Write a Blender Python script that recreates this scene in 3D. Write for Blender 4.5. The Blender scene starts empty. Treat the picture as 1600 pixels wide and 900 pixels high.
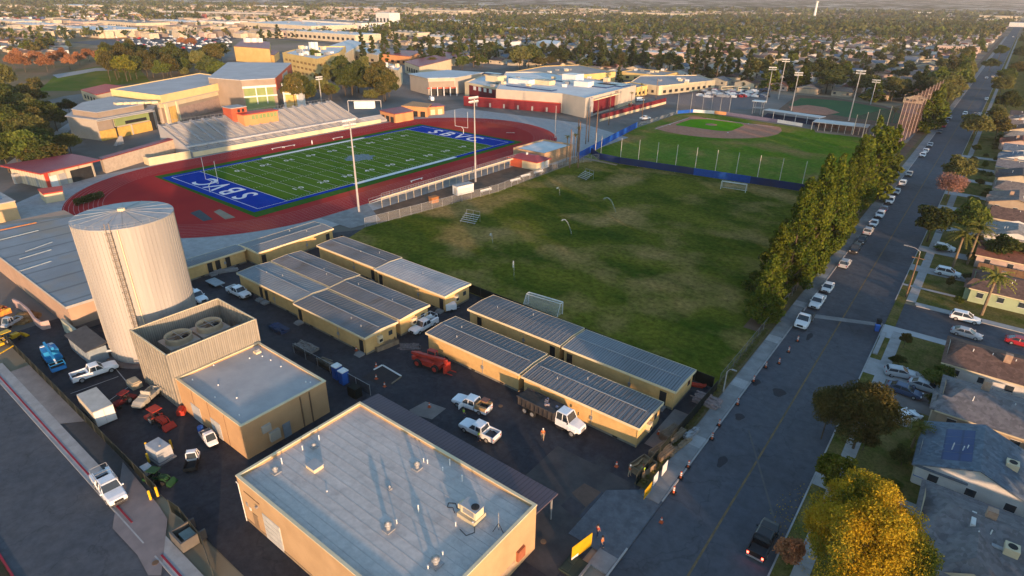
import bpy, bmesh, math, random
import numpy as np
from mathutils import Matrix, Vector
R = math.radians
sc = bpy.context.scene
random.seed(7)
# ------------------------------------------------------------------ camera, sky, sun
F_PX, PITCH, ROLL, CAM_H = 943.62, 0.45002, -0.012597, 52.774
AX = R(52.4); SA, CA = math.sin(AX), math.cos(AX)
def rot(x, y): return (x * SA - y * CA, x * CA + y * SA)      # survey frame -> street-aligned frame
def G(u, v, z=0.0):
    """place on the plan that a sighting (photo pixel) meets at height z"""
    a = u - 800; b = 450 - v
    cr, sr = math.cos(ROLL), math.sin(ROLL)
    X = a * cr + b * sr; Y = -a * sr + b * cr
    c, s = math.cos(PITCH), math.sin(PITCH)
    dy = c * F_PX + Y * s; dz = -s * F_PX + Y * c
    t = (z - CAM_H) / dz
    return rot(X * t, dy * t)
def P(x, y, z=0.0):
    """sighting of a point, used only to leave out what is far outside the view"""
    a = x * SA + y * CA; b = -x * CA + y * SA; z = z - CAM_H
    c, s = math.cos(PITCH), math.sin(PITCH)
    d = b * c - z * s; up = b * s + z * c
    if d < 1: return (-9999, -9999, d)
    X = F_PX * a / d; Y = F_PX * up / d
    cr, sr = math.cos(ROLL), math.sin(ROLL)
    return (800 + X * cr - Y * sr, 450 - (X * sr + Y * cr), d)
def seen(x, y, m=60):
    u, v, d = P(x, y)
    return d > 1 and -m < u < 1600 + m and -80 < v < 900 + m
cam = bpy.data.cameras.new('camera'); cam.sensor_width = 36; cam.lens = F_PX / 1600 * 36
cam.clip_start = 0.5; cam.clip_end = 60000
co = bpy.data.objects.new('camera', cam); sc.collection.objects.link(co)
c, s = math.cos(PITCH), math.sin(PITCH)
def v3(x, y, z): q = rot(x, y); return Vector((q[0], q[1], z))
fwd = v3(0, c, -s); upv = v3(0, s, c); rgt = v3(1, 0, 0)
cr, sr = math.cos(ROLL), math.sin(ROLL)
xa = rgt * cr + upv * sr * -1; ya = rgt * sr + upv * cr
m = Matrix((xa, ya, -fwd)).transposed().to_4x4(); m.translation = Vector((0, 0, CAM_H))
co.matrix_world = m; sc.camera = co
SUN_AZ = Vector((0.858, -0.514)); SUN_EL = R(5.2)
w = bpy.data.worlds.new('World'); sc.world = w; w.use_nodes = True
nt = w.node_tree; nt.nodes.clear()
sky = nt.nodes.new('ShaderNodeTexSky'); sky.sky_type = 'NISHITA'; sky.sun_disc = False
sky.sun_elevation = SUN_EL; sky.sun_rotation = math.atan2(SUN_AZ.x, SUN_AZ.y)
sky.altitude = 300; sky.air_density = 1.0; sky.dust_density = 0.6; sky.ozone_density = 1.9
bg = nt.nodes.new('ShaderNodeBackground'); bg.inputs[1].default_value = 0.15
ow = nt.nodes.new('ShaderNodeOutputWorld')
nt.links.new(sky.outputs[0], bg.inputs[0]); nt.links.new(bg.outputs[0], ow.inputs[0])
sl = bpy.data.lights.new('sun', 'SUN'); sl.energy = 2.5; sl.angle = R(1.0); sl.color = (1.0, 0.62, 0.36)
so = bpy.data.objects.new('sun', sl); sc.collection.objects.link(so)
so.rotation_euler = Vector((SUN_AZ.x * math.cos(SUN_EL), SUN_AZ.y * math.cos(SUN_EL), math.sin(SUN_EL))).to_track_quat('Z', 'Y').to_euler()
sc.view_settings.view_transform = 'Standard'; sc.view_settings.look = 'None'
sc.view_settings.exposure = 1.88; sc.view_settings.gamma = 1
# ------------------------------------------------------------------ materials
MATS = {}
def mat(name, a, b=None, scale=1.0, rough=0.85, metal=0.0, detail=4.0, bump=0.0, spec=0.14, c=None, stripes=None, cells=None, stretch=None, cracks=0, fine=None):
    """procedural paint/soil/metal: two tones mixed by noise in world space; optional ribs, shingle courses or patches"""
    if name in MATS: return MATS[name]
    m = bpy.data.materials.new(name); m.use_nodes = True; n = m.node_tree.nodes; l = m.node_tree.links
    bs = n['Principled BSDF']; bs.inputs['Roughness'].default_value = rough; bs.inputs['Metallic'].default_value = metal
    bs.inputs['Specular IOR Level'].default_value = spec
    geo = n.new('ShaderNodeNewGeometry'); vec = geo.outputs['Position']
    if stretch:
        mp = n.new('ShaderNodeMapping'); mp.inputs['Scale'].default_value = stretch; l.new(vec, mp.inputs[0]); nv = mp.outputs[0]
    else: nv = vec
    ns = n.new('ShaderNodeTexNoise'); ns.inputs['Scale'].default_value = scale; ns.inputs['Detail'].default_value = detail
    ns.inputs['Roughness'].default_value = 0.62
    l.new(nv, ns.inputs['Vector'])
    rp = n.new('ShaderNodeMapRange'); rp.inputs[1].default_value = 0.36; rp.inputs[2].default_value = 0.64
    l.new(ns.outputs[0], rp.inputs[0])
    mx = n.new('ShaderNodeMix'); mx.data_type = 'RGBA'
    b = b or tuple(x * 0.8 for x in a)
    mx.inputs[6].default_value = (*a, 1); mx.inputs[7].default_value = (*b, 1); l.new(rp.outputs[0], mx.inputs[0])
    col = mx.outputs[2]
    if c:
        n2 = n.new('ShaderNodeTexNoise'); n2.inputs['Scale'].default_value = c[1]; n2.inputs['Detail'].default_value = 6; l.new(vec, n2.inputs['Vector'])
        r2 = n.new('ShaderNodeMapRange'); r2.inputs[1].default_value = c[2]; r2.inputs[2].default_value = c[2] + c[3]; l.new(n2.outputs[0], r2.inputs[0])
        m2 = n.new('ShaderNodeMix'); m2.data_type = 'RGBA'; l.new(r2.outputs[0], m2.inputs[0]); l.new(col, m2.inputs[6]); m2.inputs[7].default_value = (*c[0], 1)
        col = m2.outputs[2]
    hgt = None
    if stripes:   # (axis 'X'/'Y'/'Z', period m, depth, dark fraction)
        ax, per, dep, dk = stripes
        sx = n.new('ShaderNodeSeparateXYZ'); l.new(vec, sx.inputs[0])
        mm = n.new('ShaderNodeMath'); mm.operation = 'MULTIPLY'; mm.inputs[1].default_value = 1 / per; l.new(sx.outputs[ax], mm.inputs[0])
        fr = n.new('ShaderNodeMath'); fr.operation = 'FRACT'; l.new(mm.outputs[0], fr.inputs[0])
        pp = n.new('ShaderNodeMath'); pp.operation = 'PINGPONG'; pp.inputs[1].default_value = 0.5; l.new(fr.outputs[0], pp.inputs[0])
        th = n.new('ShaderNodeMapRange'); th.inputs[1].default_value = dk * 0.5; th.inputs[2].default_value = dk * 0.5 + 0.08; l.new(pp.outputs[0], th.inputs[0])
        m3 = n.new('ShaderNodeMix'); m3.data_type = 'RGBA'; m3.blend_type = 'MULTIPLY'; l.new(col, m3.inputs[6]); m3.inputs[0].default_value = 1
        cr_ = n.new('ShaderNodeMapRange'); cr_.inputs[3].default_value = 0.62; l.new(th.outputs[0], cr_.inputs[0]); l.new(cr_.outputs[0], m3.inputs[7])
        col = m3.outputs[2]; hgt = th.outputs[0]; bump = max(bump, dep)
    if cells:     # shingle courses: (width, height, contrast)
        mp = n.new('ShaderNodeMapping'); l.new(vec, mp.inputs[0])
        br = n.new('ShaderNodeTexVoronoi'); br.inputs['Scale'].default_value = cells[0]; l.new(mp.outputs[0], br.inputs['Vector'])
        m4 = n.new('ShaderNodeMix'); m4.data_type = 'RGBA'; m4.blend_type = 'MULTIPLY'; m4.inputs[0].default_value = cells[1]
        sxx = n.new('ShaderNodeSeparateXYZ'); l.new(br.outputs['Color'], sxx.inputs[0])
        l.new(col, m4.inputs[6]); l.new(sxx.outputs[0], m4.inputs[7]); col = m4.outputs[2]
    if fine:      # small-scale mottling: tufts, grit, scuffs
        fn = n.new('ShaderNodeTexNoise'); fn.inputs['Scale'].default_value = fine[0]; fn.inputs['Detail'].default_value = 5; fn.inputs['Roughness'].default_value = .7; l.new(vec, fn.inputs['Vector'])
        fm = n.new('ShaderNodeMapRange'); fm.inputs[1].default_value = .35; fm.inputs[2].default_value = .65; fm.inputs[3].default_value = 1 - fine[1]; fm.inputs[4].default_value = 1 + fine[1]; l.new(fn.outputs[0], fm.inputs[0])
        m6 = n.new('ShaderNodeVectorMath'); m6.operation = 'MULTIPLY'; l.new(col, m6.inputs[0]); l.new(fm.outputs[0], m6.inputs[1]); col = m6.outputs[0]
    if cracks:    # sealed and open cracks wandering over paving
        dn = n.new('ShaderNodeTexNoise'); dn.inputs['Scale'].default_value = .35; dn.inputs['Detail'].default_value = 5; l.new(vec, dn.inputs['Vector'])
        va = n.new('ShaderNodeVectorMath'); va.operation = 'MULTIPLY_ADD'; va.inputs[1].default_value = (5, 5, 0); l.new(dn.outputs['Color'], va.inputs[0]); l.new(vec, va.inputs[2])
        vo = n.new('ShaderNodeTexVoronoi'); vo.feature = 'DISTANCE_TO_EDGE'; vo.inputs['Scale'].default_value = cracks; l.new(va.outputs[0], vo.inputs['Vector'])
        mr = n.new('ShaderNodeMapRange'); mr.inputs[1].default_value = 0; mr.inputs[2].default_value = .014; mr.inputs[3].default_value = .76; l.new(vo.outputs['Distance'], mr.inputs[0])
        m5 = n.new('ShaderNodeMix'); m5.data_type = 'RGBA'; m5.blend_type = 'MULTIPLY'; m5.inputs[0].default_value = 1; l.new(col, m5.inputs[6]); l.new(mr.outputs[0], m5.inputs[7]); col = m5.outputs[2]
    l.new(col, bs.inputs['Base Color'])
    if bump:
        bp = n.new('ShaderNodeBump'); bp.inputs['Distance'].default_value = bump
        l.new(hgt if hgt else ns.outputs[0], bp.inputs['Height']); l.new(bp.outputs[0], bs.inputs['Normal'])
    MATS[name] = m; return m
def leafmat(name, a, b, trans=0.3):
    m = bpy.data.materials.new(name); m.use_nodes = True; n = m.node_tree.nodes; l = m.node_tree.links; n.clear()
    geo = n.new('ShaderNodeNewGeometry'); oi = n.new('ShaderNodeObjectInfo')
    ns = n.new('ShaderNodeTexNoise'); ns.inputs['Scale'].default_value = 0.35; ns.inputs['Detail'].default_value = 3; l.new(geo.outputs['Position'], ns.inputs['Vector'])
    ad = n.new('ShaderNodeMath'); ad.operation = 'ADD'; l.new(ns.outputs[0], ad.inputs[0])
    sc_ = n.new('ShaderNodeMath'); sc_.operation = 'MULTIPLY_ADD'; sc_.inputs[1].default_value = 0.5; sc_.inputs[2].default_value = -0.25; l.new(geo.outputs['Random Per Island'], sc_.inputs[0]); l.new(sc_.outputs[0], ad.inputs[1])
    rp = n.new('ShaderNodeMapRange'); rp.inputs[1].default_value = 0.25; rp.inputs[2].default_value = 0.75; l.new(ad.outputs[0], rp.inputs[0])
    mx = n.new('ShaderNodeMix'); mx.data_type = 'RGBA'; mx.inputs[6].default_value = (*a, 1); mx.inputs[7].default_value = (*b, 1); l.new(rp.outputs[0], mx.inputs[0])
    hs = n.new('ShaderNodeHueSaturation'); l.new(mx.outputs[2], hs.inputs['Color'])
    vr = n.new('ShaderNodeMapRange'); vr.inputs[3].default_value = 0.75; vr.inputs[4].default_value = 1.3; l.new(oi.outputs['Random'], vr.inputs[0]); l.new(vr.outputs[0], hs.inputs['Value'])
    d = n.new('ShaderNodeBsdfDiffuse'); t = n.new('ShaderNodeBsdfTranslucent'); ms = n.new('ShaderNodeMixShader'); ms.inputs[0].default_value = trans
    l.new(hs.outputs[0], d.inputs[0]); l.new(hs.outputs[0], t.inputs[0]); l.new(d.outputs[0], ms.inputs[1]); l.new(t.outputs[0], ms.inputs[2])
    o = n.new('ShaderNodeOutputMaterial'); l.new(ms.outputs[0], o.inputs[0])
    MATS[name] = m; return m
def screenmat(name, col, opac):
    """open wire mesh or net: fine strands with the gaps between them left open"""
    m = bpy.data.materials.new(name); m.use_nodes = True; n = m.node_tree.nodes; l = m.node_tree.links
    bs = n['Principled BSDF']; bs.inputs['Base Color'].default_value = (*col, 1); bs.inputs['Roughness'].default_value = 0.6
    ns = n.new('ShaderNodeTexNoise'); ns.inputs['Scale'].default_value = 1.5
    mr = n.new('ShaderNodeMapRange'); mr.inputs[3].default_value = opac * 0.8; mr.inputs[4].default_value = opac * 1.2; l.new(ns.outputs[0], mr.inputs[0])
    l.new(mr.outputs[0], bs.inputs['Alpha']); MATS[name] = m; return m
def glow(name, col, k):
    m = bpy.data.materials.new(name); m.use_nodes = True; bs = m.node_tree.nodes['Principled BSDF']
    bs.inputs['Base Color'].default_value = (*col, 1); bs.inputs['Emission Color'].default_value = (*col, 1); bs.inputs['Emission Strength'].default_value = k
    MATS[name] = m; return m
asphalt = mat('yard_asphalt', (.026, .028, .035), (.046, .046, .052), 0.12, .85, c=((.055, .052, .052), .16, .56, .2), detail=8, cracks=.11, fine=(1.1, .22))
street = mat('street_asphalt', (.068, .074, .088), (.088, .090, .10), 0.10, .8, c=((.045, .046, .052), .06, .52, .2), stretch=(1, .25, 1), cracks=.13, fine=(.8, .16))
lstreet = mat('lane_asphalt', (.062, .070, .084), (.082, .086, .096), 0.12, .85, cracks=.16, fine=(.8, .16))
concrete = mat('concrete', (.25, .245, .24), (.18, .175, .17), 0.5, .9, detail=8)
pconc = mat('pale_concrete', (.36, .35, .34), (.29, .28, .27), 0.6, .9)
brownconc = mat('dusty_concrete', (.22, .19, .17), (.15, .13, .12), 0.25, .9)
dirt = mat('dirt', (.16, .10, .065), (.10, .065, .045), 0.3, .95)
clay = mat('infield_clay', (.46, .20, .12), (.36, .15, .09), 0.5, .95)
sand = mat('dry_ground', (.30, .23, .16), (.20, .15, .11), 0.12, .95)
soccer = mat('soccer_turf', (.034, .062, .006), (.135, .128, .016), 0.05, .95, c=((.27, .175, .06), .06, .48, .18), detail=9, stretch=(1, 1.5, 1), bump=.05, spec=0.0, fine=(.9, .38))
ballgrass = mat('outfield_turf', (.066, .150, .010), (.130, .165, .020), 0.05, .95, c=((.26, .17, .055), .045, .51, .15), detail=8, spec=0.0, fine=(.7, .3))
infgrass = mat('infield_turf', (.085, .26, .008), (.10, .23, .012), 0.2, .95, spec=0.0)
lawn = mat('lawn_grass', (.075, .088, .018), (.17, .13, .05), 0.3, .95, fine=(2.5, .3), detail=6, spec=0.0)
parkgrass = mat('park_grass', (.10, .15, .02), (.18, .16, .04), 0.05, .95, spec=0.0)
weeds = mat('verge_weeds', (.09, .08, .03), (.14, .10, .045), 0.6, .95)
turf = mat('field_turf', (.055, .125, .012), (.070, .14, .016), 0.15, .9, stripes=('Y', 9.144, 0, 0.0), spec=0.0)
turf2 = mat('field_turf_apron', (.032, .10, .014), (.04, .11, .018), 0.2, .9, spec=0.0)
blue = mat('field_blue', (.001, .040, .30), (.001, .033, .26), 0.3, .8, spec=0.0)
bluewall = mat('windscreen_blue', (.01, .09, .42), (.01, .06, .28), 0.4, .8)
navy = mat('windscreen_navy', (.02, .03, .075), (.012, .03, .11), 0.15, .8)
track = mat('track_red', (.40, .036, .032), (.33, .03, .03), 0.05, .85, c=((.50, .07, .04), .03, .55, .15), spec=0.0)
white = mat('white_paint', (.68, .67, .64), (.60, .59, .56), 0.8, .5)
chalk = mat('chalk_white', (.72, .72, .70), (.6, .6, .58), 0.5, .8)
cream = mat('cream_stucco', (.60, .50, .33), (.54, .44, .28), 0.3, .9)
yellowst = mat('yellow_stucco', (.60, .43, .17), (.52, .36, .13), 0.2, .9)
tan = mat('tan_block', (.44, .29, .17), (.38, .24, .14), 0.3, .9, stripes=('Z', .6, .004, .06))
stucco = mat('tan_stucco', (.47, .31, .17), (.40, .26, .14), 0.3, .9)
khaki = mat('khaki_siding', (.62, .395, .16), (.54, .34, .135), 0.35, .85, fine=(1.2, .07))
khakir = mat('khaki_siding_ribbed', (.48, .37, .175), (.43, .33, .155), 0.3, .8, stripes=('X', .3, .02, .12))
fascia = mat('fascia_cream', (.66, .55, .36), (.60, .49, .31), 0.5, .7)
skirt = mat('skirt_grey', (.22, .20, .16), (.16, .14, .11), 0.8, .9)
proof = mat('portable_roof', (.215, .215, .225), (.17, .168, .17), 0.10, .9, metal=0, spec=.05, stripes=('X', .41, .03, .22), c=((.16, .14, .125), .25, .55, .2))
proofpale = mat('portable_roof_pale', (.43, .42, .42), (.37, .36, .36), 0.3, .8, metal=0, stripes=('X', .41, .03, .22))
proofy = mat('portable_roof_seams_y', (.24, .25, .255), (.20, .20, .20), 0.15, .8, metal=0, stripes=('Y', .41, .03, .22))
membr = mat('roof_membrane', (.49, .445, .41), (.43, .39, .36), 0.22, .75, c=((.35, .32, .30), .5, .52, .25), stretch=(.3, 2.2, 1), detail=8, fine=(1.6, .10))
membr2 = mat('roof_membrane_plain', (.42, .395, .38), (.34, .325, .315), 0.25, .75)
greyroof = mat('grey_deck_roof', (.25, .265, .28), (.21, .215, .225), 0.15, .7, c=((.26, .22, .18), .12, .5, .2), stripes=('X', 6.1, 0, .02))
shedroof = mat('purple_brown_roof', (.115, .085, .10), (.10, .075, .09), 0.3, .6, stripes=('X', .5, .02, .1))
steelsid = mat('ribbed_screen', (.31, .275, .225), (.26, .235, .195), 0.25, .6, fine=(.8, .12), stripes=('X', .3, .02, .15))
steelsidy = mat('ribbed_screen_y', (.31, .275, .225), (.26, .235, .195), 0.25, .6, stripes=('Y', .3, .02, .15))
tankm = mat('tank_paint', (.365, .34, .315), (.30, .28, .26), 0.5, .55, stretch=(1, 1, .08), detail=7)
tankroof = mat('tank_roof_paint', (.34, .345, .35), (.29, .295, .30), 0.5, .6)
rust = mat('rust_brown', (.20, .12, .07), (.13, .08, .05), 1.5, .8)
galv = mat('galvanised', (.34, .34, .34), (.27, .27, .275), 1.0, .5, metal=.3)
alum = mat('bleacher_aluminium', (.42, .41, .41), (.36, .355, .36), 0.3, .45, metal=.2)
bconc = mat('bleacher_deck', (.38, .37, .37), (.34, .33, .33), 0.12, .7)
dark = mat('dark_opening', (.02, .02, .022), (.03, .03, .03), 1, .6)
black = mat('black_rubber', (.02, .02, .02), (.026, .026, .026), 1, .8)
glass = mat('dark_glass', (.03, .04, .05), (.04, .05, .06), 1, .12, spec=.6)
gglass = mat('green_glass', (.20, .26, .10), (.26, .30, .12), .3, .15, spec=.6)
maroon = mat('maroon_panel', (.17, .018, .026), (.13, .015, .022), 0.3, .7, stripes=('Z', .8, .0, .05))
redroof = mat('red_metal_roof', (.27, .05, .055), (.22, .042, .05), 0.3, .5, stripes=('Y', .6, .02, .12))
redtrim = mat('red_trim', (.50, .06, .035), (.42, .05, .03), 0.5, .6)
redbox = mat('red_stucco', (.45, .10, .05), (.40, .085, .045), 0.3, .8)
orangest = mat('orange_stucco', (.58, .28, .12), (.52, .24, .10), 0.3, .85)
greyst = mat('grey_panel', (.44, .385, .32), (.39, .345, .285), 0.2, .8)
taupe = mat('taupe_wall', (.30, .24, .19), (.26, .205, .16), 0.2, .85)
solar = mat('solar_blue', (.02, .045, .13), (.025, .055, .15), 0.5, .3, stripes=('X', 1.6, 0, .05))
whiteroof = mat('white_cool_roof', (.62, .62, .60), (.52, .52, .51), 0.2, .7)
pipew = mat('pipe_white', (.7, .7, .68), None, 1, .5)
wood = mat('lumber', (.30, .22, .14), (.20, .14, .09), 0.8, .85)
trunkm = mat('bark', (.10, .075, .05), (.065, .05, .035), 2, .95, bump=.02)
palmtrunk = mat('palm_bark', (.22, .16, .10), (.15, .11, .07), 2, .95, bump=.02)
yellowp = mat('safety_yellow', (.65, .38, .02), (.60, .36, .02), 1, .5)
redp = mat('machine_red', (.42, .045, .028), (.30, .035, .025), 1, .45)
greenp = mat('machine_green', (.018, .06, .022), None, 1, .5)
bluep = mat('lift_blue', (.02, .22, .48), (.02, .18, .40), 1, .45)
bluebox = mat('toilet_blue', (.03, .12, .42), (.025, .10, .36), 1, .5)
orangep = mat('cone_orange', (.55, .11, .04), None, 1, .6)
pinkp = mat('pink_wrap', (.60, .42, .45), (.5, .34, .38), 1, .6)
woodshade = mat('pallet_wood', (.24, .19, .13), (.17, .13, .09), .8, .9)
curbred = mat('curb_red', (.32, .03, .05), (.25, .03, .04), .5, .8)
laneyel = mat('lane_yellow', (.19, .125, .06), (.11, .085, .05), .8, .8)
lanewhite = mat('lane_white', (.42, .42, .42), (.3, .3, .3), .8, .8)
linkm = screenmat('chain_link', (.35, .35, .34), .22)
netm = screenmat('ball_net', (.09, .045, .045), .5)
goalnet = screenmat('goal_net', (.6, .6, .6), .28)
grnscreen = mat('green_windscreen', (.010, .014, .012), (.006, .009, .008), .8, .9)
tail = glow('tail_lamp_lit', (1, .05, .03), 6)
lampred = mat('lamp_red', (.35, .02, .02), None, 1, .3); lampw = mat('lamp_clear', (.7, .7, .68), None, 1, .2, spec=.6)
# ------------------------------------------------------------------ mesh helpers
class M:
    def __init__(s): s.v = []; s.f = []; s.mi = []; s.cur = 0
    def add(s, vs, fs):
        o = len(s.v); s.v += [tuple(p) for p in vs]; s.f += [tuple(i + o for i in f) for f in fs]; s.mi += [s.cur] * len(fs); return s
    def box(s, x0, x1, y0, y1, z0, z1):
        return s.add([(x0, y0, z0), (x1, y0, z0), (x1, y1, z0), (x0, y1, z0), (x0, y0, z1), (x1, y0, z1), (x1, y1, z1), (x0, y1, z1)],
                     [(3, 2, 1, 0), (4, 5, 6, 7), (0, 1, 5, 4), (1, 2, 6, 5), (2, 3, 7, 6), (3, 0, 4, 7)])
    def obox(s, cx, cy, cz, lx, ly, lz, rz=0.0, tilt=0.0):
        ca, sa = math.cos(rz), math.sin(rz); ct, st = math.cos(tilt), math.sin(tilt); vs = []
        for dz in (-.5, .5):
            for dx, dy in ((-.5, -.5), (.5, -.5), (.5, .5), (-.5, .5)):
                a, b, d = dx * lx, dy * ly, dz * lz
                a, d = a * ct - d * st, a * st + d * ct
                vs.append((cx + a * ca - b * sa, cy + a * sa + b * ca, cz + d))
        return s.add(vs, [(3, 2, 1, 0), (4, 5, 6, 7), (0, 1, 5, 4), (1, 2, 6, 5), (2, 3, 7, 6), (3, 0, 4, 7)])
    def cyl(s, x, y, z0, z1, r0, r1=None, n=10, cap=True):
        r1 = r0 if r1 is None else r1
        vs = [(x + r0 * math.cos(2 * math.pi * i / n), y + r0 * math.sin(2 * math.pi * i / n), z0) for i in range(n)]
        vs += [(x + r1 * math.cos(2 * math.pi * i / n), y + r1 * math.sin(2 * math.pi * i / n), z1) for i in range(n)]
        fs = [(i, (i + 1) % n, n + (i + 1) % n, n + i) for i in range(n)]
        if cap: fs += [tuple(range(n - 1, -1, -1)), tuple(range(n, 2 * n))]
        return s.add(vs, fs)
    def tube(s, p, q, r, n=6, r1=None):
        p, q = Vector(p), Vector(q); d = (q - p)
        if d.length < 1e-6: return s
        d.normalize(); a = d.orthogonal().normalized(); b = d.cross(a); r1 = r if r1 is None else r1; vs = []
        for c_, rr in ((p, r), (q, r1)):
            for i in range(n):
                t = 2 * math.pi * i / n; vs.append(c_ + a * rr * math.cos(t) + b * rr * math.sin(t))
        return s.add(vs, [(i, (i + 1) % n, n + (i + 1) % n, n + i) for i in range(n)] + [tuple(range(n - 1, -1, -1)), tuple(range(n, 2 * n))])
    def path(s, pts, r, n=6):
        for a, b in zip(pts, pts[1:]): s.tube(a, b, r, n)
        return s
    def prism(s, pts, z0, z1):
        n = len(pts); z0 = z0 if isinstance(z0, (list, tuple)) else [z0] * n; z1 = z1 if isinstance(z1, (list, tuple)) else [z1] * n
        vs = [(p[0], p[1], z) for p, z in zip(pts, z0)] + [(p[0], p[1], z) for p, z in zip(pts, z1)]
        return s.add(vs, [(i, (i + 1) % n, n + (i + 1) % n, n + i) for i in range(n)] + [tuple(range(n - 1, -1, -1)), tuple(range(n, 2 * n))])
    def sheet(s, pts, z):
        zz = z if isinstance(z, (list, tuple)) else [z] * len(pts)
        return s.add([(p[0], p[1], q) for p, q in zip(pts, zz)], [tuple(range(len(pts)))])
    def loft(s, rings, cap=True):
        n = len(rings[0]); o = []
        for r in rings: o += r
        fs = []
        for k in range(len(rings) - 1):
            for i in range(n): fs.append((k * n + i, k * n + (i + 1) % n, (k + 1) * n + (i + 1) % n, (k + 1) * n + i))
        if cap: fs += [tuple(range(n - 1, -1, -1)), tuple(range((len(rings) - 1) * n, len(rings) * n))]
        return s.add(o, fs)
    def mesh(s, name, mats, smooth=False, fix=True):
        me = bpy.data.meshes.new(name); me.from_pydata(s.v, [], s.f)
        for m_ in (mats if isinstance(mats, (list, tuple)) else [mats]): me.materials.append(m_)
        if isinstance(mats, (list, tuple)) and len(mats) > 1: me.polygons.foreach_set('material_index', s.mi)
        if fix and len(s.f) < 60000:
            b = bmesh.new(); b.from_mesh(me); bmesh.ops.recalc_face_normals(b, faces=b.faces); b.to_mesh(me); b.free()
        if smooth:
            me.polygons.foreach_set('use_smooth', [True] * len(me.polygons))
        me.update(); return me
COL = sc.collection.objects
def link(name, data, parent=None, loc=None, rz=0.0):
    o = bpy.data.objects.new(name, data); COL.link(o)
    if parent: o.parent = parent
    if loc: o.location = loc
    if rz: o.rotation_euler = (0, 0, rz)
    return o
def part(name, mb, mats, parent, smooth=False, loc=None, rz=0.0, label=None):
    o = link(name, mb.mesh(name, mats, smooth) if isinstance(mb, M) else mb, parent, loc, rz)
    if label: o['label'] = label
    return o
def thing(name, label, cat, x, y, rz=0.0, group=None, z=0.0):
    o = link(name, None, None, (x, y, z), rz); o.empty_display_size = .5; o['label'] = label; o['category'] = cat
    if group: o['group'] = group
    return o
def solo(name, label, cat, mb, mats, group=None, smooth=False, loc=None, rz=0.0):
    o = link(name, mb.mesh(name, mats, smooth) if isinstance(mb, M) else mb, None, loc, rz); o['label'] = label; o['category'] = cat
    if group: o['group'] = group
    return o
def struct(name, mb, mats, parent=None):
    o = link(name, mb.mesh(name, mats), parent)
    if not parent: o['kind'] = 'structure'
    return o
KIDS = {}
def dup(root, x, y, rz=0.0, label=None, z=0.0, s=None, group=None):
    r = root.copy(); COL.link(r); r.location = (x, y, z); r.rotation_euler = (0, 0, rz)
    if label: r['label'] = label
    if group: r['group'] = group
    if s: r.scale = s if isinstance(s, tuple) else (s, s, s)
    if root.name not in KIDS: KIDS[root.name] = list(root.children)
    for ch in KIDS[root.name]:
        c_ = ch.copy(); COL.link(c_); c_.parent = r
        if ch.name not in KIDS: KIDS[ch.name] = list(ch.children)
        for g_ in KIDS[ch.name]:
            d_ = g_.copy(); COL.link(d_); d_.parent = c_
    return r
def text_mesh(body, size, m_, name, th=0.0):
    cu = bpy.data.curves.new(name, 'FONT'); cu.body = body; cu.size = size; cu.extrude = th; cu.align_x = 'CENTER'; cu.align_y = 'CENTER'; cu.offset = size * .012
    t = bpy.data.objects.new(name, cu); COL.link(t)
    me = bpy.data.meshes.new_from_object(t.evaluated_get(bpy.context.evaluated_depsgraph_get())); bpy.data.objects.remove(t)
    me.materials.clear(); me.materials.append(m_); return me
def rect(x0, x1, y0, y1): return [(x0, y0), (x1, y0), (x1, y1), (x0, y1)]
def PX(l, z=0.0): return [G(a, b, z) for a, b in l]
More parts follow.
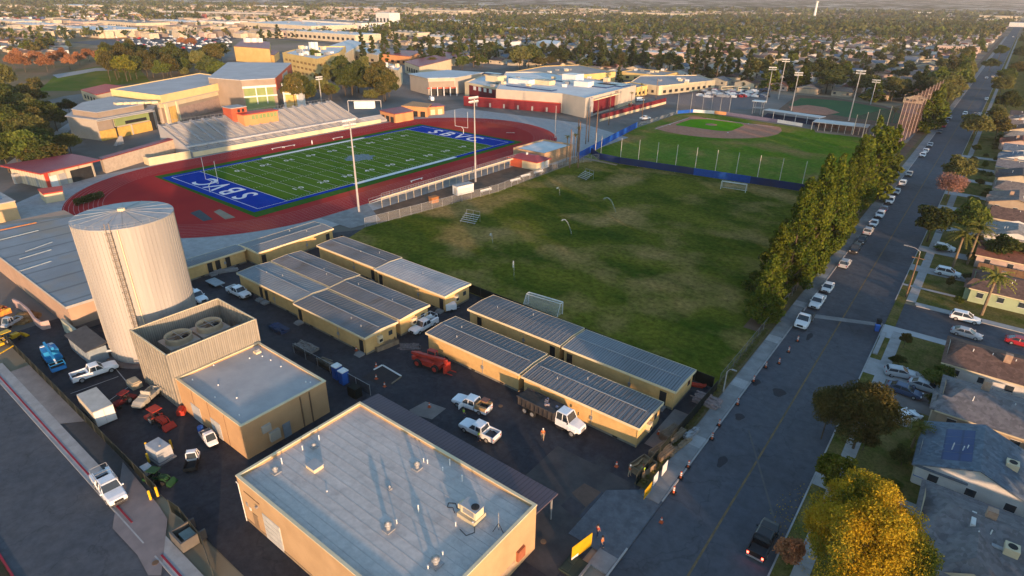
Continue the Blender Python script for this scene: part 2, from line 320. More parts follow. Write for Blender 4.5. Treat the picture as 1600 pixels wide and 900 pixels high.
# ------------------------------------------------------------------ ground and large sheets
def town_ground(name, near=None):
    # beyond a couple of kilometres single lots cannot be told apart: roofs, trees and streets become a patchwork of ground colours
    m = bpy.data.materials.new(name); m.use_nodes = True; n = m.node_tree.nodes; l = m.node_tree.links; bs = n['Principled BSDF']; bs.inputs['Roughness'].default_value = .95; bs.inputs['Specular IOR Level'].default_value = 0
    geo = n.new('ShaderNodeNewGeometry'); mx = n.new('ShaderNodeMix'); mx.data_type = 'RGBA'; cols = []
    for sc_ in (.022, .0065):
        mp = n.new('ShaderNodeMapping'); mp.inputs['Scale'].default_value = (1, 1, 0); l.new(geo.outputs['Position'], mp.inputs[0])
        vo = n.new('ShaderNodeTexVoronoi'); vo.inputs['Scale'].default_value = sc_; l.new(mp.outputs[0], vo.inputs['Vector']); sx = n.new('ShaderNodeSeparateXYZ'); l.new(vo.outputs['Color'], sx.inputs[0])
        rp = n.new('ShaderNodeValToRGB'); rp.color_ramp.interpolation = 'CONSTANT'; l.new(sx.outputs[0], rp.inputs[0]); e = rp.color_ramp.elements
        e[0].position = 0; e[0].color = (.045, .055, .025, 1); e[1].position = .42; e[1].color = (.15, .125, .08, 1)
        for p_, c_ in ((.62, (.24, .21, .19)), (.74, (.52, .43, .35)), (.88, (.075, .085, .035)), (.95, (.66, .60, .52))): k = e.new(p_); k.color = (*c_, 1)
        cols.append(rp)
    mx.inputs[0].default_value = .4; l.new(cols[0].outputs[0], mx.inputs[6]); l.new(cols[1].outputs[0], mx.inputs[7]); out = mx.outputs[2]
    if near:
        ln_ = n.new('ShaderNodeVectorMath'); ln_.operation = 'LENGTH'; l.new(geo.outputs['Position'], ln_.inputs[0]); mr = n.new('ShaderNodeMapRange'); mr.inputs[1].default_value = 1500; mr.inputs[2].default_value = 2600; l.new(ln_.outputs['Value'], mr.inputs[0])
        ns = n.new('ShaderNodeTexNoise'); ns.inputs['Scale'].default_value = .012; ns.inputs['Detail'].default_value = 9; l.new(geo.outputs['Position'], ns.inputs['Vector']); r2 = n.new('ShaderNodeMapRange'); r2.inputs[1].default_value = .36; r2.inputs[2].default_value = .64; l.new(ns.outputs[0], r2.inputs[0])
        m2 = n.new('ShaderNodeMix'); m2.data_type = 'RGBA'; m2.inputs[6].default_value = (.30, .23, .18, 1); m2.inputs[7].default_value = (.19, .165, .10, 1); l.new(r2.outputs[0], m2.inputs[0])
        m3 = n.new('ShaderNodeMix'); m3.data_type = 'RGBA'; l.new(mr.outputs[0], m3.inputs[0]); l.new(m2.outputs[2], m3.inputs[6]); l.new(out, m3.inputs[7]); out = m3.outputs[2]
    l.new(out, bs.inputs['Base Color']); return m
land = town_ground('land_ground', True)
struct('terrain', M().sheet(rect(-30000, 30000, -2000, 60000), -0.12), land)
def hillmesh():
    b = M(); rings = []; n = 90
    for k, (dist, h) in enumerate([(9000, 0), (12000, 34), (16000, 64), (21000, 94)]):
        row = []
        for i in range(n):
            a = R(-60 + 150 * i / (n - 1)) + AX * 0 ; ang = R(90 + 37.6) - a + R(15)
            hh = h * (0.9 + .05 * math.sin(i * .23 + k) + .03 * math.sin(i * .71 + 2 * k))
            row.append((dist * math.cos(ang), dist * math.sin(ang), max(-1, hh - 8)))
        rings.append(row)
    b.loft([r for r in rings], cap=False)
    return b
struct('hills', hillmesh(), town_ground('hill_ground'))
# campus paving under everything else inside the campus
struct('campus_ground', M().sheet([(-116.5, 16.8), (-200, 14), (-330, -10), (-560, 60), (-620, 300), (-560, 420), (-300, 430), (-24, 400), (-24, 300), (-116, 197)], -0.06), mat('campus_paving', (.20, .18, .16), (.15, .135, .12), 0.05, .9, c=((.11, .10, .085), .02, .5, .1)))
struct('work_yard', M().sheet([(-122, 17.0), (-21.0, 17.0), (-21.0, 78.8), (-116, 90), (-122, 80)], -0.03), asphalt)
struct('soccer_field', M().sheet([(-21.3, 78.5), (-21.3, 197.5), (-47, 195.4), (-99, 189.8), (-112, 188), (-111, 140), (-117, 91), (-113, 80.5), (-69, 79.5)], -0.02), soccer)
struct('baseball_outfield', M().sheet([(-21.3, 197.5), (-21.3, 305), (-60, 303), (-118, 312), (-126, 300), (-125, 252), (-114, 190), (-99, 189.8), (-47, 195.4)], -0.015), ballgrass)
# infield
mo = (-102.3, 283.3)
arc = [(mo[0] + 30.5 * math.cos(a), mo[1] + 30.5 * math.sin(a)) for a in [R(t) for t in range(-122, 34, 4)]]
arc = [(max(x, -119.2), min(y, 299.5)) for x, y in arc]
dirtp = [(-119.2, 262)] + arc + [(-84, 299.5), (-92, 297.6), (-112, 298.5), (-117.5, 298), (-117.8, 290), (-118.2, 274)]
struct('infield_dirt', M().sheet(dirtp, 0.0), clay)
gi = [(-115.2, 273), (-113.8, 270.6), (-111, 271.2), (-95, 271.2), (-91, 272.6), (-89.8, 276), (-89.8, 292), (-92.5, 295.4), (-108, 295.6), (-112, 293.5), (-115, 289.5)]
struct('infield_grass', M().sheet(gi, 0.012), infgrass)
struct('pitching_mound', M().cyl(mo[0], mo[1], -.01, .22, 2.9, .7, 20).cyl(-114.9, 296, -.01, .03, 3.6, 3.5, 20), clay)
bl = M(); bl.box(-117.65, -117.45, 256, 293, .02, .03); bl.box(-110, -78, 297.3, 297.5, .02, .03)
struct('base_lines', bl, chalk)
bs_ = M()
for x, y in ((-116.9, 270.2), (-89.6, 270), (-89.4, 296.6)): bs_.box(x - .25, x + .25, y - .25, y + .25, .01, .12)
for i, (x, y) in enumerate(((-116.9, 270.2), (-89.6, 270.0), (-89.4, 296.6))):
    solo('base', ['white base at the left corner of the dirt infield', 'white base at the near middle of the dirt infield', 'white base at the right corner of the dirt infield'][i], 'base', M().box(x - .25, x + .25, y - .25, y + .25, .0, .13), white)
# dirt warning strips
ws = M(); ws.sheet([(-60, 297), (-22, 299), (-22, 305), (-62, 303)], 0.01); ws.sheet([(-114, 189.6), (-99, 188.6), (-99, 187.2), (-115, 188)], 0.01)
struct('warning_track', ws, sand)
# track
TC = (-174.7, 137.0)
def stadium(r, h, n=40, cx=TC[0], cy=TC[1]):
    p = [(cx + r * math.cos(R(180 * i / n)), cy + h + r * math.sin(R(180 * i / n))) for i in range(n + 1)]
    return p + [(cx - r * math.cos(R(180 * i / n)), cy - h - r * math.sin(R(180 * i / n))) for i in range(n + 1)]
struct('track_apron', M().sheet([(-219.4, 60), (-219.4, 240), (-150, 246), (-118, 232), (-116, 170), (-124, 100), (-122, 60), (-150, 36), (-200, 36)], 0.0), pconc)
tr = struct('running_track', M().sheet(stadium(43.3, 48), 0.03), track)
ll = M()
for k in range(9):
    a, b = stadium(43.0 - 1.12 * k, 48), stadium(42.90 - 1.12 * k, 48); n = len(a)
    ll.add([(x, y, .045) for x, y in a] + [(x, y, .045) for x, y in b], [(i, (i + 1) % n, n + (i + 1) % n, n + i) for i in range(n)])
struct('lane_lines', ll, mat('lane_pink', (.50, .25, .24), None, 1, .8), tr)
jr = M().sheet(PX([(700, 174), (742, 174), (690, 181), (655, 188)]), .05)
sp = M().sheet(PX([(297, 333), (312, 328), (333, 343), (318, 346)]), .05)
struct('jump_pit_cover', sp, mat('dark_pit', (.05, .06, .07)), tr)
struct('jump_pit', M().sheet(PX([(334, 331), (343, 327), (368, 340), (352, 343)]), .05), sand, tr)
# football field
def FX(u, v): return (TC[0] - v, 136.6 + u)
def fr(u0, u1, v0, v1): return [FX(u0, v0), FX(u1, v0), FX(u1, v1), FX(u0, v1)]
YD = .9144; FL, FW_ = 60 * YD, 26.667 * YD
ap = struct('turf_apron', M().sheet(PX([(241, 276), (398, 339), (400, 340), (817, 222), (656, 194)]), .06), turf2)
struct('field_border', M().sheet(fr(-FL - 2.2, FL + 2.2, -FW_ - 1.9, FW_ + 1.9), .075), blue)
ft = struct('football_field', M().sheet(fr(-50 * YD, 50 * YD, -FW_, FW_), .09), turf)
struct('end_zone', M().sheet(fr(-FL, -50 * YD, -FW_, FW_), .09), blue); struct('end_zone', M().sheet(fr(50 * YD, FL, -FW_, FW_), .09), blue)
wl = M()
def ln(u0, u1, v0, v1): wl.sheet(fr(u0, u1, v0, v1), .105)
for s_ in (-1, 1):
    ln(-25 * YD, 25 * YD, s_ * (FW_ + .05), s_ * (FW_ + 1.75)); ln(-FL, FL, s_ * FW_ - .09, s_ * FW_ + .09)
    ln(s_ * FL - .11, s_ * FL + .11, -FW_, FW_); ln(s_ * 50 * YD - .09, s_ * 50 * YD + .09, -FW_, FW_)
for k in range(-9, 10):
    ln(k * 5 * YD - .05, k * 5 * YD + .05, -FW_, FW_)
for k in range(-49, 50):
    for v in (-FW_ + 1, -6.1, 5.5, FW_ - 1.6): ln(k * YD - .06, k * YD + .06, v, v + .6)
struct('yard_lines', wl, chalk, ft)
for k, t in ((-40, '1 0'), (-30, '2 0'), (-20, '3 0'), (-10, '4 0'), (0, '5 0'), (10, '4 0'), (20, '3 0'), (30, '2 0'), (40, '1 0')):
    for s_ in (-1, 1):
        x, y = FX(k * YD, s_ * (FW_ - 8.3)); o = link('yard_number', text_mesh(t, 2.9, chalk, 'yard_number'), ft, (x, y, .11), R(90) if s_ < 0 else R(-90))
for s_ in (-1, 1):
    for k, ch in enumerate('SBVC'):
        v = (-1.5 + k) * 7.3 * (1 if s_ < 0 else -1) + (1.0 if s_ > 0 else 0)
        x, y = FX(s_ * 55 * YD, v)
        o = link('end_zone_letter', text_mesh(ch, 10.2, mat('letter_white', (.80, .74, .72)), 'end_zone_letter'), ft, (x, y, .11), R(180) if s_ < 0 else 0); o.scale = (.92, .98, 1)
# mid-field emblem: a pale blue paw-like wolverine crest read as a soft blue mark
em = M()
for a in range(0, 360, 60): em.sheet([(TC[0] + 1.2 * math.cos(R(a)) + 3.9 * math.cos(R(a + t)) * (.5 + .5 * (t % 60 < 31)), 136.6 + 1.2 * math.sin(R(a)) + 4.6 * math.sin(R(a + t)) * (.5 + .5 * (t % 60 < 31))) for t in range(0, 60, 30)] + [(TC[0], 136.6)], .11)
em.sheet([(TC[0] + (4.6 + .8 * math.sin(5 * R(a))) * math.cos(R(a)), 136.6 + (5.2 + 1.0 * math.sin(7 * R(a))) * math.sin(R(a))) for a in range(0, 360, 10)], .112)
struct('midfield_emblem', em, mat('emblem_blue', (.05, .11, .10), (.13, .19, .26), 1.2, .8), ft)
# softball field
struct('softball_surround', M().sheet(PX([(1215, 172), (1246, 148), (1300, 152), (1380, 165), (1425, 178), (1410, 200), (1330, 192)]), 0.0), dirt)
struct('softball_outfield', M().sheet(PX([(1232, 164), (1252, 153), (1320, 158), (1385, 170), (1418, 182), (1400, 193), (1330, 184), (1295, 178), (1240, 165)]), .03), mat('soft_turf', (.02, .085, .03), (.03, .10, .03), .1, .95))
struct('softball_infield', M().sheet(PX([(1232, 167), (1262, 164), (1290, 168), (1312, 176), (1290, 180), (1240, 175)]), .05), clay)
# main road, kerbs, pavements
XL, XR = -17.9, -5.2
struct('road', M().sheet(rect(XL, XR, -60, 2600), -0.04), street)
struct('side_street', M().sheet([(XR, 117.3), (220, 117.3), (220, 129.4), (XR, 129.4)], -0.035), street)
cl = M(); cl.box(-11.68, -11.44, -60, 1400, -.04, -.034)
struct('centre_line', cl, laneyel)
struct('cross_gutter', M().sheet([(-17.5, 111.2), (-5.3, 116.2), (-5.3, 117.6), (-17.5, 113.0)], -0.028), concrete)
struct('faded_road_marks', M().sheet([(-5.4, 55.5), (-5.7, 55.5), (-14.6, 72.0), (-14.35, 72)], -.030), mat('ghost', (.11, .105, .10)))
for x in range(2): pass
def kerb(name, x0, x1, ys, mt=pconc):
    b = M()
    for y0, y1 in ys: b.box(x0, x1, y0, y1, -.05, .12)
    return struct(name, b, mt)
kerb('kerb', XL - .18, XL, [(-60, 44), (52.5, 1400)]); kerb('kerb', XR, XR + .18, [(-60, 117), (129.8, 180), (186, 1400)])
# left pavement of separate slabs near the camera
sw = struct('pavement', M().sheet(rect(-20.4, XL - .18, 165, 1400), .10), concrete)
slab = M().box(-1.08, 1.08, -1.2, 1.2, -.1, .1).mesh('pavement_slab', concrete)
slab2 = M().box(-1.08, 1.08, -1.2, 1.2, -.1, .1).mesh('pavement_slab', pconc)
for k in range(52):
    y = 41 + k * 2.42
    if 42.5 < y < 53: continue
    o = link('pavement_slab', slab2 if k % 7 == 3 else slab, sw, (-19.22 + .0, y, 0)); o.rotation_euler = (0, R(random.uniform(-.2, .2)), 0)
struct('driveway_apron', M().sheet([(-24, 41.8), (XL, 41.8), (XL, 53), (-20.4, 53), (-24, 50)], .04), mat('worn_apron', (.13, .135, .15), (.085, .09, .10), .9, .9, detail=8))
struct('verge', M().sheet(rect(-21.9, -20.4, 53, 1400), .05), weeds)
struct('tree_strip', M().sheet(rect(-24.8, -21.9, 100, 1400), .03), dirt)
# near gate area
struct('gate_slab', M().sheet([(-33, 36), (-22, 36), (-22, 53), (-33, 53)], -.02), mat('gate_asphalt', (.075, .068, .066), (.05, .047, .048), .4, .9))
struct('brown_mat', M().sheet(PX([(893, 770), (913, 755), (941, 770), (915, 792)]), .0), mat('rust_plate', (.13, .085, .065), None, 1, .9))
struct('grate', M().sheet(PX([(905, 806), (940, 768), (965, 780), (925, 832)]), .01), mat('track_grate', (.06, .065, .08), (.05, .05, .06), 1, .7, stripes=('X', .5, 0, .2)))
pl = struct('paver_plot', M().sheet(PX([(876, 790), (892, 776), (915, 792), (897, 808)]), .01), mat('dark_gravel', (.06, .055, .06)))
# lane at the lower left
struct('campus_lane', M().sheet([(-400, 2.8), (-22, 2.8), (-22, 12.6), (-400, 12.6)], -.04), lstreet)
struct('lane_pavement', M().sheet([(-112, 12.6), (-22, 12.6), (-22, 14.5), (-112, 14.5)], .06), pconc)
struct('pale_plaza', M().sheet([(-108, 14.5), (-88, 14.5), (-86, 16.8), (-108, 16.9)], .055), mat('plaza', (.26, .235, .22), (.19, .17, .16), .4, .9))
struct('lane_kerb', M().box(-400, -58.6, 12.5, 12.65, -.05, .08).box(-56, -30, 12.5, 12.65, -.05, .08), pconc)
struct('red_kerb_stripe', M().box(-200, -62.5, 12.95, 13.15, .0, .1).box(-55.6, -50, 12.95, 13.15, .0, .1), curbred)
struct('red_kerb_stripe', M().box(-78, -50, 2.6, 2.8, -.05, .1), curbred)
struct('planting_bed', M().sheet([(-90, -8), (-40, -8), (-40, 2.55), (-90, 2.55)], .0), mat('mulch', (.05, .035, .025), (.03, .035, .018), 1, .95))
struct('gate_driveway', M().sheet(PX([(192, 722), (248, 790), (262, 812), (252, 900), (232, 900), (215, 868), (176, 826)]), .075), mat('pinkish_slab', (.24, .20, .19), (.19, .16, .155), .5, .9))
struct('lane_strip', M().sheet([(-88, 14.5), (-64, 14.5), (-64, 16.9), (-86, 16.9)], .0), mat('verge_asph', (.07, .065, .065)))
mh = thing('manhole_cover', 'round rusty manhole cover in the pinkish driveway slab', 'manhole', *G(243, 880)); part('lid', M().cyl(0, 0, .07, .10, .33, None, 16), rust, mh)
mh2 = dup(mh, *G(782, 635), label='pale round manhole cover in the dark yard by the pickups'); mh3 = dup(mh, *G(849, 847), label='round grey cover in the slab beside the building corner')
# painted bays
pb = M()
for (a, b) in (((110, 615), (185, 588)), ((150, 640), (200, 605)), ((180, 575), (205, 605))):
    p, q = G(*a), G(*b); d = Vector((q[0] - p[0], q[1] - p[1])).normalized(); nn = (-d.y * .06, d.x * .06)
    pb.sheet([(p[0] + nn[0], p[1] + nn[1]), (q[0] + nn[0], q[1] + nn[1]), (q[0] - nn[0], q[1] - nn[1]), (p[0] - nn[0], p[1] - nn[1])], -.015)
struct('bay_lines', pb, lanewhite)
struct('patched_asphalt', M().sheet(PX([(640, 640), (665, 627), (697, 638), (675, 655), (640, 646)]), -.018), brownconc)
struct('trench_patch', M().sheet(PX([(565, 590), (596, 571), (627, 588), (604, 604)]), -.018), mat('trench', (.04, .035, .035)))
# front gardens and drives of the houses across the road
RW0, RW1 = -5.0, -1.2
struct('verge_right', M().sheet(rect(XR + .18, -3.4, -40, 1400), .06), lawn)
wr = struct('pavement_right', M().sheet(rect(-3.4, -1.8, 180, 1400), .08), concrete)
for k in range(74):
    y = 45 + k * 1.85
    if 115.5 < y < 131: continue
    link('pavement_slab', bpy.data.meshes.get('pavement_slab_small') or M().box(-.8, .8, -.9, .9, -.08, .08).mesh('pavement_slab_small', pconc), wr, (-2.6, y, 0))
struct('front_gardens', M().sheet(rect(-1.8, 60, -40, 117), .03), lawn); struct('front_gardens', M().sheet(rect(-1.8, 60, 129.6, 1400), .03), lawn)
struct('corner_pavement', M().sheet([(-3.4, 115.4), (60, 115.4), (60, 117.3), (-5, 117.3), (-5, 112), (-3.4, 112)], .09), mat('new_concrete', (.42, .42, .42), (.37, .37, .37), .5, .9))
struct('corner_pavement', M().sheet([(-1.8, 129.5), (60, 129.5), (60, 131.2), (-1.8, 131.2)], .09), pconc)
struct('kerb', M().box(-1.5, 60, 129.35, 129.5, -.05, .12).box(-1.5, 60, 117.25, 117.4, -.05, .12), pconc)
dr = M()
for y0, y1, x1 in ((97.5, 103, 5), (66.5, 70.5, 6), (148.6, 152.5, 5), (138.6, 139.6, 4), (86, 88, 3), (163, 167, 5), (183, 187, 6), (203, 208, 6), (222, 226, 6), (243, 247, 6), (262, 267, 6), (284, 288, 6)):
    dr.sheet(rect(XR + .2, x1, y0, y1), .1)
struct('driveways', dr, pconc)
struct('dirt_drive', M().sheet(rect(-1.7, 5, 91, 103), .045), brownconc)
struct('white_kerb_block', M().box(-4.9, -4.2, 104.6, 113.6, .06, .30), pconc)
# stains and tyre marks on the roadway
tm = M()
for (x, y, rx, ry) in ((-13.8, 83.5, .9, 1.2), (-15.0, 63.5, .5, 1.3), (-16.4, 74, .6, .9), (-17.3, 84, .5, 1.1), (-14.6, 104, .4, 1.6)):
    tm.sheet([(x + rx * math.cos(a) * (1 + .25 * math.sin(3 * a)), y + ry * math.sin(a)) for a in [R(t) for t in range(0, 360, 24)]], -.031)
struct('road_stains', tm, mat('stain', (.04, .04, .045)))
# ------------------------------------------------------------------ portable classrooms
def portable(label, x0, y0, L=19.3, D=7.1, H=3.3, rz=0.0, doors=(1.2,), roofm=None, ac=True, ridge=True, endwin=True, sidewin=(), group='flat-roofed portable classrooms', wm=None):
    t = thing('portable_classroom', label, 'classroom', x0, y0, rz, group)
    wm = wm or khaki; roofm = roofm or proof
    part('wall', M().box(.25, L - .25, .3, D - .3, .35, H), wm, t)
    part('skirting', M().box(.28, L - .28, .33, D - .33, -.05, .35), skirt, t)
    rf = M(); rf.prism([(0, 0), (L, 0), (L, D / 2), (0, D / 2)], H - .02, [H + .10, H + .10, H + .32, H + .32]); rf.prism([(0, D / 2 + .001), (L, D / 2 + .001), (L, D), (0, D)], H - .02, [H + .32, H + .32, H + .10, H + .10])
    part('roof', rf, roofm, t)
    sm = M(); n = int(L / .82)
    for k in range(1, n):
        x = k * L / n
        sm.add([(x - .02, .02, H + .10), (x + .02, .02, H + .10), (x + .02, D / 2, H + .33), (x - .02, D / 2, H + .33), (x - .02, .02, H + .14), (x + .02, .02, H + .14), (x + .02, D / 2, H + .36), (x - .02, D / 2, H + .36)], [(4, 5, 6, 7), (0, 1, 5, 4), (1, 2, 6, 5), (3, 0, 4, 7)])
        sm.add([(x - .02, D - .02, H + .10), (x + .02, D - .02, H + .10), (x + .02, D / 2, H + .33), (x - .02, D / 2, H + .33), (x - .02, D - .02, H + .14), (x + .02, D - .02, H + .14), (x + .02, D / 2, H + .36), (x - .02, D / 2, H + .36)], [(4, 5, 6, 7), (0, 1, 5, 4), (1, 2, 6, 5), (3, 0, 4, 7)])
    o = part('roof_seam', sm, roofm, t); o['kind'] = 'stuff'
    fa = M(); fa.box(-.05, L + .05, -.06, 0, H - .22, H + .14); fa.box(-.05, L + .05, D, D + .06, H - .22, H + .14)
    for xx in (-.05, L): fa.prism([(xx, 0), (xx + .05, 0), (xx + .05, D / 2), (xx, D / 2)], H - .22, [H + .14, H + .14, H + .36, H + .36]).prism([(xx, D / 2 + .002), (xx + .05, D / 2 + .002), (xx + .05, D), (xx, D)], H - .22, [H + .36, H + .36, H + .14, H + .14])
    part('fascia', fa, fascia, t)
    if ridge: part('ridge_cap', M().box(.8, L - .8, D / 2 - .07, D / 2 + .07, H + .34, H + .42), galv, t)
    for d in doors:
        do = part('door', M().box(d, d + 1.05, .2, .3, .40, 2.55), dark, t)
        part('frame', M().box(d - .1, d, .18, .3, .35, 2.65).box(d + 1.05, d + 1.15, .18, .3, .35, 2.65).box(d, d + 1.05, .18, .3, 2.55, 2.65), wm, do)
        part('step', M().box(d - .15, d + 1.2, -.7, .2, -.03, .32).box(d - .15, d + 1.2, -1.0, -.7, -.03, .16), concrete, do)
    for d in sidewin: part('window', M().box(d, d + 1.1, .22, .3, 1.3, 2.2), glass, t)
    if ac:
        a_ = part('air_conditioner', M().box(L - .26, L + .32, D * .36, D * .36 + .9, 1.3, 2.5), fascia, t); part('grille', M().box(L + .32, L + .35, D * .36 + .12, D * .36 + .78, 1.5, 2.0), dark, a_)
    if endwin: part('end_window', M().box(L - .27, L - .2, D * .72, D * .72 + .8, 1.5, 2.3), glass, t)
    part('downpipe', M().box(L - .32, L - .24, .22, .3, .1, H - .2), wm, t)
    part('conduit', M().box(L * .62, L * .62 + .05, .24, .3, .3, H - .3).box(L * .62 - .18, L * .62 + .22, .16, .3, 1.2, 1.75), galv, t)
    for k in range(3): part('underfloor_vent', M().box(L * (.2 + .3 * k), L * (.2 + .3 * k) + .7, .28, .33, .05, .28), dark, t)
    for k in range(2): xx = L * random.uniform(.15, .85); yy = D * random.uniform(.2, .8); part('roof_vent_pipe', M().cyl(xx, yy, H + .1, H + .62, .08, .08, 8), galv, t)
    return t
portable('khaki portable classroom with a plank ramp at its end, nearest the pump building', -88.55, 51.55, doors=(.9, 17.5))
portable('khaki portable classroom with a bluish roof, front left of the block of four', -108.3, 52.2, doors=(7.2, 9.0), roofm=mat('portable_roof_blue', (.25, .28, .30), (.21, .22, .23), .12, .9, metal=0, spec=.05, stripes=('X', .41, .03, .22)), ac=False)
portable('khaki portable classroom at the inner right of the block of four', -88.75, 59.25, doors=())
portable('khaki portable classroom at the inner left of the block of four', -108.45, 59.8, doors=(), ac=False)
portable('khaki portable classroom with grey roof beside the field, left one of the back pair', -108.5, 70.9, doors=(17.5,), ac=False)
portable('khaki portable classroom with the palest roof and a dark ridge line', -88.9, 70.4, doors=(.9, 17.6), roofm=proofpale, ridge=False)
t_ = portable('khaki portable classroom set crosswise at the back by the track fence', -114.2, 60.3, L=19.4, D=7.4, rz=R(90), doors=(.8, 17.2), roofm=proofy, ac=False); t_.location = (-121.8, 60.3, 0)
for ch in t_.children: pass
t_.rotation_euler = (0, 0, R(90)); t_.location = (-114.3, 60.3, 0)
# its doors face the yard: mirror the run so the door wall looks toward +X
t_.rotation_euler = (0, 0, R(-90)); t_.location = (-122.0, 79.8, 0); t_.scale = (1, 1, 1)
t_.rotation_euler = (0, 0, R(90)); t_.location = (-114.4, 60.4, 0)
t2 = portable('low khaki office trailer with three black doors left of the crosswise classroom', -118.9, 47.5, L=12.8, D=4.2, H=3.0, doors=(4.2, 5.9, 8.1), roofm=proofy, ac=False, ridge=False, rz=R(90), group='flat-roofed portable classrooms')
portable('khaki portable classroom beside the red telehandler, its long wall in full sun', -63.0, 58.95, doors=(), L=19.1, roofm=mat('portable_roof_d', (.18, .18, .19), (.145, .145, .15), .10, .8, metal=0, stripes=('X', .41, .03, .22)))
portable('khaki portable classroom behind the dump truck, nearest the street', -43.3, 58.75, doors=(), L=18.8, wm=khaki)
portable('khaki portable classroom along the field fence, left one behind the telehandler unit', -63.2, 69.4, doors=(2.0, 17.4), L=19.5, ridge=False, ac=False)
portable('khaki portable classroom along the field fence, nearest the street, beside the debris pile', -43.2, 69.15, doors=(.8, 16.6), L=19.0, roofm=mat('portable_roof_e', (.21, .23, .25), (.17, .18, .19), .10, .8, metal=0, stripes=('X', .41, .03, .22)), ac=False)
# ------------------------------------------------------------------ big shop building with the membrane roof
def coping(b, x0, x1, y0, y1, z, w_=.28, h=.14):
    b.box(x0 - .06, x1 + .06, y0 - .06, y0 + w_, z, z + h); b.box(x0 - .06, x1 + .06, y1 - w_, y1 + .06, z, z + h)
    b.box(x0 - .06, x0 + w_, y0 + w_, y1 - w_, z, z + h); b.box(x1 - w_, x1 + .06, y0 + w_, y1 - w_, z, z + h); return b
def shell(x0, x1, y0, y1, z0, z1, t=.25):
    b = M(); b.box(x0, x1, y0, y0 + t, z0, z1); b.box(x0, x1, y1 - t, y1, z0, z1); b.box(x0, x0 + t, y0 + t, y1 - t, z0, z1); b.box(x1 - t, x1, y0 + t, y1 - t, z0, z1); return b
BX0, BX1, BY0, BY1, BH = -53.3, -25.7, 21.2, 37.9, 6.15
B = thing('shop_building', 'large tan flat-roofed shop building at the bottom, vents and air conditioner on its roof', 'building', BX0, BY0)
def bp_(name, mb, m_, par=None, lab=None): return part(name, mb, m_, par or B, label=lab)
def L_(x0, x1, y0, y1, z0, z1): return M().box(x0 - BX0, x1 - BX0, y0 - BY0, y1 - BY0, z0, z1)
W_, D_ = BX1 - BX0, BY1 - BY0
bp_('wall', shell(0, W_, 0, D_, -.05, BH), stucco)
bp_('roof', M().box(.25, W_ - .25, .25, D_ - .25, BH - .6, BH - .32), membr)
bp_('coping', coping(M(), 0, W_, 0, D_, BH), fascia)
se = M()
for k in range(1, 15): se.box(.3, W_ - .3, k * D_ / 15 - .03, k * D_ / 15 + .03, BH - .32, BH - .305)
bp_('roof_lap_seam', se, mat('lap_seam', (.44, .40, .37), (.35, .32, .30), .6, .8))
bp_('lower_trim', M().box(-.04, 0, -.04, D_, 0, .3).box(0, W_, -.05, 0, -.05, .3), mat('stucco_base', (.30, .22, .14)))
d_ = bp_('garage_door', M().box(4.2, 7.4, -.05, .02, -.03, 3.6), mat('pale_door', (.50, .49, .46), None, 1, .6)); 
for k in range(5): part('door_panel', M().box(4.25, 7.35, -.08, -.05, .05 + k * .71, .68 + k * .71), mat('pale_door', (.5, .49, .46)), d_)
bp_('side_door', M().box(2.0, 2.95, -.06, .02, -.03, 2.2), mat('brown_door', (.26, .18, .11)))
bp_('wall_lamp', M().box(3.3, 3.6, -.25, 0, 3.9, 4.1), galv); bp_('louvre', M().box(.9, 1.3, -.06, 0, 2.6, 3.1), galv); bp_('louvre', M().box(1.5, 1.8, -.06, 0, 2.3, 2.7), white)
bp_('conduit', M().tube((.35, -.15, 0), (.35, -.15, 5.4), .05).tube((.35, -.15, 5.4), (.0, -.15, 5.5), .05), white)
bp_('conduit', M().box(1.0, 4.0, -.04, 0, 4.6, 4.72), rust)
bp_('side_door', M().box(W_ - .02, W_ + .05, 8.5, 9.6, -.03, 2.2), mat('brown_door', (.26, .18, .11)), lab='brown door in the street-side wall')
bp_('meter_box', M().box(W_, W_ + .3, 13.4, 14.6, 1.2, 2.5), mat('meter_red', (.36, .12, .06)))
bp_('stain_band', M().box(W_ + .001, W_ + .02, 9.9, 13.2, .3, 1.5), mat('stained_stucco', (.40, .30, .20), (.28, .20, .14), 1.2, .9))
RZ = BH - .32
def rp_(u, v): q = G(u, v, RZ); return q
def vent(label, u, v, r=.32, h=.75, kind=0, group='mushroom vents on the shop roof'):
    x, y = rp_(u, v); t = thing('roof_vent', label, 'roof vent', x, y, 0, group, RZ)
    part('curb', M().box(-r * 1.3, r * 1.3, -r * 1.3, r * 1.3, -.02, .14), galv, t)
    part('neck', M().cyl(0, 0, .14, h * .62, r * .62, r * .62, 10), galv, t)
    part('cap', M().cyl(0, 0, h * .6, h * .8, r, r * 1.05, 12).cyl(0, 0, h * .8, h, r * .8, r * .25, 12), galv, t, True)
    return t
vent('round metal roof vent in the middle of the shop roof with a long shadow', 607, 828, .36, 1.1)
vent('round metal roof vent near the street edge, with small pipes beside it', 652, 732, .34, 1.0)
vent('largest round metal vent at the bottom right of the shop roof', 681, 882, .42, 1.0)
vent('round metal roof vent near the upper left edge of the shop roof', 431, 738, .34, .8)
vent('small round vent close behind the flat skylight curb', 491, 699, .26, .6)
vent('small round vent standing alone on the shop roof above the middle vent', 609, 764, .15, .5)
x, y = rp_(492, 731); sk = thing('skylight_curb', 'low square skylight with a grey lid on the shop roof', 'skylight', x, y, 0, None, RZ)
part('curb', M().box(-.75, .75, -.6, .6, -.02, .45), fascia, sk); part('lid', M().box(-.82, .82, -.67, .67, .45, .55), tankroof, sk)
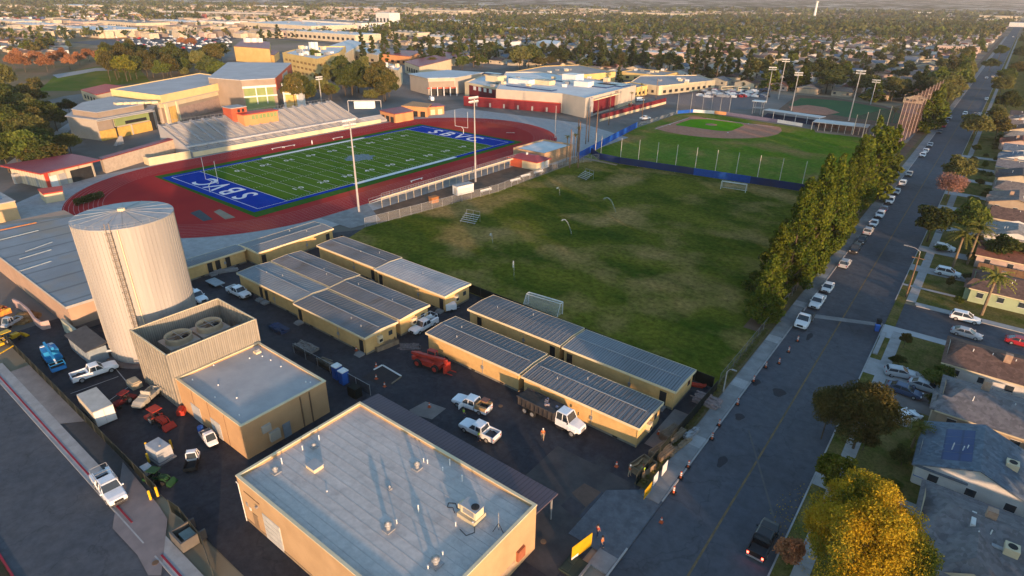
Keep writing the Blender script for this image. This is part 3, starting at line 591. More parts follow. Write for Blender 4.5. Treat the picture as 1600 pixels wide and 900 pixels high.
for i, (u, v, h, l) in enumerate(((499, 688, .7, 'thin white pipe vent by the top corner of the shop roof'), (473, 703, .6, 'thin white pipe vent near the left coping of the shop roof'), (441, 725, .8, 'thin white pipe vent behind the upper left round vent'), (703, 727, .8, 'thin white pipe vent near the street coping of the shop roof'), (692, 736, .5, 'short white pipe vent left of the street coping'), (722, 752, .8, 'thin white pipe vent above the roof air conditioner'), (654, 800, .9, 'tall thin white pipe vent between middle vent and air conditioner'), (620, 818, .5, 'stub pipe right beside the middle round vent'), (662, 722, .5, 'stub pipe left of three beside the street-side round vent'), (668, 724, .5, 'stub pipe right of the street-side round vent'), (712, 822, .5, 'thin pipe in front left of the air conditioner'), (739, 822, .5, 'thin pipe in front of the air conditioner'), (692, 868, .5, 'stub pipe beside the largest round vent'), (669, 890, .5, 'thin pipe at the very bottom of the shop roof'), (749, 810, .6, 'thin pipe at the right of the air conditioner'), (511, 768, .1, 'tiny flush drain cap on the left part of the shop roof'))):
    x, y = rp_(u, v); part('vent_pipe', M().cyl(0, 0, -.02, h, .06, .06, 8).cyl(0, 0, h, h + .06, .09, .09, 8), pipew, B, loc=(x - BX0, y - BY0, RZ), label=l)
x, y = rp_(731, 812); ac = thing('roof_air_conditioner', 'boxy rooftop air conditioner on a wooden platform, round black fan on top', 'air conditioner', x, y + .6, 0, None, RZ)
part('platform', M().box(-1.15, 1.15, -.95, .85, -.02, .5), mat('ply', (.50, .42, .28)), ac); part('cabinet', M().box(-.95, 1.05, -.6, .6, .5, 1.45), fascia, ac)
part('top', M().box(-1.0, 1.1, -.65, .65, 1.45, 1.52), tankroof, ac); f_ = part('fan_guard', M().cyl(.5, 0, 1.52, 1.6, .42, .42, 18), dark, ac); part('hub', M().cyl(.5, 0, 1.6, 1.64, .1, .1, 8), black, f_)
part('duct', M().box(-1.45, -.95, -.45, .35, .55, 1.1), fascia, ac); part('grille', M().box(-.6, .8, -.63, -.6, .7, 1.3), galv, ac)
pts = [(-1.2, -.1, .3), (-1.8, -.2, .05), (-2.4, .2, .04), (-3.0, -.2, .04), (-2.7, -.7, .04), (-2.2, -.4, .04), (-1.6, -.8, .04)]
part('cable', M().path(pts, .035).path([(.9, -.6, .1), (1.6, -1.4, .04), (1.2, -2.2, .04), (.2, -2.0, .04)], .03), dark, ac)
x, y = rp_(779, 828); an = thing('roof_antenna', 'slim tripod antenna mast near the right coping of the shop roof', 'antenna', x, y, 0, None, RZ)
part('mast', M().tube((0, 0, 0), (0, 0, 2.3), .035), galv, an)
for a in (0, 120, 240): part('leg', M().tube((0, 0, .9), (.6 * math.cos(R(a)), .6 * math.sin(R(a)), 0), .03), black, an)
# corner sighting pipe of the left wall (white downspout seen at the left corner) 
# purple-brown canopy roof behind
S = thing('shed_canopy', 'long low purple-brown canopy roof behind the shop building', 'canopy', -55.6, 38.1)
part('roof', M().prism([(0, 0), (29.5, 0), (29.5, 4.5), (0, 4.5)], [4.15, 4.15, 3.75, 3.75], [4.3, 4.3, 3.9, 3.9]), shedroof, S)
for k in range(8): part('post', M().box(.3 + k * 4.08, .45 + k * 4.08, 4.1, 4.25, -.03, 3.85), galv, S)
part('back_wall', M().box(.1, 29.3, .05, .2, -.03, 4.1), mat('dark_wall', (.10, .08, .075)), S)
# ------------------------------------------------------------------ middle building
mx0, mx1, my0, my1, mh_ = -78.3, -61.9, 26.5, 38.9, 5.1
Bm = thing('pump_building', 'tan flat-roofed building joined to the ribbed screen enclosure, white dots on its roof', 'building', mx0, my0)
w2, d2 = mx1 - mx0, my1 - my0
part('wall', shell(0, w2, 0, d2, -.05, mh_), mat('orange_tan_wall', (.50, .30, .15), (.43, .25, .125), .25, .9), Bm)
part('roof', M().box(.25, w2 - .25, .25, d2 - .25, mh_ - .5, mh_ - .2), membr2, Bm); part('coping', coping(M(), 0, w2, 0, d2, mh_), fascia, Bm)
for k in range(1, 4): part('wall_joint', M().box(w2 * k / 4 - .03, w2 * k / 4 + .03, -.03, 0, 0, mh_ - .1), rust, Bm)
part('roll_up_door', M().box(3.0, 5.4, -.06, 0, -.03, 2.6), mat('pale_grey_door', (.42, .42, .41)), Bm); part('roll_up_door', M().box(8.2, 10.6, -.06, 0, -.03, 2.6), mat('pale_grey_door', (.42, .42, .41)), Bm)
part('side_door', M().box(w2, w2 + .05, 5.2, 6.3, -.03, 2.2), mat('blue_grey_door', (.22, .25, .28)), Bm)
part('electric_box', M().box(w2, w2 + .35, 2.4, 3.6, 2.6, 3.6), greyst, Bm); part('electric_box', M().box(w2, w2 + .45, 3.2, 4.6, .8, 2.2), greyst, Bm)
part('downpipe', M().box(w2, w2 + .12, 8.2, 8.35, 0, mh_ - .2), rust, Bm); part('downpipe', M().box(w2, w2 + .12, 9.6, 9.75, 0, mh_ - .2), rust, Bm)
for i, (u, v) in enumerate(((301, 594), (334, 571), (341, 602), (316, 622), (336, 621), (370, 622), (374, 649), (390, 560), (410, 557), (423, 563), (439, 573), (478, 597), (485, 598))):
    x, y = G(u, v, mh_ - .2); part('roof_cap', M().cyl(0, 0, -.01, .16, .11, .08, 8), white, Bm, loc=(x - mx0, y - my0, mh_ - .2), label='small white cap on the pump roof, ' + ['nearest the screen wall', 'by the rear coping left of centre', 'with a dark stain behind it', 'in the left row, upper', 'in the left row, lower', 'with a dark stain, right of the left row', 'nearest the front corner', 'left of the square rear vent', 'right below the square rear vent', 'second right of the square rear vent', 'near the rear right coping', 'first of two at the right corner', 'second of two at the right corner'][i])
x, y = G(402, 551, mh_ - .2); t = thing('square_vent', 'square cream vent hood in the rear corner of the pump building roof', 'roof vent', x, y, 0, None, mh_ - .2); part('base', M().box(-.45, .45, -.4, .4, 0, .3), fascia, t); part('hood', M().box(-.3, .3, -.3, .3, .3, .65), galv, t)
# ------------------------------------------------------------------ ribbed enclosure with cooling towers
ex0, ex1, ey0, ey1, eh = -89.3, -78.5, 26.2, 39.2, 8.9
E_ = thing('screen_enclosure', 'tall open-topped ribbed metal screen around two cooling towers, beside the tank', 'enclosure', ex0, ey0)
we, de = ex1 - ex0, ey1 - ey0
def ribwall(x0, y0, x1, y1, m_, lab=None):
    d = Vector((x1 - x0, y1 - y0)); L = d.length; d.normalize(); a = math.atan2(d.y, d.x); b = M()
    o = part('screen_wall', M().box(0, L, -.05, .05, -.03, eh), m_, E_, loc=(x0, y0, 0), rz=a)
    r = M()
    for k in range(int(L / .9) + 1): r.box(k * .9, k * .9 + .07, -.12, -.05, .05, eh - .05); r.box(k * .9, k * .9 + .07, .05, .12, .05, eh - .05)
    part('rib', r, m_, o)['kind'] = 'stuff'
    part('cap_rail', M().box(-.06, L + .06, -.1, .1, eh, eh + .08), fascia, o)
ribwall(0, 0, we, 0, steelsid); ribwall(we, 0, we, de, steelsidy); ribwall(we, de, 0, de, steelsid); ribwall(0, de, 0, 0, steelsidy)
for (x, y) in ((0, 0), (we, 0), (we, de), (0, de)): part('corner_post', M().box(x - .12, x + .12, y - .12, y + .12, -.03, eh + .1), steelsid, E_)
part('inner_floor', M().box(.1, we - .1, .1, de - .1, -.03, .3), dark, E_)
def tower(label, cx, cy, group='cooling towers inside the screen'):
    t = thing('cooling_tower', label, 'cooling tower', cx, cy, 0, group)
    part('casing', M().box(-2.1, 2.1, -2.15, 2.15, .3, 7.2), mat('tower_casing', (.44, .34, .26), (.34, .27, .22), 1, .7), t)

    b = M(); n = 32; rings = []
    for r, z in ((1.85, 7.2), (1.72, 7.6), (1.85, 8.1), (1.70, 8.1), (1.6, 7.6), (1.65, 7.25)): rings.append([(r * math.cos(2 * math.pi * i / n), r * math.sin(2 * math.pi * i / n), z) for i in range(n)])
    b.loft(rings, cap=False); st = part('fan_stack', b, mat('stack_fibreglass', (.48, .34, .21), (.38, .27, .17), 1, .6), t, True)
    bl = M()
    for k in range(6):
        a = k * math.pi / 3; ca, sa = math.cos(a), math.sin(a)
        bl.add([(.1 * ca - .16 * -sa, .1 * sa - .16 * ca, 7.72), (1.5 * ca + .05 * sa, 1.5 * sa - .05 * ca, 7.76), (1.5 * ca - .22 * sa, 1.5 * sa + .22 * ca, 7.64), (.1 * ca - .1 * sa, .1 * sa + .2 * ca, 7.6)], [(0, 1, 2, 3)])
    part('fan_blade', bl, rust, st); part('hub', M().cyl(0, 0, 7.55, 7.9, .3, .25, 12), rust, st)
    part('guard_bar', M().box(-1.7, 1.7, -.03, .03, 8.03, 8.07).box(-.03, .03, -1.7, 1.7, 8.03, 8.07), galv, st)
    part('inlet_louvre', M().box(-2.16, -2.1, -2.0, 2.0, 1, 5.6).box(2.1, 2.16, -2.0, 2.0, 1, 5.6), galv, t)
    part('motor', M().box(-.2, .2, .5, 1.3, 7.35, 7.6), dark, t); return t
tower('left cooling tower in the screen, with a brown round fan stack', -84.4, 30.4); tower('right cooling tower in the screen, nearer the classrooms', -84.4, 35.0)
pp = solo('cooling_pipe', 'bent dark pipework at the right end of the cooling towers', 'pipe', M().path([(-83.5, 37.6, .3), (-83.5, 37.6, 6.3), (-82.2, 38.2, 7.0), (-80.6, 38.2, 6.6), (-80.6, 38.0, 3)], .16, 8).path([(-86.5, 27.6, .3), (-86.5, 27.6, 4.5), (-85.5, 28.2, 5)], .2, 8), galv)
# ------------------------------------------------------------------ tank
TX, TY, TR, TH = -99.49, 32.65, 6.76, 22.3
T = thing('storage_tank', 'huge cream cylindrical storage tank with a caged ladder and a shallow cone roof', 'tank', TX, TY)
b = M(); n = 96; rg = []
for z in [0] + [k * 2.2 for k in range(1, 11)] + [TH]: rg.append([(TR * math.cos(2 * math.pi * i / n), TR * math.sin(2 * math.pi * i / n), z) for i in range(n)])
b.loft(rg, cap=False); part('shell', b, tankm, T, True)
rb = M()
for i in range(72):
    a = 2 * math.pi * i / 72; rb.obox((TR + .03) * math.cos(a), (TR + .03) * math.sin(a), TH / 2 + .1, .05, .04, TH - .3, a)
part('standing_seam', rb, tankm, T)['kind'] = 'stuff'
hb = M()
for z in (TH - .08, .05): hb.cyl(0, 0, z, z + .14, TR + .12, TR + .12, 64, cap=False)
part('rim_band', hb, tankm, T)
for k in range(16):
    a0, a1 = 2 * math.pi * k / 16, 2 * math.pi * (k + 1) / 16
    mid = (a0 + a1) / 2
    pl_ = M().prism([((.5) * math.cos(a0), .5 * math.sin(a0)), ((TR + .1) * math.cos(a0), (TR + .1) * math.sin(a0)), ((TR + .1) * math.cos(mid), (TR + .1) * math.sin(mid)), ((TR + .1) * math.cos(a1), (TR + .1) * math.sin(a1)), (.5 * math.cos(a1), .5 * math.sin(a1))],
                    [TH + .75, TH + .04, TH + .04, TH + .04, TH + .75], [TH + .80, TH + .10, TH + .10, TH + .10, TH + .80])
    part('roof_plate', pl_, tankroof if k % 5 else mat('tank_roof_paint_warm', (.36, .35, .33), (.29, .28, .27), .5, .6), T)
sr = M()
for k in range(16): a = 2 * math.pi * k / 16; sr.tube((.5 * math.cos(a), .5 * math.sin(a), TH + .84), ((TR) * math.cos(a), (TR) * math.sin(a), TH + .16), .03, 4)
part('roof_rib', sr, tankroof, T)
part('roof_hatch', M().cyl(0, 0, TH + .7, TH + 1.15, .62, .5, 14), fascia, T)
la = math.atan2(G(171, 359, TH)[1] - TY, G(171, 359, TH)[0] - TX)
ld = M(); ca, sa = math.cos(la), math.sin(la); tx, ty = -sa, ca; r0 = TR + .25
for s_ in (-.28, .28): ld.tube((r0 * ca + tx * s_, r0 * sa + ty * s_, 1.0), (r0 * ca + tx * s_, r0 * sa + ty * s_, TH + 1.1), .045, 5)
for k in range(70): ld.tube((r0 * ca - tx * .28, r0 * sa - ty * .28, 1.2 + k * .3), (r0 * ca + tx * .28, r0 * sa + ty * .28, 1.2 + k * .3), .022, 4)
lrust = mat('ladder_tan', (.27, .215, .16), (.20, .155, .115), 1, .7); lo = part('ladder', ld, lrust, T)
cg = M()
for k in range(20):
    z = 2.6 + k * 1.02; pts = []
    for j in range(7):
        t = math.pi * j / 6; rr = r0 + .75 * math.sin(t); pts.append((rr * ca + tx * .42 * math.cos(t), rr * sa + ty * .42 * math.cos(t), z))
    cg.path(pts, .03, 4)
for j in (1, 3, 5):
    t = math.pi * j / 6; rr = r0 + .75 * math.sin(t); cg.tube((rr * ca + tx * .42 * math.cos(t), rr * sa + ty * .42 * math.cos(t), 2.6), (rr * ca + tx * .42 * math.cos(t), rr * sa + ty * .42 * math.cos(t), 22.2), .025, 4)
part('cage', cg, lrust, lo)
gp = la + .16; part('level_pipe', M().tube(((TR + .2) * math.cos(gp), (TR + .2) * math.sin(gp), .5), ((TR + .2) * math.cos(gp), (TR + .2) * math.sin(gp), TH), .07, 6), fascia, T)
rl = M(); nn = 40
for i in range(nn):
    a = 2 * math.pi * i / nn; a2 = 2 * math.pi * (i + 1) / nn
    if abs(((a - la + math.pi) % (2 * math.pi)) - math.pi) < 1.0:
        rl.tube((TR * math.cos(a), TR * math.sin(a), TH), (TR * math.cos(a), TR * math.sin(a), TH + .7), .02, 4)
        for h in (.35, .7): rl.tube((TR * math.cos(a), TR * math.sin(a), TH + h), (TR * math.cos(a2), TR * math.sin(a2), TH + h), .016, 4)
part('guard_rail', rl, galv, T)
struct('tank_ring_footing', M().cyl(TX, TY, -.05, .25, TR + 1.1, TR + .9, 48), mat('footing', (.19, .14, .12), (.14, .10, .09), .6, .9))
for i, (u, v) in enumerate(((158, 556), (164, 562))):
    x, y = G(u, v); solo('pipe_bend', ['thick white gooseneck pipe at the tank foot, rear one', 'thick white gooseneck pipe at the tank foot, nearer one'][i], 'pipe', M().path([(0, 0, -.1), (0, 0, .9), (.25, .1, 1.3), (.7, .3, 1.45), (3.0, 1.2, 1.45)], .22, 8), pipew, 'white pipes entering the tank', smooth=True, loc=(x, y, 0), rz=R(35))
x, y = G(157, 545); solo('pipe_rack', 'white square pipe frame beside the tank pipes', 'pipe', M().path([(0, 0, 0), (0, 0, 1.6), (1.5, .5, 1.6), (1.5, .5, 0)], .08, 6), pipew, loc=(x, y, 0))
# ------------------------------------------------------------------ grey deck-roofed building at the left
Lb = thing('warehouse', 'wide low building with a weathered grey roof behind the tank', 'building', -172, 25.2)
wq, dq = 58.2, 19.0
part('wall', M().box(.2, wq - .2, .2, dq, -.05, 4.75), mat('pinkish_tan', (.42, .28, .20), (.36, .24, .17), .3, .9), Lb)
part('roof', M().prism([(0, 0), (wq, 0), (wq, dq), (8, dq)], 4.75, 5.0), greyroof, Lb)
part('roof_edge', M().box(0, wq + .08, -.08, 0, 4.6, 5.06).box(wq, wq + .08, 0, dq, 4.6, 5.06), pconc, Lb)
for k, (u0, v0, u1, v1) in enumerate(((30, 405, 80, 390), (30, 424, 80, 408), (0, 375, 60, 360), (40, 393, 82, 378))):
    p, q = G(u0, v0, 5.03), G(u1, v1, 5.03); part('roof_ridge_cap', M().tube((p[0] + 172, p[1] - 25.2, 5.03), (q[0] + 172, q[1] - 25.2, 5.03), .12, 5), mat('cap_blue_grey', (.30, .35, .38)), Lb)
p, q = G(0, 360, 5.03), G(57, 348, 5.03); part('roof_ridge_cap', M().tube((p[0] + 172, p[1] - 25.2, 5.05), (q[0] + 172, q[1] - 25.2, 5.05), .16, 5), mat('rust_orange', (.42, .17, .06)), Lb, label='rusty orange flashing strip across the roof')
part('low_trim', M().box(wq - .2, wq - .1, .2, dq, -.05, 1.0), mat('dark_trim', (.2, .14, .12)), Lb)
B3 = thing('block_building', 'small sunlit tan block building at the left edge of the view', 'building', -202, 33)
part('wall', M().box(0, 12.8, 0, 6.1, -.05, 4.6), mat('tan_plain', (.50, .36, .20), (.44, .31, .17), .3, .9), B3); part('roof', M().box(-.1, 12.9, -.1, 6.2, 4.6, 4.85), pconc, B3); part('skylight', M().box(6, 9, 1.5, 4.5, 4.85, 5.0), solar, B3)
part('side_door', M().box(10.5, 11.8, -.05, 0, 0, 2.4), white, B3)
# pinkish curved garden wall, soil heap, sheds in the left corner
wl_ = M(); pts = PX([(24, 478), (36, 484), (48, 494), (58, 508), (68, 515), (80, 512)])
for p, q in zip(pts, pts[1:]):
    d = Vector((q[0] - p[0], q[1] - p[1])); nn_ = Vector((-d.y, d.x)).normalized() * .15
    wl_.prism([(p[0] - nn_.x, p[1] - nn_.y), (q[0] - nn_.x, q[1] - nn_.y), (q[0] + nn_.x, q[1] + nn_.y), (p[0] + nn_.x, p[1] + nn_.y)], -.1, 1.5)
solo('curved_wall', 'low curved pinkish wall around a soil heap by the grey-roofed building', 'wall', wl_, mat('pink_wall', (.46, .33, .30)))
x, y = G(112, 545); sh = thing('storage_shed', 'blue grey storage shed with a dark roof between the lift and the tank', 'shed', x, y, R(0))
part('wall', M().box(0, 8.2, 0, 2.6, -.03, 2.6), mat('shed_blue', (.24, .28, .31)), sh); part('roof', M().prism([(-.2, -.3), (8.4, -.3), (8.4, 2.9), (-.2, 2.9)], [2.6, 2.6, 3.0, 3.0], [2.7, 2.7, 3.1, 3.1]), mat('shed_dark_roof', (.09, .085, .085)), sh)
for k in range(3): part('shed_door', M().box(.6 + 2.6 * k, 2.6 + 2.6 * k, -.05, 0, 0, 2.2), mat('shed_door', (.28, .31, .33)), sh)
x, y = G(103, 517); solo('block_wall', 'pale green-grey low wall behind the storage shed', 'wall', M().box(0, 9.5, -.2, .2, -.1, 2.4), mat('pale_green_wall', (.38, .38, .30)), loc=(x, y, 0))
hp = M()
for k in range(60):
    a = random.uniform(0, 6.28); r = random.random() ** .6 * 2.6; hz = max(.1, 1.3 * (1 - r / 2.8)); s_ = random.uniform(.2, .5); hp.obox(r * math.cos(a), r * math.sin(a) * .8, hz * .6, s_, s_, s_, random.uniform(0, 3), random.uniform(-.5, .5))
hp.cyl(0, 0, -.1, 1.0, 2.7, .5, 12); x, y = G(38, 497); solo('soil_heap', 'heap of brown clods inside the curved pink wall', 'heap', hp, mat('clods', (.26, .16, .07), (.16, .09, .04), 1.5, .95), loc=(x, y, 0))
# ------------------------------------------------------------------ fences
def fence(name, label, pts, h, m_, step=3.0, post=.04, rail=True, pm=None, cat='fence', group=None, base=0.0, stuffposts=False):
    if m_ is grnscreen and pm is None: pm = mat('post_dark', (.05, .055, .05))
    x0, y0 = pts[0]; t = thing(name, label, cat, x0, y0, 0, group, base); pm = pm or galv
    pb_ = M(); pmesh = M().cyl(0, 0, -.05, h + .05, post, post, 6).mesh('post', pm)
    for (a, b) in zip(pts, pts[1:]):
        d = Vector((b[0] - a[0], b[1] - a[1])); L = d.length; n = max(1, int(round(L / step)))
        o = (a[0] - x0, a[1] - y0)
        pb_.add([(o[0], o[1], .03), (o[0] + d.x, o[1] + d.y, .03), (o[0] + d.x, o[1] + d.y, h), (o[0], o[1], h)], [(0, 1, 2, 3)])
        for k in range(n + 1):
            if k == 0 and a != pts[0]: continue
            link('post', pmesh, t, (o[0] + d.x * k / n, o[1] + d.y * k / n, 0))
        if rail: part('top_rail', M().tube((o[0], o[1], h), (o[0] + d.x, o[1] + d.y, h), post * .8, 5), pm, t)
    part('mesh_panel', pb_, m_, t); return t
fence('lane_fence', 'dark screened fence between the campus lane and the equipment yard', [(-122, 17.0), (-64.3, 16.7)], 1.7, grnscreen)
fence('gate_fence', 'black screened fence beside the lower left gate, running to the shop building', [G(268, 800), G(285, 812), G(318, 855), G(335, 905)], 1.9, grnscreen)
fence('street_fence', 'black screened construction fence along the street pavement', [(-21.6, 52.8), (-21.3, 78)], 1.9, grnscreen)
fence('field_fence', 'dark screened fence between the classrooms and the soccer field', [(-22.0, 78.4), (-69, 79.6), (-113, 80.6)], 1.9, grnscreen)
fence('pavement_fence', 'chain link fence between the pavement and the soccer field', [(-21.6, 80), (-21.4, 196)], 1.9, screenmat('old_link', (.12, .12, .10), .25), pm=mat('post_old', (.16, .16, .15)))
fence('bleacher_fence', 'chain link fence along the left edge of the soccer field', [(-117, 91), (-110.4, 136), (-113, 177.7), (-107, 189)], 2.4, linkm, step=3.4)
fence('corner_fence', 'dark wire fence beside the blue toilets behind the pump building', [(-79.2, 44.9), (-60.5, 45.0)], 1.8, screenmat('dark_wire', (.03, .03, .03), .6))
# concrete block pen by the gate
x, y = G(268, 845); pn = thing('block_pen', 'open dark concrete pen with a pale tank inside by the lower left gate', 'pen', x, y)
part('wall', M().box(0, 2.6, 0, .2, 0, 1.3).box(0, .2, .2, 2.6, 0, 1.3).box(2.4, 2.6, .2, 2.6, 0, 1.3), mat('pen_block', (.13, .12, .11)), pn)
solo('sump_box', 'pale green square box inside the dark pen', 'box', M().box(x + .7, x + 2.2, y + .6, y + 1.8, 0, 1.0), mat('sump_green', (.22, .26, .24)))
# banners along the fence
def board(label, u, v, w_, h, m_, post=False, rz=R(90), z=.5, cat='banner', txt=None):
    x, y = G(u, v); t = thing('fence_banner', label, cat, x, y, rz)
    part('sheet', M().box(-w_ / 2, w_ / 2, -.04, .0, z, z + h), m_, t)
    if txt:
        for k, (s_, yy) in enumerate(txt):
            o = link('lettering', text_mesh(s_, yy[1], yy[2], 'lettering'), t, (0, -.05, z + yy[0])); o.rotation_euler = (R(90), 0, 0)
    return t
dark_ink = cedar = mat('dark_ink', (.08, .04, .02)); ybn = mat('banner_yellow', (.55, .31, .01), (.46, .26, .01), 1, .6)
board('yellow banner on the black street fence', 1011, 775, 1.9, 1.4, ybn, z=.2)
board('white and red banner between the yellow one and the white one on the street fence', 1023, 757, 1.2, 1.5, white, z=.2); board('white notice board on the street fence', 1037, 741, 1.4, 1.6, white, z=.2)
gt = board('tall bright yellow panel standing at the entrance gate by a green tank lid', 908, 866, 3.0, 1.9, ybn, rz=R(78), z=.2, cat='panel'); part('white_edge', M().box(-1.5, -.5, -.05, -.045, .2, .6), white, gt)
x, y = G(910, 880); gd = thing('utility_vault', 'dark green utility vault with a pale kerb below the yellow panel', 'vault', x, y, R(0)); part('lid', M().box(-1.5, .6, -2.2, .2, -.02, .25).box(-1.3, -.5, -2, -1.1, .25, .3).box(-1.3, -.5, -.9, 0, .25, .3), mat('vault_green', (.035, .05, .04)), gd); part('kerb', M().box(.6, .8, -2.3, .3, -.02, .3), concrete, gd)
# ------------------------------------------------------------------ vehicles
def paint(name, c_): return mat('paint_' + name, c_, tuple(x * .93 for x in c_), 1.5, .3, spec=.5)
PW, PS, PG, PB, PK, PR, PD = paint('white', (.74, .75, .76)), paint('silver', (.38, .39, .41)), paint('grey', (.13, .14, .155)), paint('blue', (.04, .07, .14)), paint('black', (.012, .012, .014)), paint('red', (.35, .02, .03)), paint('sand', (.40, .37, .31))
WHM = {}
def wheelmesh(r, w_):
    k = (r, w_)
    if k not in WHM:
        b = M(); n = 14; rg = []
        for rr, y in ((r * .6, -w_ / 2), (r * .95, -w_ / 2), (r, -w_ / 2 + .04), (r, w_ / 2 - .04), (r * .95, w_ / 2), (r * .6, w_ / 2)): rg.append([(rr * math.cos(2 * math.pi * i / n), y, rr * math.sin(2 * math.pi * i / n)) for i in range(n)])
        b.loft(rg); t = b.mesh('wheel', black, False)
        b = M(); rg = []
        for rr, y in ((r * .58, -w_ / 2 - .015), (r * .58, w_ / 2 + .015)): rg.append([(rr * math.cos(2 * math.pi * i / n), y, rr * math.sin(2 * math.pi * i / n)) for i in range(n)])
        b.loft(rg); WHM[k] = (t, b.mesh('rim', galv, False))
    return WHM[k]
def ring(x, zb, zt, w_):
    return [(x, -w_ * .9, zb), (x, -w_, zb + .14), (x, -w_, (zb + zt) / 2 + .05), (x, -w_ * .94, zt - .05), (x, -w_ * .84, zt), (x, w_ * .84, zt), (x, w_ * .94, zt - .05), (x, w_, (zb + zt) / 2 + .05), (x, w_, zb + .14), (x, w_ * .9, zb)]
def cabin(t, xs, zb, zt, w_, body, name='cabin', cover=True):
    """xs: bottom rear, top rear, top front, bottom front. dark glasshouse, painted roof and pillars"""
    xr, xtr, xtf, xf = xs; wt = w_ * .80; wb = w_ * .93
    g = M(); g.loft([[(xr, -wb, zb), (xr, wb, zb), (xf, wb, zb), (xf, -wb, zb)], [(xtr, -wt, zt), (xtr, wt, zt), (xtf, wt, zt), (xtf, -wt, zt)]])
    go = part('windows', g, glass, t)
    rf = M(); rf.loft([[(xtr - .05, -wt - .02, zt - .02), (xtr - .05, wt + .02, zt - .02), (xtf + .06, wt + .02, zt - .02), (xtf + .06, -wt - .02, zt - .02)], [(xtr + .08, -wt + .1, zt + .06), (xtr + .08, wt - .1, zt + .06), (xtf - .12, wt - .1, zt + .06), (xtf - .12, -wt + .1, zt + .06)]])
    part('roof_panel', rf, body, t)
    pm = M()
    for s_ in (-1, 1):
        pm.tube((xr, s_ * wb, zb), (xtr, s_ * wt, zt), .055, 5); pm.tube((xf, s_ * wb, zb), (xtf, s_ * wt, zt), .05, 5)
        mxx = (xr + xf) / 2 - .05; pm.tube((mxx, s_ * (wb + .005), zb), (mxx, s_ * (wt + .005), zt), .05, 5)
        pm.tube((xr, s_ * (wb + .005), zb), (xf, s_ * (wb + .005), zb), .04, 5)
    part('pillar', pm, body, go)
def car(label, kind, body, x, y, rz, group=None, lit=False, z=0.0, cat=None):
    cat = cat or {'sedan': 'car', 'suv': 'car', 'hatch': 'car', 'pickup': 'pickup truck', 'van': 'van', 'crew': 'pickup truck'}[kind]
    nm = {'sedan': 'parked_car', 'suv': 'parked_suv', 'hatch': 'parked_car', 'pickup': 'pickup_truck', 'van': 'van', 'crew': 'pickup_truck'}[kind]
    t = thing(nm, label, cat, x, y, rz, group, z)
    if kind == 'sedan':
        L, w_, wb, wr = 4.6, .90, 1.38, .33
        rg = [ring(-2.3, .38, .72, .74), ring(-2.18, .26, .95, .84), ring(-1.4, .22, 1.0, .9), ring(-.5, .2, .98, .91), ring(.9, .2, .95, .91), ring(1.7, .22, .88, .88), ring(2.15, .26, .74, .8), ring(2.3, .36, .6, .68)]
        cb = ((-1.95, -1.15, .25, 1.15), .93, 1.42)
    elif kind in ('suv', 'hatch'):
        k = 1.0 if kind == 'suv' else .9
        L, w_, wb, wr = 4.7 * k, .95 * (k * .3 + .7), 1.42 * k, .37
        rg = [ring(-2.33 * k, .42, .9, .8), ring(-2.25 * k, .3, 1.05, .9), ring(-1.4 * k, .26, 1.08, .94), ring(.8 * k, .26, 1.08, .95), ring(1.6 * k, .28, 1.0, .92), ring(2.15 * k, .3, .9, .86), ring(2.35 * k, .4, .7, .75)]
        cb = ((-2.2 * k, -1.95 * k, .15, 1.1 * k), 1.04, 1.68 if kind == 'suv' else 1.5)
    elif kind == 'van':
        L, w_, wb, wr = 5.4, .98, 1.7, .37
        rg = [ring(-2.7, .4, 2.0, .9), ring(-2.6, .3, 2.15, .95), ring(1.0, .3, 2.15, .97), ring(1.35, .3, 2.0, .97), ring(2.0, .32, 1.2, .96), ring(2.6, .36, 1.0, .9), ring(2.7, .45, .8, .8)]; cb = None
    else:
        L, w_, wb, wr = 5.8, .99, 1.85, .40
        rg = [ring(-1.0 if kind == 'pickup' else -.85, .38, 1.14, .97), ring(.9, .36, 1.14, .99), ring(1.2, .36, 1.12, .99), ring(2.3, .38, 1.08, .96), ring(2.8, .42, .98, .9), ring(2.9, .5, .8, .85)]
        cb = ((-.75, -.55, .55, 1.15), 1.1, 1.78) if kind == 'pickup' else ((-1.0, -.85, .55, 1.15), 1.1, 1.80)
    part('body', M().loft(rg), body, t, False)
    if cb: cabin(t, cb[0], cb[1], cb[2], w_, body)
    if kind == 'van':
        part('windscreen', M().add([(1.42, -.85, 1.95), (1.42, .85, 1.95), (2.02, .86, 1.25), (2.02, -.86, 1.25)], [(0, 1, 2, 3)]).add([(.4, -.985, 1.4), (1.5, -.985, 1.3), (1.3, -.97, 1.9), (.4, -.97, 1.95)], [(0, 1, 2, 3)]).add([(.4, .985, 1.4), (1.5, .985, 1.3), (1.3, .97, 1.9), (.4, .97, 1.95)], [(0, 1, 2, 3)]), glass, t)
    if kind in ('pickup', 'crew'):
        b = M(); xb0, xb1 = -2.9, (-.8 if kind == 'pickup' else -1.05)
        b.box(xb0, xb1, -.97, -.86, .45, 1.22).box(xb0, xb1, .86, .97, .45, 1.22).box(xb0, xb0 + .09, -.86, .86, .5, 1.2).box(xb1 - .08, xb1, -.86, .86, .5, 1.25).box(xb0 + .09, xb1 - .08, -.86, .86, .5, .62)
        part('cargo_bed', b, body, t); part('bed_liner', M().box(xb0 + .1, xb1 - .09, -.84, .84, .62, .66), mat('bed_liner', (.07, .07, .075)), t)
    fr_ = L / 2
    part('bumper', M().box(-fr_ - .06, -fr_ + .1, -w_ * .86, w_ * .86, .36, .58), galv if kind in ('pickup', 'crew') else body, t); part('bumper', M().box(fr_ - .1, fr_ + .06, -w_ * .82, w_ * .82, .34, .54), mat('bumper_dark', (.06, .06, .065)), t)
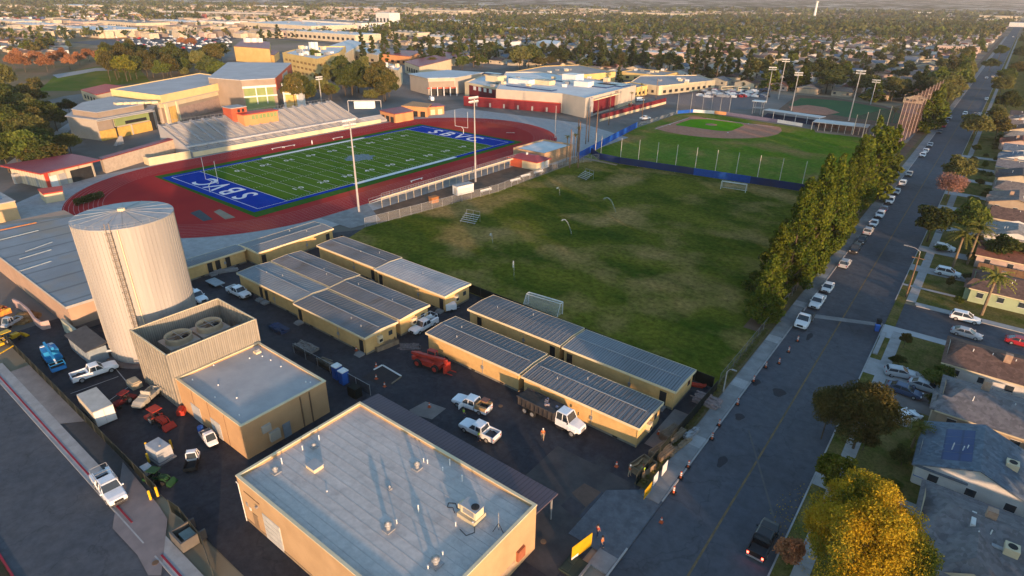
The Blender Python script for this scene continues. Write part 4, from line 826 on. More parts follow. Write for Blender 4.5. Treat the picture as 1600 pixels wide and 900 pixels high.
    part('grille', M().box(fr_ - .05, fr_ + .04, -w_ * .45, w_ * .45, .58, .74 if kind in ('sedan', 'hatch') else .86), dark, t)
    for s_ in (-1, 1):
        part('headlight', M().box(fr_ - .16, fr_ + .02, s_ * w_ * .72 - .14, s_ * w_ * .72 + .14, .62, .78), lampw, t)
        part('tail_light', M().box(-fr_ - .04, -fr_ + .08, s_ * w_ * .76 - .1, s_ * w_ * .76 + .1, .7, .92), tail if lit else lampred, t)
        part('mirror', M().box((.95 if cb else 1.5), (1.1 if cb else 1.65), s_ * (w_ + .09) - .09, s_ * (w_ + .09) + .09, 1.05, 1.2), body, t)
        for xx in (-wb, wb):
            tm_, rm_ = wheelmesh(wr, .22); o = link('wheel', tm_, t, (xx, s_ * (w_ - .1), wr)); link('rim', rm_, o)
    return t
UP = R(90)
def aim(u0, v0, u1, v1): p, q_ = G(u0, v0), G(u1, v1); return math.atan2(q_[1] - p[1], q_[0] - p[0])
row = [  # along the near kerb, nearest first: pixel, kind, paint, label
 (1259, 508, 'flat', PW, 'white cab-over service truck parked first at the kerb, facing the camera'),
 (1283, 478, 'crew', PW, 'white pickup parked second along the kerb, behind the service truck'),
 (1301, 455, 'sedan', PW, 'white sedan parked third along the kerb under the overhanging tree row'),
 (1324, 416, 'suv', PS, 'silver grey SUV parked alone after the gap in the kerb row'),
 (1342, 394, 'suv', PK, 'black SUV parked by the kerb, next after the silver grey one'),
 (1351, 379, 'sedan', PK, 'black sedan parked by the kerb close to the tree row'),
 (1360, 365, 'suv', PS, 'silver SUV parked between a black sedan and a white car'),
 (1370, 353, 'sedan', PW, 'white sedan parked between silver SUV and tiny white hatchback'),
 (1382, 340, 'hatch', PW, 'small white hatchback parked in front of a dark car'),
 (1387, 330, 'sedan', PB, 'dark blue sedan parked between the white cars'),
 (1397, 318, 'suv', PW, 'white SUV parked in the middle of the kerb row'),
 (1405, 303, 'sedan', PS, 'pale silver sedan parked between two white cars'),
 (1415, 289, 'suv', PW, 'white SUV parked above the pale silver sedan'),
 (1425, 275, 'sedan', PD, 'sand coloured sedan with dark windows, before the long kerb gap'),
 (1446, 245, 'sedan', PW, 'white car, first of the close white pair beyond the kerb gap'),
 (1449, 238, 'sedan', PW, 'white car, second of the close white pair beyond the kerb gap'),
 (1457, 229, 'sedan', PS, 'silver car parked just past the close white pair'),
 (1473, 208, 'sedan', PK, 'black car parked nearest the side entrance in the far group'),
 (1478, 199, 'sedan', PR, 'red car parked in the far group by the kerb'),
 (1481, 193, 'sedan', PB, 'dark blue car behind the red one in the far group'),
 (1489, 186, 'sedan', PS, 'silver car at the end of the far group'),
 (1471, 202, 'hatch', PW, 'small white car off the kerb beside the far group')]
fl = None
for i, (u, v, k, pc, lab) in enumerate(row):
    x, y = G(u, v); x = -16.75 if i != 21 else -19
    if k == 'flat': fl = (x, y); continue
    car(lab, k, pc, x, y, -UP if i % 3 else UP, 'cars parked along the near kerb', z=-.04)
# moving / far side cars
car('black pickup with lit tail lamps driving away at the bottom of the street', 'crew', PK, -6.9, 53.8, UP, lit=True, z=-.04)
car('white car driving in the middle of the road beyond the softball field', 'suv', PW, *G(1507, 180), -UP, z=-.04)
for i, (u, v, k, pc, lab) in enumerate([(1530, 181, 'sedan', PS, 'silver car at the right kerb opposite the tree row end'), (1541, 156, 'sedan', PW, 'white car at the right kerb farther up the road'), (1532, 62, 'suv', PW, 'white car at the far junction of the road'), (1583, 58, 'suv', PW, 'white car near the far end of the road'), (1541, 123, 'sedan', PW, 'white car parked left of the road near the corner lot'), (1551, 121, 'suv', PD, 'sand coloured car beside the corner lot trees'), (1508, 258, 'sedan', PK, 'dark car under the big round tree on the right')]):
    car(lab, k, pc, *G(u, v), UP if i % 2 else -UP, z=-.03)
car('white SUV standing on the side street at its far kerb', 'suv', PW, *G(1507, 501), 0.04, z=-.03); car('silver sedan standing on the side street near the corner house', 'sedan', PS, *G(1509, 525), -.03, z=-.03)
car('red car half hidden behind the brown roofed corner house', 'sedan', PR, 14.6, 124.0, 0, z=-.03)
car('white SUV on the drive below the fan palms, roof rack on top', 'suv', PW, *G(1480, 431), 0.0, z=.1)
car('dark blue sedan on the dirt drive by the round shrub', 'sedan', PB, .9, 94.9, -.06, z=.06); car('silver sedan beside the dark one on the dirt drive', 'sedan', PS, 3.3, 98.0, -.05, z=.06); car('pale blue car at the edge of the corner lawn', 'hatch', PS, -.3, 99.8, .3, z=.06)
car('white coupe partly hidden by the dark street tree', 'sedan', PW, *G(1412, 656), .9, z=.05); car('white car under the fan palm beside the drive', 'hatch', PW, *G(1475, 391), 0, z=.05)
# yard pickups
def rack(t, xs=(-2.7, -1.2, .8), w_=.85, h=2.15, m_=None):
    b = M()
    for x in xs: b.tube((x, -w_, 1.2), (x, -w_, h), .03, 5).tube((x, w_, 1.2), (x, w_, h), .03, 5).tube((x, -w_, h), (x, w_, h), .03, 5)
    for s_ in (-1, 1): b.tube((xs[0], s_ * w_, h), (xs[-1], s_ * w_, h), .03, 5)
    part('ladder_rack', b, m_ or galv, t)
def boxes(t, m_=None):
    m_ = m_ or PW; b = M(); b.box(-2.85, -1.1, -1.0, -.62, .9, 1.45).box(-2.85, -1.1, .62, 1.0, .9, 1.45).box(-1.25, -1.05, -.6, .6, .9, 1.5); part('tool_box', b, m_, t)
a0 = car('white long-bed pickup parked alone in the marked bay below the tank', 'pickup', PW, *G(150, 586), aim(122, 596, 180, 576)); a0.scale = (1.05, 1.05, 1.05)
a1 = car('white utility pickup with a pipe rack standing by the red kerb line', 'crew', PW, *G(174, 770), R(-52), z=.06); rack(a1); boxes(a1); a1.scale = (1.1, 1.1, 1.1); a1.rotation_euler = (0, 0, aim(155, 746, 190, 794)); a1.scale = (1.05, 1.05, 1.05)
a2 = car('white pickup with open door and tools in the bed, man in yellow vest beside it', 'crew', PW, *G(737, 637), R(178)); a2.rotation_euler = (0, 0, aim(762, 648, 714, 630))
part('open_door', M().obox(.9, 1.45, .95, .08, .95, .75), PW, a2); boxes(a2, mat('crate_tan', (.30, .20, .10))); part('tarp', M().box(-2.3, -1.3, -1.25, -.3, 1.5, 1.6), mat('tarp_brown', (.25, .12, .09)), a2)
a3 = car('white crew cab pickup nearest the purple-brown canopy, rear toward the street', 'crew', PW, *G(749, 678), aim(777, 691, 726, 667))
a4 = car('white pickup with a rack towing beside the small white trailer between classrooms', 'crew', PW, *G(662, 514), aim(690, 500, 645, 525)); rack(a4, m_=PW); boxes(a4)
a5 = car('pale blue pickup in the gap between tank and classrooms', 'crew', PW, *G(374, 461), aim(362, 456, 390, 469)); x, y = G(337, 445); tl = thing('flat_trailer', 'small flat trailer behind the pale pickup by the tank', 'trailer', x, y, 0); part('deck', M().box(-2, 2, -1, 1, .55, .7), mat('deck_grey', (.33, .36, .37)), tl); part('drawbar', M().tube((2, 0, .6), (3.1, 0, .5), .06), galv, tl)
for s_ in (-1, 1): o = link('wheel', wheelmesh(.33, .22)[0], tl, (0, s_ * 1.1, .33))
car('white pickup mostly hidden behind the right side of the tank', 'crew', PW, *G(308, 468), R(0))
# cab-over service truck
x, y = fl; t = thing('service_truck', row[0][4], 'truck', x + .1, y, -UP, None, -.04)
part('chassis', M().box(-3, 2.6, -.8, .8, .5, .75), dark, t); part('body', M().loft([ring(.7, .5, 1.6, 1.08), ring(1.6, .45, 1.55, 1.1), ring(2.6, .5, 1.35, 1.05), ring(2.85, .6, 1.1, .95)]), PW, t)
cabin(t, (.0, .15, 1.0, 1.7), 1.45, 2.35, 1.08, PW); part('cab_back', M().box(-.05, .72, -1.05, 1.05, .6, 1.5), PW, t)
part('box_bed', M().box(-3.1, -.2, -1.1, 1.1, .8, 1.15).box(-3.1, -.3, -1.1, -.95, 1.15, 1.7).box(-3.1, -.3, .95, 1.1, 1.15, 1.7), mat('bed_dark', (.08, .08, .08)), t); part('grille', M().box(2.84, 2.9, -.5, .5, .8, 1.15), dark, t)
for s_ in (-1, 1):
    part('headlight', M().box(2.7, 2.88, s_ * .8 - .12, s_ * .8 + .12, .85, 1.05), lampw, t)
    for xx in (-2.1, 1.9): o = link('wheel', wheelmesh(.45, .26)[0], t, (xx, s_ * .95, .45)); link('rim', wheelmesh(.45, .26)[1], o)
# dump truck
x, y = G(862, 658); t = thing('dump_truck', 'long black-bodied dump truck with a white bonneted cab in the yard', 'dump truck', x, y, R(-1))
part('chassis', M().box(-5.2, 4.0, -.55, .55, .7, 1.0), dark, t)
bd = M(); bd.loft([[(-5.2, -1.05, 1.05), (-5.2, 1.05, 1.05), (-5.2, 1.2, 2.45), (-5.2, -1.2, 2.45)], [(1.1, -1.05, 1.05), (1.1, 1.05, 1.05), (1.1, 1.2, 2.55), (1.1, -1.2, 2.55)]])
dm = mat('dump_body', (.035, .035, .04), (.07, .06, .055), .9, .6); part('dump_body', bd, dm, t)
rb = M()
for k in range(9): rb.box(-5.0 + k * .74, -4.9 + k * .74, -1.27, -1.16, 1.2, 2.5); rb.box(-5.0 + k * .74, -4.9 + k * .74, 1.16, 1.27, 1.2, 2.5)
rb.box(-5.25, 1.15, -1.28, -1.15, 2.45, 2.58).box(-5.25, 1.15, 1.15, 1.28, 2.45, 2.58); part('side_rib', rb, dm, t)
part('load', M().box(-5.1, .9, -1.1, 1.1, 2.35, 2.5), mat('asphalt_load', (.03, .03, .03), (.05, .045, .04), 3, .95, bump=.05), t)
x2 = M()
for k in range(7): x2.obox(random.uniform(-1.4, .8), random.uniform(-.8, .8), 2.7, random.uniform(.3, .7), .25, .3, random.uniform(0, 3))
part('tools', x2, mat('junk_tan', (.35, .24, .18), (.10, .16, .28), 3, .7), t)
part('body', M().loft([ring(2.4, .75, 1.85, 1.05), ring(3.2, .7, 1.85, 1.08), ring(4.0, .7, 1.75, 1.0), ring(4.9, .75, 1.55, .85), ring(5.05, .85, 1.3, .75)]), PW, t)
cabin(t, (1.3, 1.35, 2.9, 3.4), 1.7, 2.85, 1.08, PW); part('cab_back', M().box(1.25, 2.45, -1.05, 1.05, .8, 1.8), PW, t); part('grille', M().box(5.0, 5.08, -.45, .45, .9, 1.35), galv, t); part('step', M().box(1.5, 2.6, -1.2, 1.2, .5, .75), dark, t)
for s_ in (-1, 1):
    part('fender', M().loft([ring(3.3, .8, 1.35, .2), ring(4.5, .8, 1.25, .2)]), PW, t, loc=(0, s_ * .95, 0)); part('headlight', M().box(4.75, 4.95, s_ * .7 - .12, s_ * .7 + .12, 1.0, 1.2), lampw, t); part('mirror', M().box(3.3, 3.4, s_ * 1.3 - .08, s_ * 1.3 + .08, 1.9, 2.4), dark, t)
    for xx in (-3.9, -2.6, 3.95): o = link('wheel', wheelmesh(.52, .3)[0], t, (xx, s_ * 1.0, .52)); link('rim', wheelmesh(.52, .3)[1], o)
# telehandler
x, y = G(672, 573); t = thing('telehandler', 'red telescopic handler with a long boom parked beside the sunlit classroom wall', 'telehandler', x, y, aim(650, 566, 695, 582))
part('chassis', M().box(-2.6, 2.5, -.75, .75, .75, 1.35).box(-2.9, -2.2, -.85, .85, .9, 1.6), redp, t); part('engine_cover', M().box(-.6, 1.4, -1.15, -.6, .8, 1.7), redp, t)
part('cab', M().box(-.7, .7, .5, 1.2, 1.2, 2.5), glass, t); cf = M()
for a, b in ((-.7, .5), (.7, .5), (-.7, 1.2), (.7, 1.2)): cf.tube((a, b, 1.1), (a, b, 2.55), .05, 5)
cf.box(-.75, .75, .45, 1.25, 2.5, 2.62); part('cab_frame', cf, redp, t)
part('boom', M().obox(.0, -.1, 1.95, 6.0, .5, .55, 0, R(5)).obox(.0, -.1, 1.95, 6.9, .34, .36, 0, R(5)), redp, t); part('fork_carriage', M().box(3.2, 3.5, -.9, .7, .3, 1.7).box(3.5, 4.7, -.7, -.55, .3, .4).box(3.5, 4.7, .35, .5, .3, .4), redp, t)
part('boom_head', M().obox(3.3, -.1, 1.5, .5, .4, 1.2), redp, t)
for s_ in (-1, 1):
    for xx in (-1.7, 1.7): o = link('wheel', wheelmesh(.68, .42)[0], t, (xx, s_ * .98, .68)); link('rim', WHM[(.68, .42)][1], o); WHM[(.68, .42)][1].materials[0] = redp
# blue boom lift
x, y = G(84, 563); t = thing('boom_lift', 'bright blue articulating boom lift with its basket toward the bays', 'boom lift', x, y, aim(75, 551, 97, 580))
part('base', M().box(-1.4, 1.4, -1.1, 1.1, .5, 1.0), bluep, t); part('turntable', M().box(-1.6, .6, -1.0, 1.0, 1.0, 2.0), bluep, t); part('counterweight', M().loft([ring(-2.3, 1.0, 2.0, .9), ring(-1.6, .95, 2.1, 1.0)]), white, t)
part('lower_boom', M().obox(-.3, .2, 2.3, 3.6, .35, .4, 0, R(12)), bluep, t); part('upper_boom', M().obox(.8, -.25, 2.2, 4.6, .3, .35, 0, R(-14)), bluep, t); part('jib', M().obox(3.3, -.25, 1.5, 1.4, .2, .2, 0, R(-20)), white, t)
bk = M()
for a in (3.7, 4.7):
    for b in (-1.2, .7): bk.tube((a, b, .4), (a, b, 1.5), .035, 5)
for z in (.4, .95, 1.5): bk.path([(3.7, -1.2, z), (4.7, -1.2, z), (4.7, .7, z), (3.7, .7, z), (3.7, -1.2, z)], .035, 5)
bk.box(3.7, 4.7, -1.2, .7, .35, .42); part('basket', bk, bluep, t)
for s_ in (-1, 1):
    for xx in (-1.0, 1.0): o = link('wheel', wheelmesh(.45, .34)[0], t, (xx, s_ * 1.1, .45))
# tractors, carts
def tractor(label, u, v, rz, m_, bucket=True, s=1.0, name='tractor', cat='tractor'):
    x, y = G(u, v); t = thing(name, label, cat, x, y, rz); t.scale = (s, s, s)
    part('hood', M().loft([ring(.2, .6, 1.25, .4), ring(1.4, .6, 1.15, .36), ring(1.6, .65, .95, .3)]), m_, t); part('chassis', M().box(-1.1, 1.3, -.3, .3, .4, .75), m_, t)
    for s_ in (-1, 1):
        part('fender', M().box(-1.2, -.2, s_ * .62 - .16, s_ * .62 + .16, 1.0, 1.1), m_, t)
        o = link('wheel', wheelmesh(.6, .32)[0], t, (-.7, s_ * .72, .6)); link('rim', wheelmesh(.6, .32)[1], o); o = link('wheel', wheelmesh(.34, .22)[0], t, (1.1, s_ * .6, .34))
    part('seat', M().box(-.8, -.35, -.22, .22, 1.0, 1.1).box(-.85, -.75, -.22, .22, 1.1, 1.5), black, t); r_ = part('roll_bar', M().path([(-.95, -.5, .9), (-.95, -.5, 2.15), (-.95, .5, 2.15), (-.95, .5, .9)], .04), black, t); part('canopy', M().box(-1.3, .3, -.65, .65, 2.15, 2.25), m_, r_)
    if bucket:
        a = M()
        for s_ in (-.5, .5): a.path([(.2, s_, 1.1), (1.3, s_, 1.2), (2.1, s_, .4)], .06)
        part('loader_arm', a, m_, t); part('bucket', M().prism([(2.0, -.8), (2.7, -.8), (2.7, .8), (2.0, .8)], [.05] * 4, [.75, .2, .2, .75]), m_, t)
    part('box_blade', M().box(-2.3, -1.4, -.8, .8, .25, .7), m_, t); return t
tractor('orange-red loader tractor with a canopy near the pump building wall', 250, 661, aim(234, 652, 264, 670), redp, s=1.0)
tractor('small dark tractor with a red hood behind the container', 193, 632, R(-70), mat('dull_red', (.22, .03, .03)), s=.8)
tractor('old green and yellow mower tractor by the yellow bollards', 249, 752, R(25), greenp, s=.78)
def cartv(label, u, v, rz, pc, bed, flat=False):
    x, y = G(u, v); t = thing('utility_cart', label, 'utility cart', x, y, rz)
    part('body', M().loft([ring(.3, .35, .95, .68), ring(1.2, .35, .9, .68), ring(1.65, .4, .7, .6)]), pc, t); part('cargo_box', M().box(-1.7, .1, -.7, -.62, .5, .95).box(-1.7, .1, .62, .7, .5, .95).box(-1.7, -1.62, -.62, .62, .5, .95).box(-1.7, .1, -.62, .62, .45, .52), bed, t)
    if not flat: cabin(t, (.05, .1, .8, 1.2), .9, 1.75, .68, pc)
    else: part('seat', M().box(.0, .5, -.55, .55, .8, 1.0).box(-.1, .02, -.55, .55, 1.0, 1.4), PD, t)
    for s_ in (-1, 1):
        for xx in (-1.1, 1.05): link('wheel', wheelmesh(.28, .18)[0], t, (xx, s_ * .6, .28))
    return t
cartv('small white cab cart with a black cargo box right of the grey fuel tank', 302, 726, aim(298, 742, 307, 712), PW, black)
cartv('small white cart with a white cab right against the pump building corner', 328, 690, aim(318, 679, 334, 701), PW, galv)
cartv('beige open utility cart with a pale bed, nearest the red tractor', 231, 628, R(-60), PD, PD, True).scale = (1.3, 1.3, 1.3)
x, y = G(211, 603); solo('pallet_crate', 'tan low crate beside the ribbed enclosure wall', 'crate', M().box(-1.1, 1.1, -.7, .7, 0, .9).box(-.9, .9, -.5, .5, .9, 1.05), mat('crate', (.42, .36, .26)), loc=(x, y, 0))
x, y = G(285, 646); solo('hand_pallet', 'small red machine against the orange wall of the pump building', 'machine', M().box(-.7, .7, -.5, .5, .1, .8).box(-.3, .9, -.3, .3, .8, 1.1), redp, loc=(x, y, 0), rz=R(-40))
x, y = G(315, 676); solo('waste_drum', 'blue plastic drum against the pump building wall', 'drum', M().cyl(0, 0, 0, 1.0, .38, .38, 14).cyl(0, 0, 1.0, 1.05, .34, .34, 14), bluebox, loc=(x, y, 0))
x, y = G(252, 714); t = thing('fuel_tank', 'grey rectangular fuel tank on a plinth between yellow bollards', 'tank', x, y, R(5)); part('plinth', M().box(-1.6, 1.6, -1.1, 1.1, 0, .2), concrete, t); part('shell', M().loft([ring(-1.3, .25, 2.0, .95), ring(1.3, .25, 2.0, .95)]), mat('tank_grey', (.40, .41, .42)), t); part('fill_cap', M().cyl(.5, 0, 2.0, 2.2, .15, .15, 8), galv, t)
x, y = G(233, 745); t = thing('generator_trailer', 'small grey engine unit on a stand beside the green tractor', 'generator', x, y, 0); part('housing', M().box(-.6, .6, -.5, .5, .7, 1.6), tankroof, t); part('stand', M().box(-.8, .8, -.6, .6, .1, .25).tube((0, -.5, .2), (0, -.5, .7), .05).tube((0, .5, .2), (0, .5, .7), .05), galv, t)
bt = thing('bollard', 'yellow bollard at the left end of the grey fuel tank', 'bollard', *G(233, 722), 0, 'yellow bollards'); part('post', M().cyl(0, 0, 0, 1.35, .14, .14, 10), yellowp, bt); part('cap', M().cyl(0, 0, 1.35, 1.42, .13, .06, 10), yellowp, bt)
dup(bt, *G(269, 701), label='yellow bollard at the right end of the grey fuel tank'); dup(bt, *G(236, 781), label='yellow bollard nearest the driveway slab, left of two'); dup(bt, *G(247, 775), label='yellow bollard right of the pair at the driveway slab'); dup(bt, *G(231, 705), label='yellow bollard behind the grey fuel tank')
# container
x, y = G(156, 648); t = thing('shipping_container', 'white shipping container with vented end in the left yard', 'container', x, y, aim(138, 630, 172, 668)); CL = 6.1
part('box', M().box(-3.05, 3.05, -1.22, 1.22, .15, 2.55), PD, t); part('roof', M().box(-3.05, 3.05, -1.22, 1.22, 2.55, 2.6), mat('container_roof', (.46, .45, .42), (.38, .37, .34), .8, .7), t)
cr_ = M()
for k in range(20): cr_.box(-2.95 + k * .3, -2.83 + k * .3, -1.26, -1.22, .25, 2.5); cr_.box(-2.95 + k * .3, -2.83 + k * .3, 1.22, 1.26, .25, 2.5)
part('corrugation', cr_, PD, t)
for s_ in (-1, 1): part('door', M().box(3.05, 3.1, s_ * .6 - .58, s_ * .6 + .58, .25, 2.5), white, t)
# debris, planters, pallets
def boxpile(name, label, cat, u, v, rz, lx, ly, h, m_, n=26, frame=None, group=None):
    x, y = G(u, v); t = thing(name, label, cat, x, y, rz, group); b = M()
    for k in range(n): b.obox(random.uniform(-lx / 2, lx / 2) * .8, random.uniform(-ly / 2, ly / 2) * .8, random.uniform(.4, .9) * h, random.uniform(.3, 1.6), random.uniform(.1, .35), random.uniform(.06, .2), random.uniform(-.4, .4), random.uniform(-.15, .15))
    b.box(-lx / 2 * .9, lx / 2 * .9, -ly / 2 * .9, ly / 2 * .9, 0, h * .6); part('load', b, m_, t)
    if frame: part('bin_wall', M().box(-lx / 2, lx / 2, -ly / 2, -ly / 2 + .08, 0, h).box(-lx / 2, lx / 2, ly / 2 - .08, ly / 2, 0, h).box(-lx / 2, -lx / 2 + .08, -ly / 2, ly / 2, 0, h).box(lx / 2 - .08, lx / 2, -ly / 2, ly / 2, 0, h), frame, t)
    return t
def pallets(label, u, v, rz, n, m_, s_=1.0):
    x, y = G(u, v); t = thing('pallet_stack', label, 'pallet stack', x, y, rz, 'stacks of timber by the street fence')
    for k in range(n):
        o = part('pallet', M().box(-1.6, 1.6, -1.0, 1.0, k * .28, k * .28 + .04), m_, t)
        b = M()
        for j in range(7): b.box(-1.6, 1.6, -1.0 + j * .3, -.82 + j * .3, k * .28 + .19, k * .28 + .24)
        for j in (-1.4, 0, 1.3): b.box(j, j + .12, -1.0, 1.0, k * .28 + .04, k * .28 + .19)
        part('board', b, m_, o)
    return t
pallets('stack of grey timber nearest the classroom corner, by the street fence', 1050, 683, R(78), 4, woodshade); pallets('middle stack of timber with a wavy top by the street fence', 1034, 709, R(78), 3, wood)
boxpile('debris_bin', 'open wooden bin with brown lining, beside the person in green vest', 'bin', 1004, 733, R(78), 3.0, 2.1, .95, mat('bin_liner', (.36, .23, .12), (.26, .16, .08), 1.5, .9), 10, wood)
boxpile('timber_bundle', 'narrow bundle of long laths leaning along the street fence', 'bundle', 1062, 700, R(80), 5.5, .6, .5, wood, 22); boxpile('scrap_metal', 'tangle of pale scrap frames behind the timber stacks', 'scrap', 1080, 680, R(80), 3.0, .9, .8, galv, 26)
boxpile('debris_pile', 'pinkish heap of broken rubble on the slab by the end classroom', 'rubble', 1105, 628, R(0), 4.0, 3.0, .7, mat('rubble_pink', (.36, .26, .24), (.22, .18, .17), 3, .9), 70); boxpile('red_tarp_heap', 'crumpled red plastic sheet behind the rubble heap', 'sheet', 1088, 603, R(20), 2.2, .8, .5, redtrim, 12)
struct('rubble_slab', M().sheet([(-24.3, 60.5), (-22, 60.5), (-22, 70), (-24.3, 70)], -.015), brownconc)
boxpile('ramp_planks', 'wooden access ramp of planks at the end of the classroom block', 'ramp', 603, 541, R(80), 4.2, 1.6, .8, wood, 16, wood); boxpile('timber_pile', 'long pile of timber behind the pump building, left of the toilets', 'timber', 513, 573, R(0), 5.0, 1.4, 1.0, woodshade, 24)
boxpile('rubble_pile', 'pale pile of broken blocks behind the dark wire fence', 'rubble', 478, 545, R(5), 4.6, 2.4, .7, mat('rubble_grey', (.25, .22, .19), (.15, .13, .12), 3, .9), 50); boxpile('covered_pile', 'dark heap under blue sheeting beside the ribbed enclosure', 'heap', 437, 515, R(0), 4.2, 2.0, .8, mat('dark_heap', (.05, .06, .08), (.03, .05, .12), 1, .8), 20)
boxpile('rubble_spread', 'scattered broken paving behind the white pickup between the classrooms', 'rubble', 640, 542, R(40), 3.4, 2.2, .15, mat('rubble_grey2', (.20, .16, .15), (.10, .09, .09), 3, .9), 50)
boxpile('pink_bales', 'stack of pink wrapped bales beside the low office trailer', 'bales', 316, 418, R(20), 2.4, 1.8, 1.8, pinkp, 14)
boxpile('stored_bins', 'mixed bins and boxes along the ramp of the low office trailer', 'bins', 350, 425, R(60), 6.0, 1.2, .8, galv, 16); boxpile('blue_yellow_crates', 'red, yellow and blue crates at the left edge of the yard', 'crates', 4, 489, R(10), 3.0, 2.0, 1.6, mat('crates_mix', (.6, .35, .05), (.35, .03, .05), .8, .7), 22)
x, y = G(704, 485); t = thing('box_trailer', 'small white box trailer tipped between two classrooms', 'trailer', x, y, R(60)); part('box', M().box(-1, 1, -.7, .7, .4, 1.5), PW, t); part('drawbar', M().tube((1, 0, .4), (1.8, 0, .35), .05), galv, t)
for s_ in (-1, 1): link('wheel', wheelmesh(.28, .18)[0], t, (0, s_ * .78, .28))
x, y = G(18, 530); tractor('yellow-orange compact digger near the left edge of the yard', 18, 533, R(100), yellowp, s=.9, name='compact_digger', cat='digger')
x, y = G(20, 508); cartv('pale blue covered cart near the left edge of the yard', 20, 508, R(-60), PS, PS)
solo('yellow_barrier_arm', 'yellow barrier arm lying across the dark lane fence', 'barrier', M().box(0, 2.6, -.08, .08, 1.0, 1.15), yellowp, loc=(*G(26, 548), 0), rz=R(-60))
# toilets
def toilet(label, u, v):
    x, y = G(u, v); t = thing('portable_toilet', label, 'portable toilet', x, y, 0, 'blue portable toilets'); part('cabin', M().box(-.55, .55, -.55, .55, 0, 2.1), bluebox, t); part('roof', M().prism([(-.6, -.6), (.6, -.6), (.6, .6), (-.6, .6)], 2.1, 2.25), white, t); part('door', M().box(-.4, .4, -.6, -.55, .1, 1.95), mat('toilet_door', (.02, .09, .35)), t); part('vent_pipe', M().cyl(.35, .35, 2.25, 2.5, .06, .06, 8), white, t)
toilet('left blue portable toilet with a pale roof behind the pump building', 528, 590); toilet('right blue portable toilet next to the dark yard', 538, 598)
x, y = G(555, 618); t = thing('wire_crate', 'dark green cage locker beside the blue toilets', 'cage', x, y, 0); part('frame', M().box(-.9, .9, -.6, .6, 0, 1.6), grnscreen, t)
# cones and barriers
cmesh = M().cyl(0, 0, .04, .8, .17, .05, 10).box(-.22, .22, -.22, .22, 0, .04)
cn = thing('traffic_cone', 'orange cone at the foot of the classroom block corner', 'traffic cone', *G(557, 548), 0, 'orange traffic cones'); part('cone', cmesh, orangep, cn); part('band', M().cyl(0, 0, .42, .58, .125, .09, 10), white, cn)
for u, v, l in ((588, 573, 'orange cone at the far corner of the patched square'), (588, 592, 'orange cone at the centre of the patched square'), (601, 604, 'orange cone at the near corner of the patched square'), (671, 636, 'orange cone on the brown patch above the pickups'), (963, 729, 'orange cone in the yard left of the wooden bin'), (1029, 678, 'orange cone between last classroom and timber stack'), (1033, 816, 'orange cone by the wooden kerb edge at the gate')):
    dup(cn, *G(u, v), label=l)
dl = thing('delineator', 'white and orange delineator drum at the kerb nearest the camera', 'delineator', *G(1052, 771), 0, 'orange and white delineators at the kerb', .08)
part('base', M().box(-.3, .3, -.3, .3, 0, .07), black, dl); part('tube', M().cyl(0, 0, .07, 1.05, .13, .10, 10), orangep, dl); part('band', M().cyl(0, 0, .45, .62, .128, .122, 10).cyl(0, 0, .75, .92, .118, .112, 10), white, dl)
for u, v, l in ((1063, 748, 'second delineator up the kerb from the camera'), (1075, 731, 'third delineator up the kerb, beside the white notice board'), (1112, 687, 'pink-orange delineator at the kerb beside the timber stacks'), (1123, 666, 'delineator on the pavement just past the timber stacks'), (1152, 633, 'delineator on the pavement beside the rubble heap'), (1177, 597, 'delineator standing white at the kerb by the lamp post'), (1196, 575, 'delineator at the kerb half way to the parked trucks'), (1217, 568, 'delineator on the road side of the kerb'), (1232, 550, 'slim delineator on the road near the service truck'), (1246, 533, 'tallest red and white delineator in front of the service truck')):
    dup(dl, *G(u, v), label=l, z=-.03 if u > 1210 else .1)
for (p_, q_, l) in (((584, 578), (597, 571), 'short white timber kerb at the back corner of the patched square'), ((598, 571), (627, 588), 'long white timber kerb along the back right of the patched square'), ((627, 589), (612, 600), 'faint timber kerb at the right end of the patched square')):
    x, y = G(*p_); x1, y1 = G(*q_); solo('edge_board', l, 'board', M().box(0, math.hypot(x1 - x, y1 - y), -.09, .09, -.02, .14), white if l[0] != 'f' else woodshade, loc=(x, y, 0), rz=math.atan2(y1 - y, x1 - x))
x, y = G(1300, 860)
# person builder: one continuous skinned body, clothing as children
def limbmesh(chains, sub=1):
    me = bpy.data.meshes.new('body'); vs, es, rr = [], [], []
    for ch in chains:
        prev = None
        for it in ch:
            if isinstance(it, int): prev = it; continue
            vs.append(it[:3]); rr.append(it[3]); 
            if prev is not None: es.append((prev, len(vs) - 1))
            prev = len(vs) - 1
    me.from_pydata(vs, es, []); o = bpy.data.objects.new('tmp', me); COL.link(o)
    o.modifiers.new('s', 'SKIN'); 
    for i, r in enumerate(rr):
        q = me.skin_vertices[0].data[i]; q.radius = (r, r)
        q.use_root = (i == 0)
    sb = o.modifiers.new('u', 'SUBSURF'); sb.levels = sub; sb.render_levels = sub
    dg = bpy.context.evaluated_depsgraph_get(); out = bpy.data.meshes.new_from_object(o.evaluated_get(dg)); bpy.data.objects.remove(o)
    out.polygons.foreach_set('use_smooth', [True] * len(out.polygons)); return out
skin = mat('skin', (.42, .26, .18), None, 3, .6)
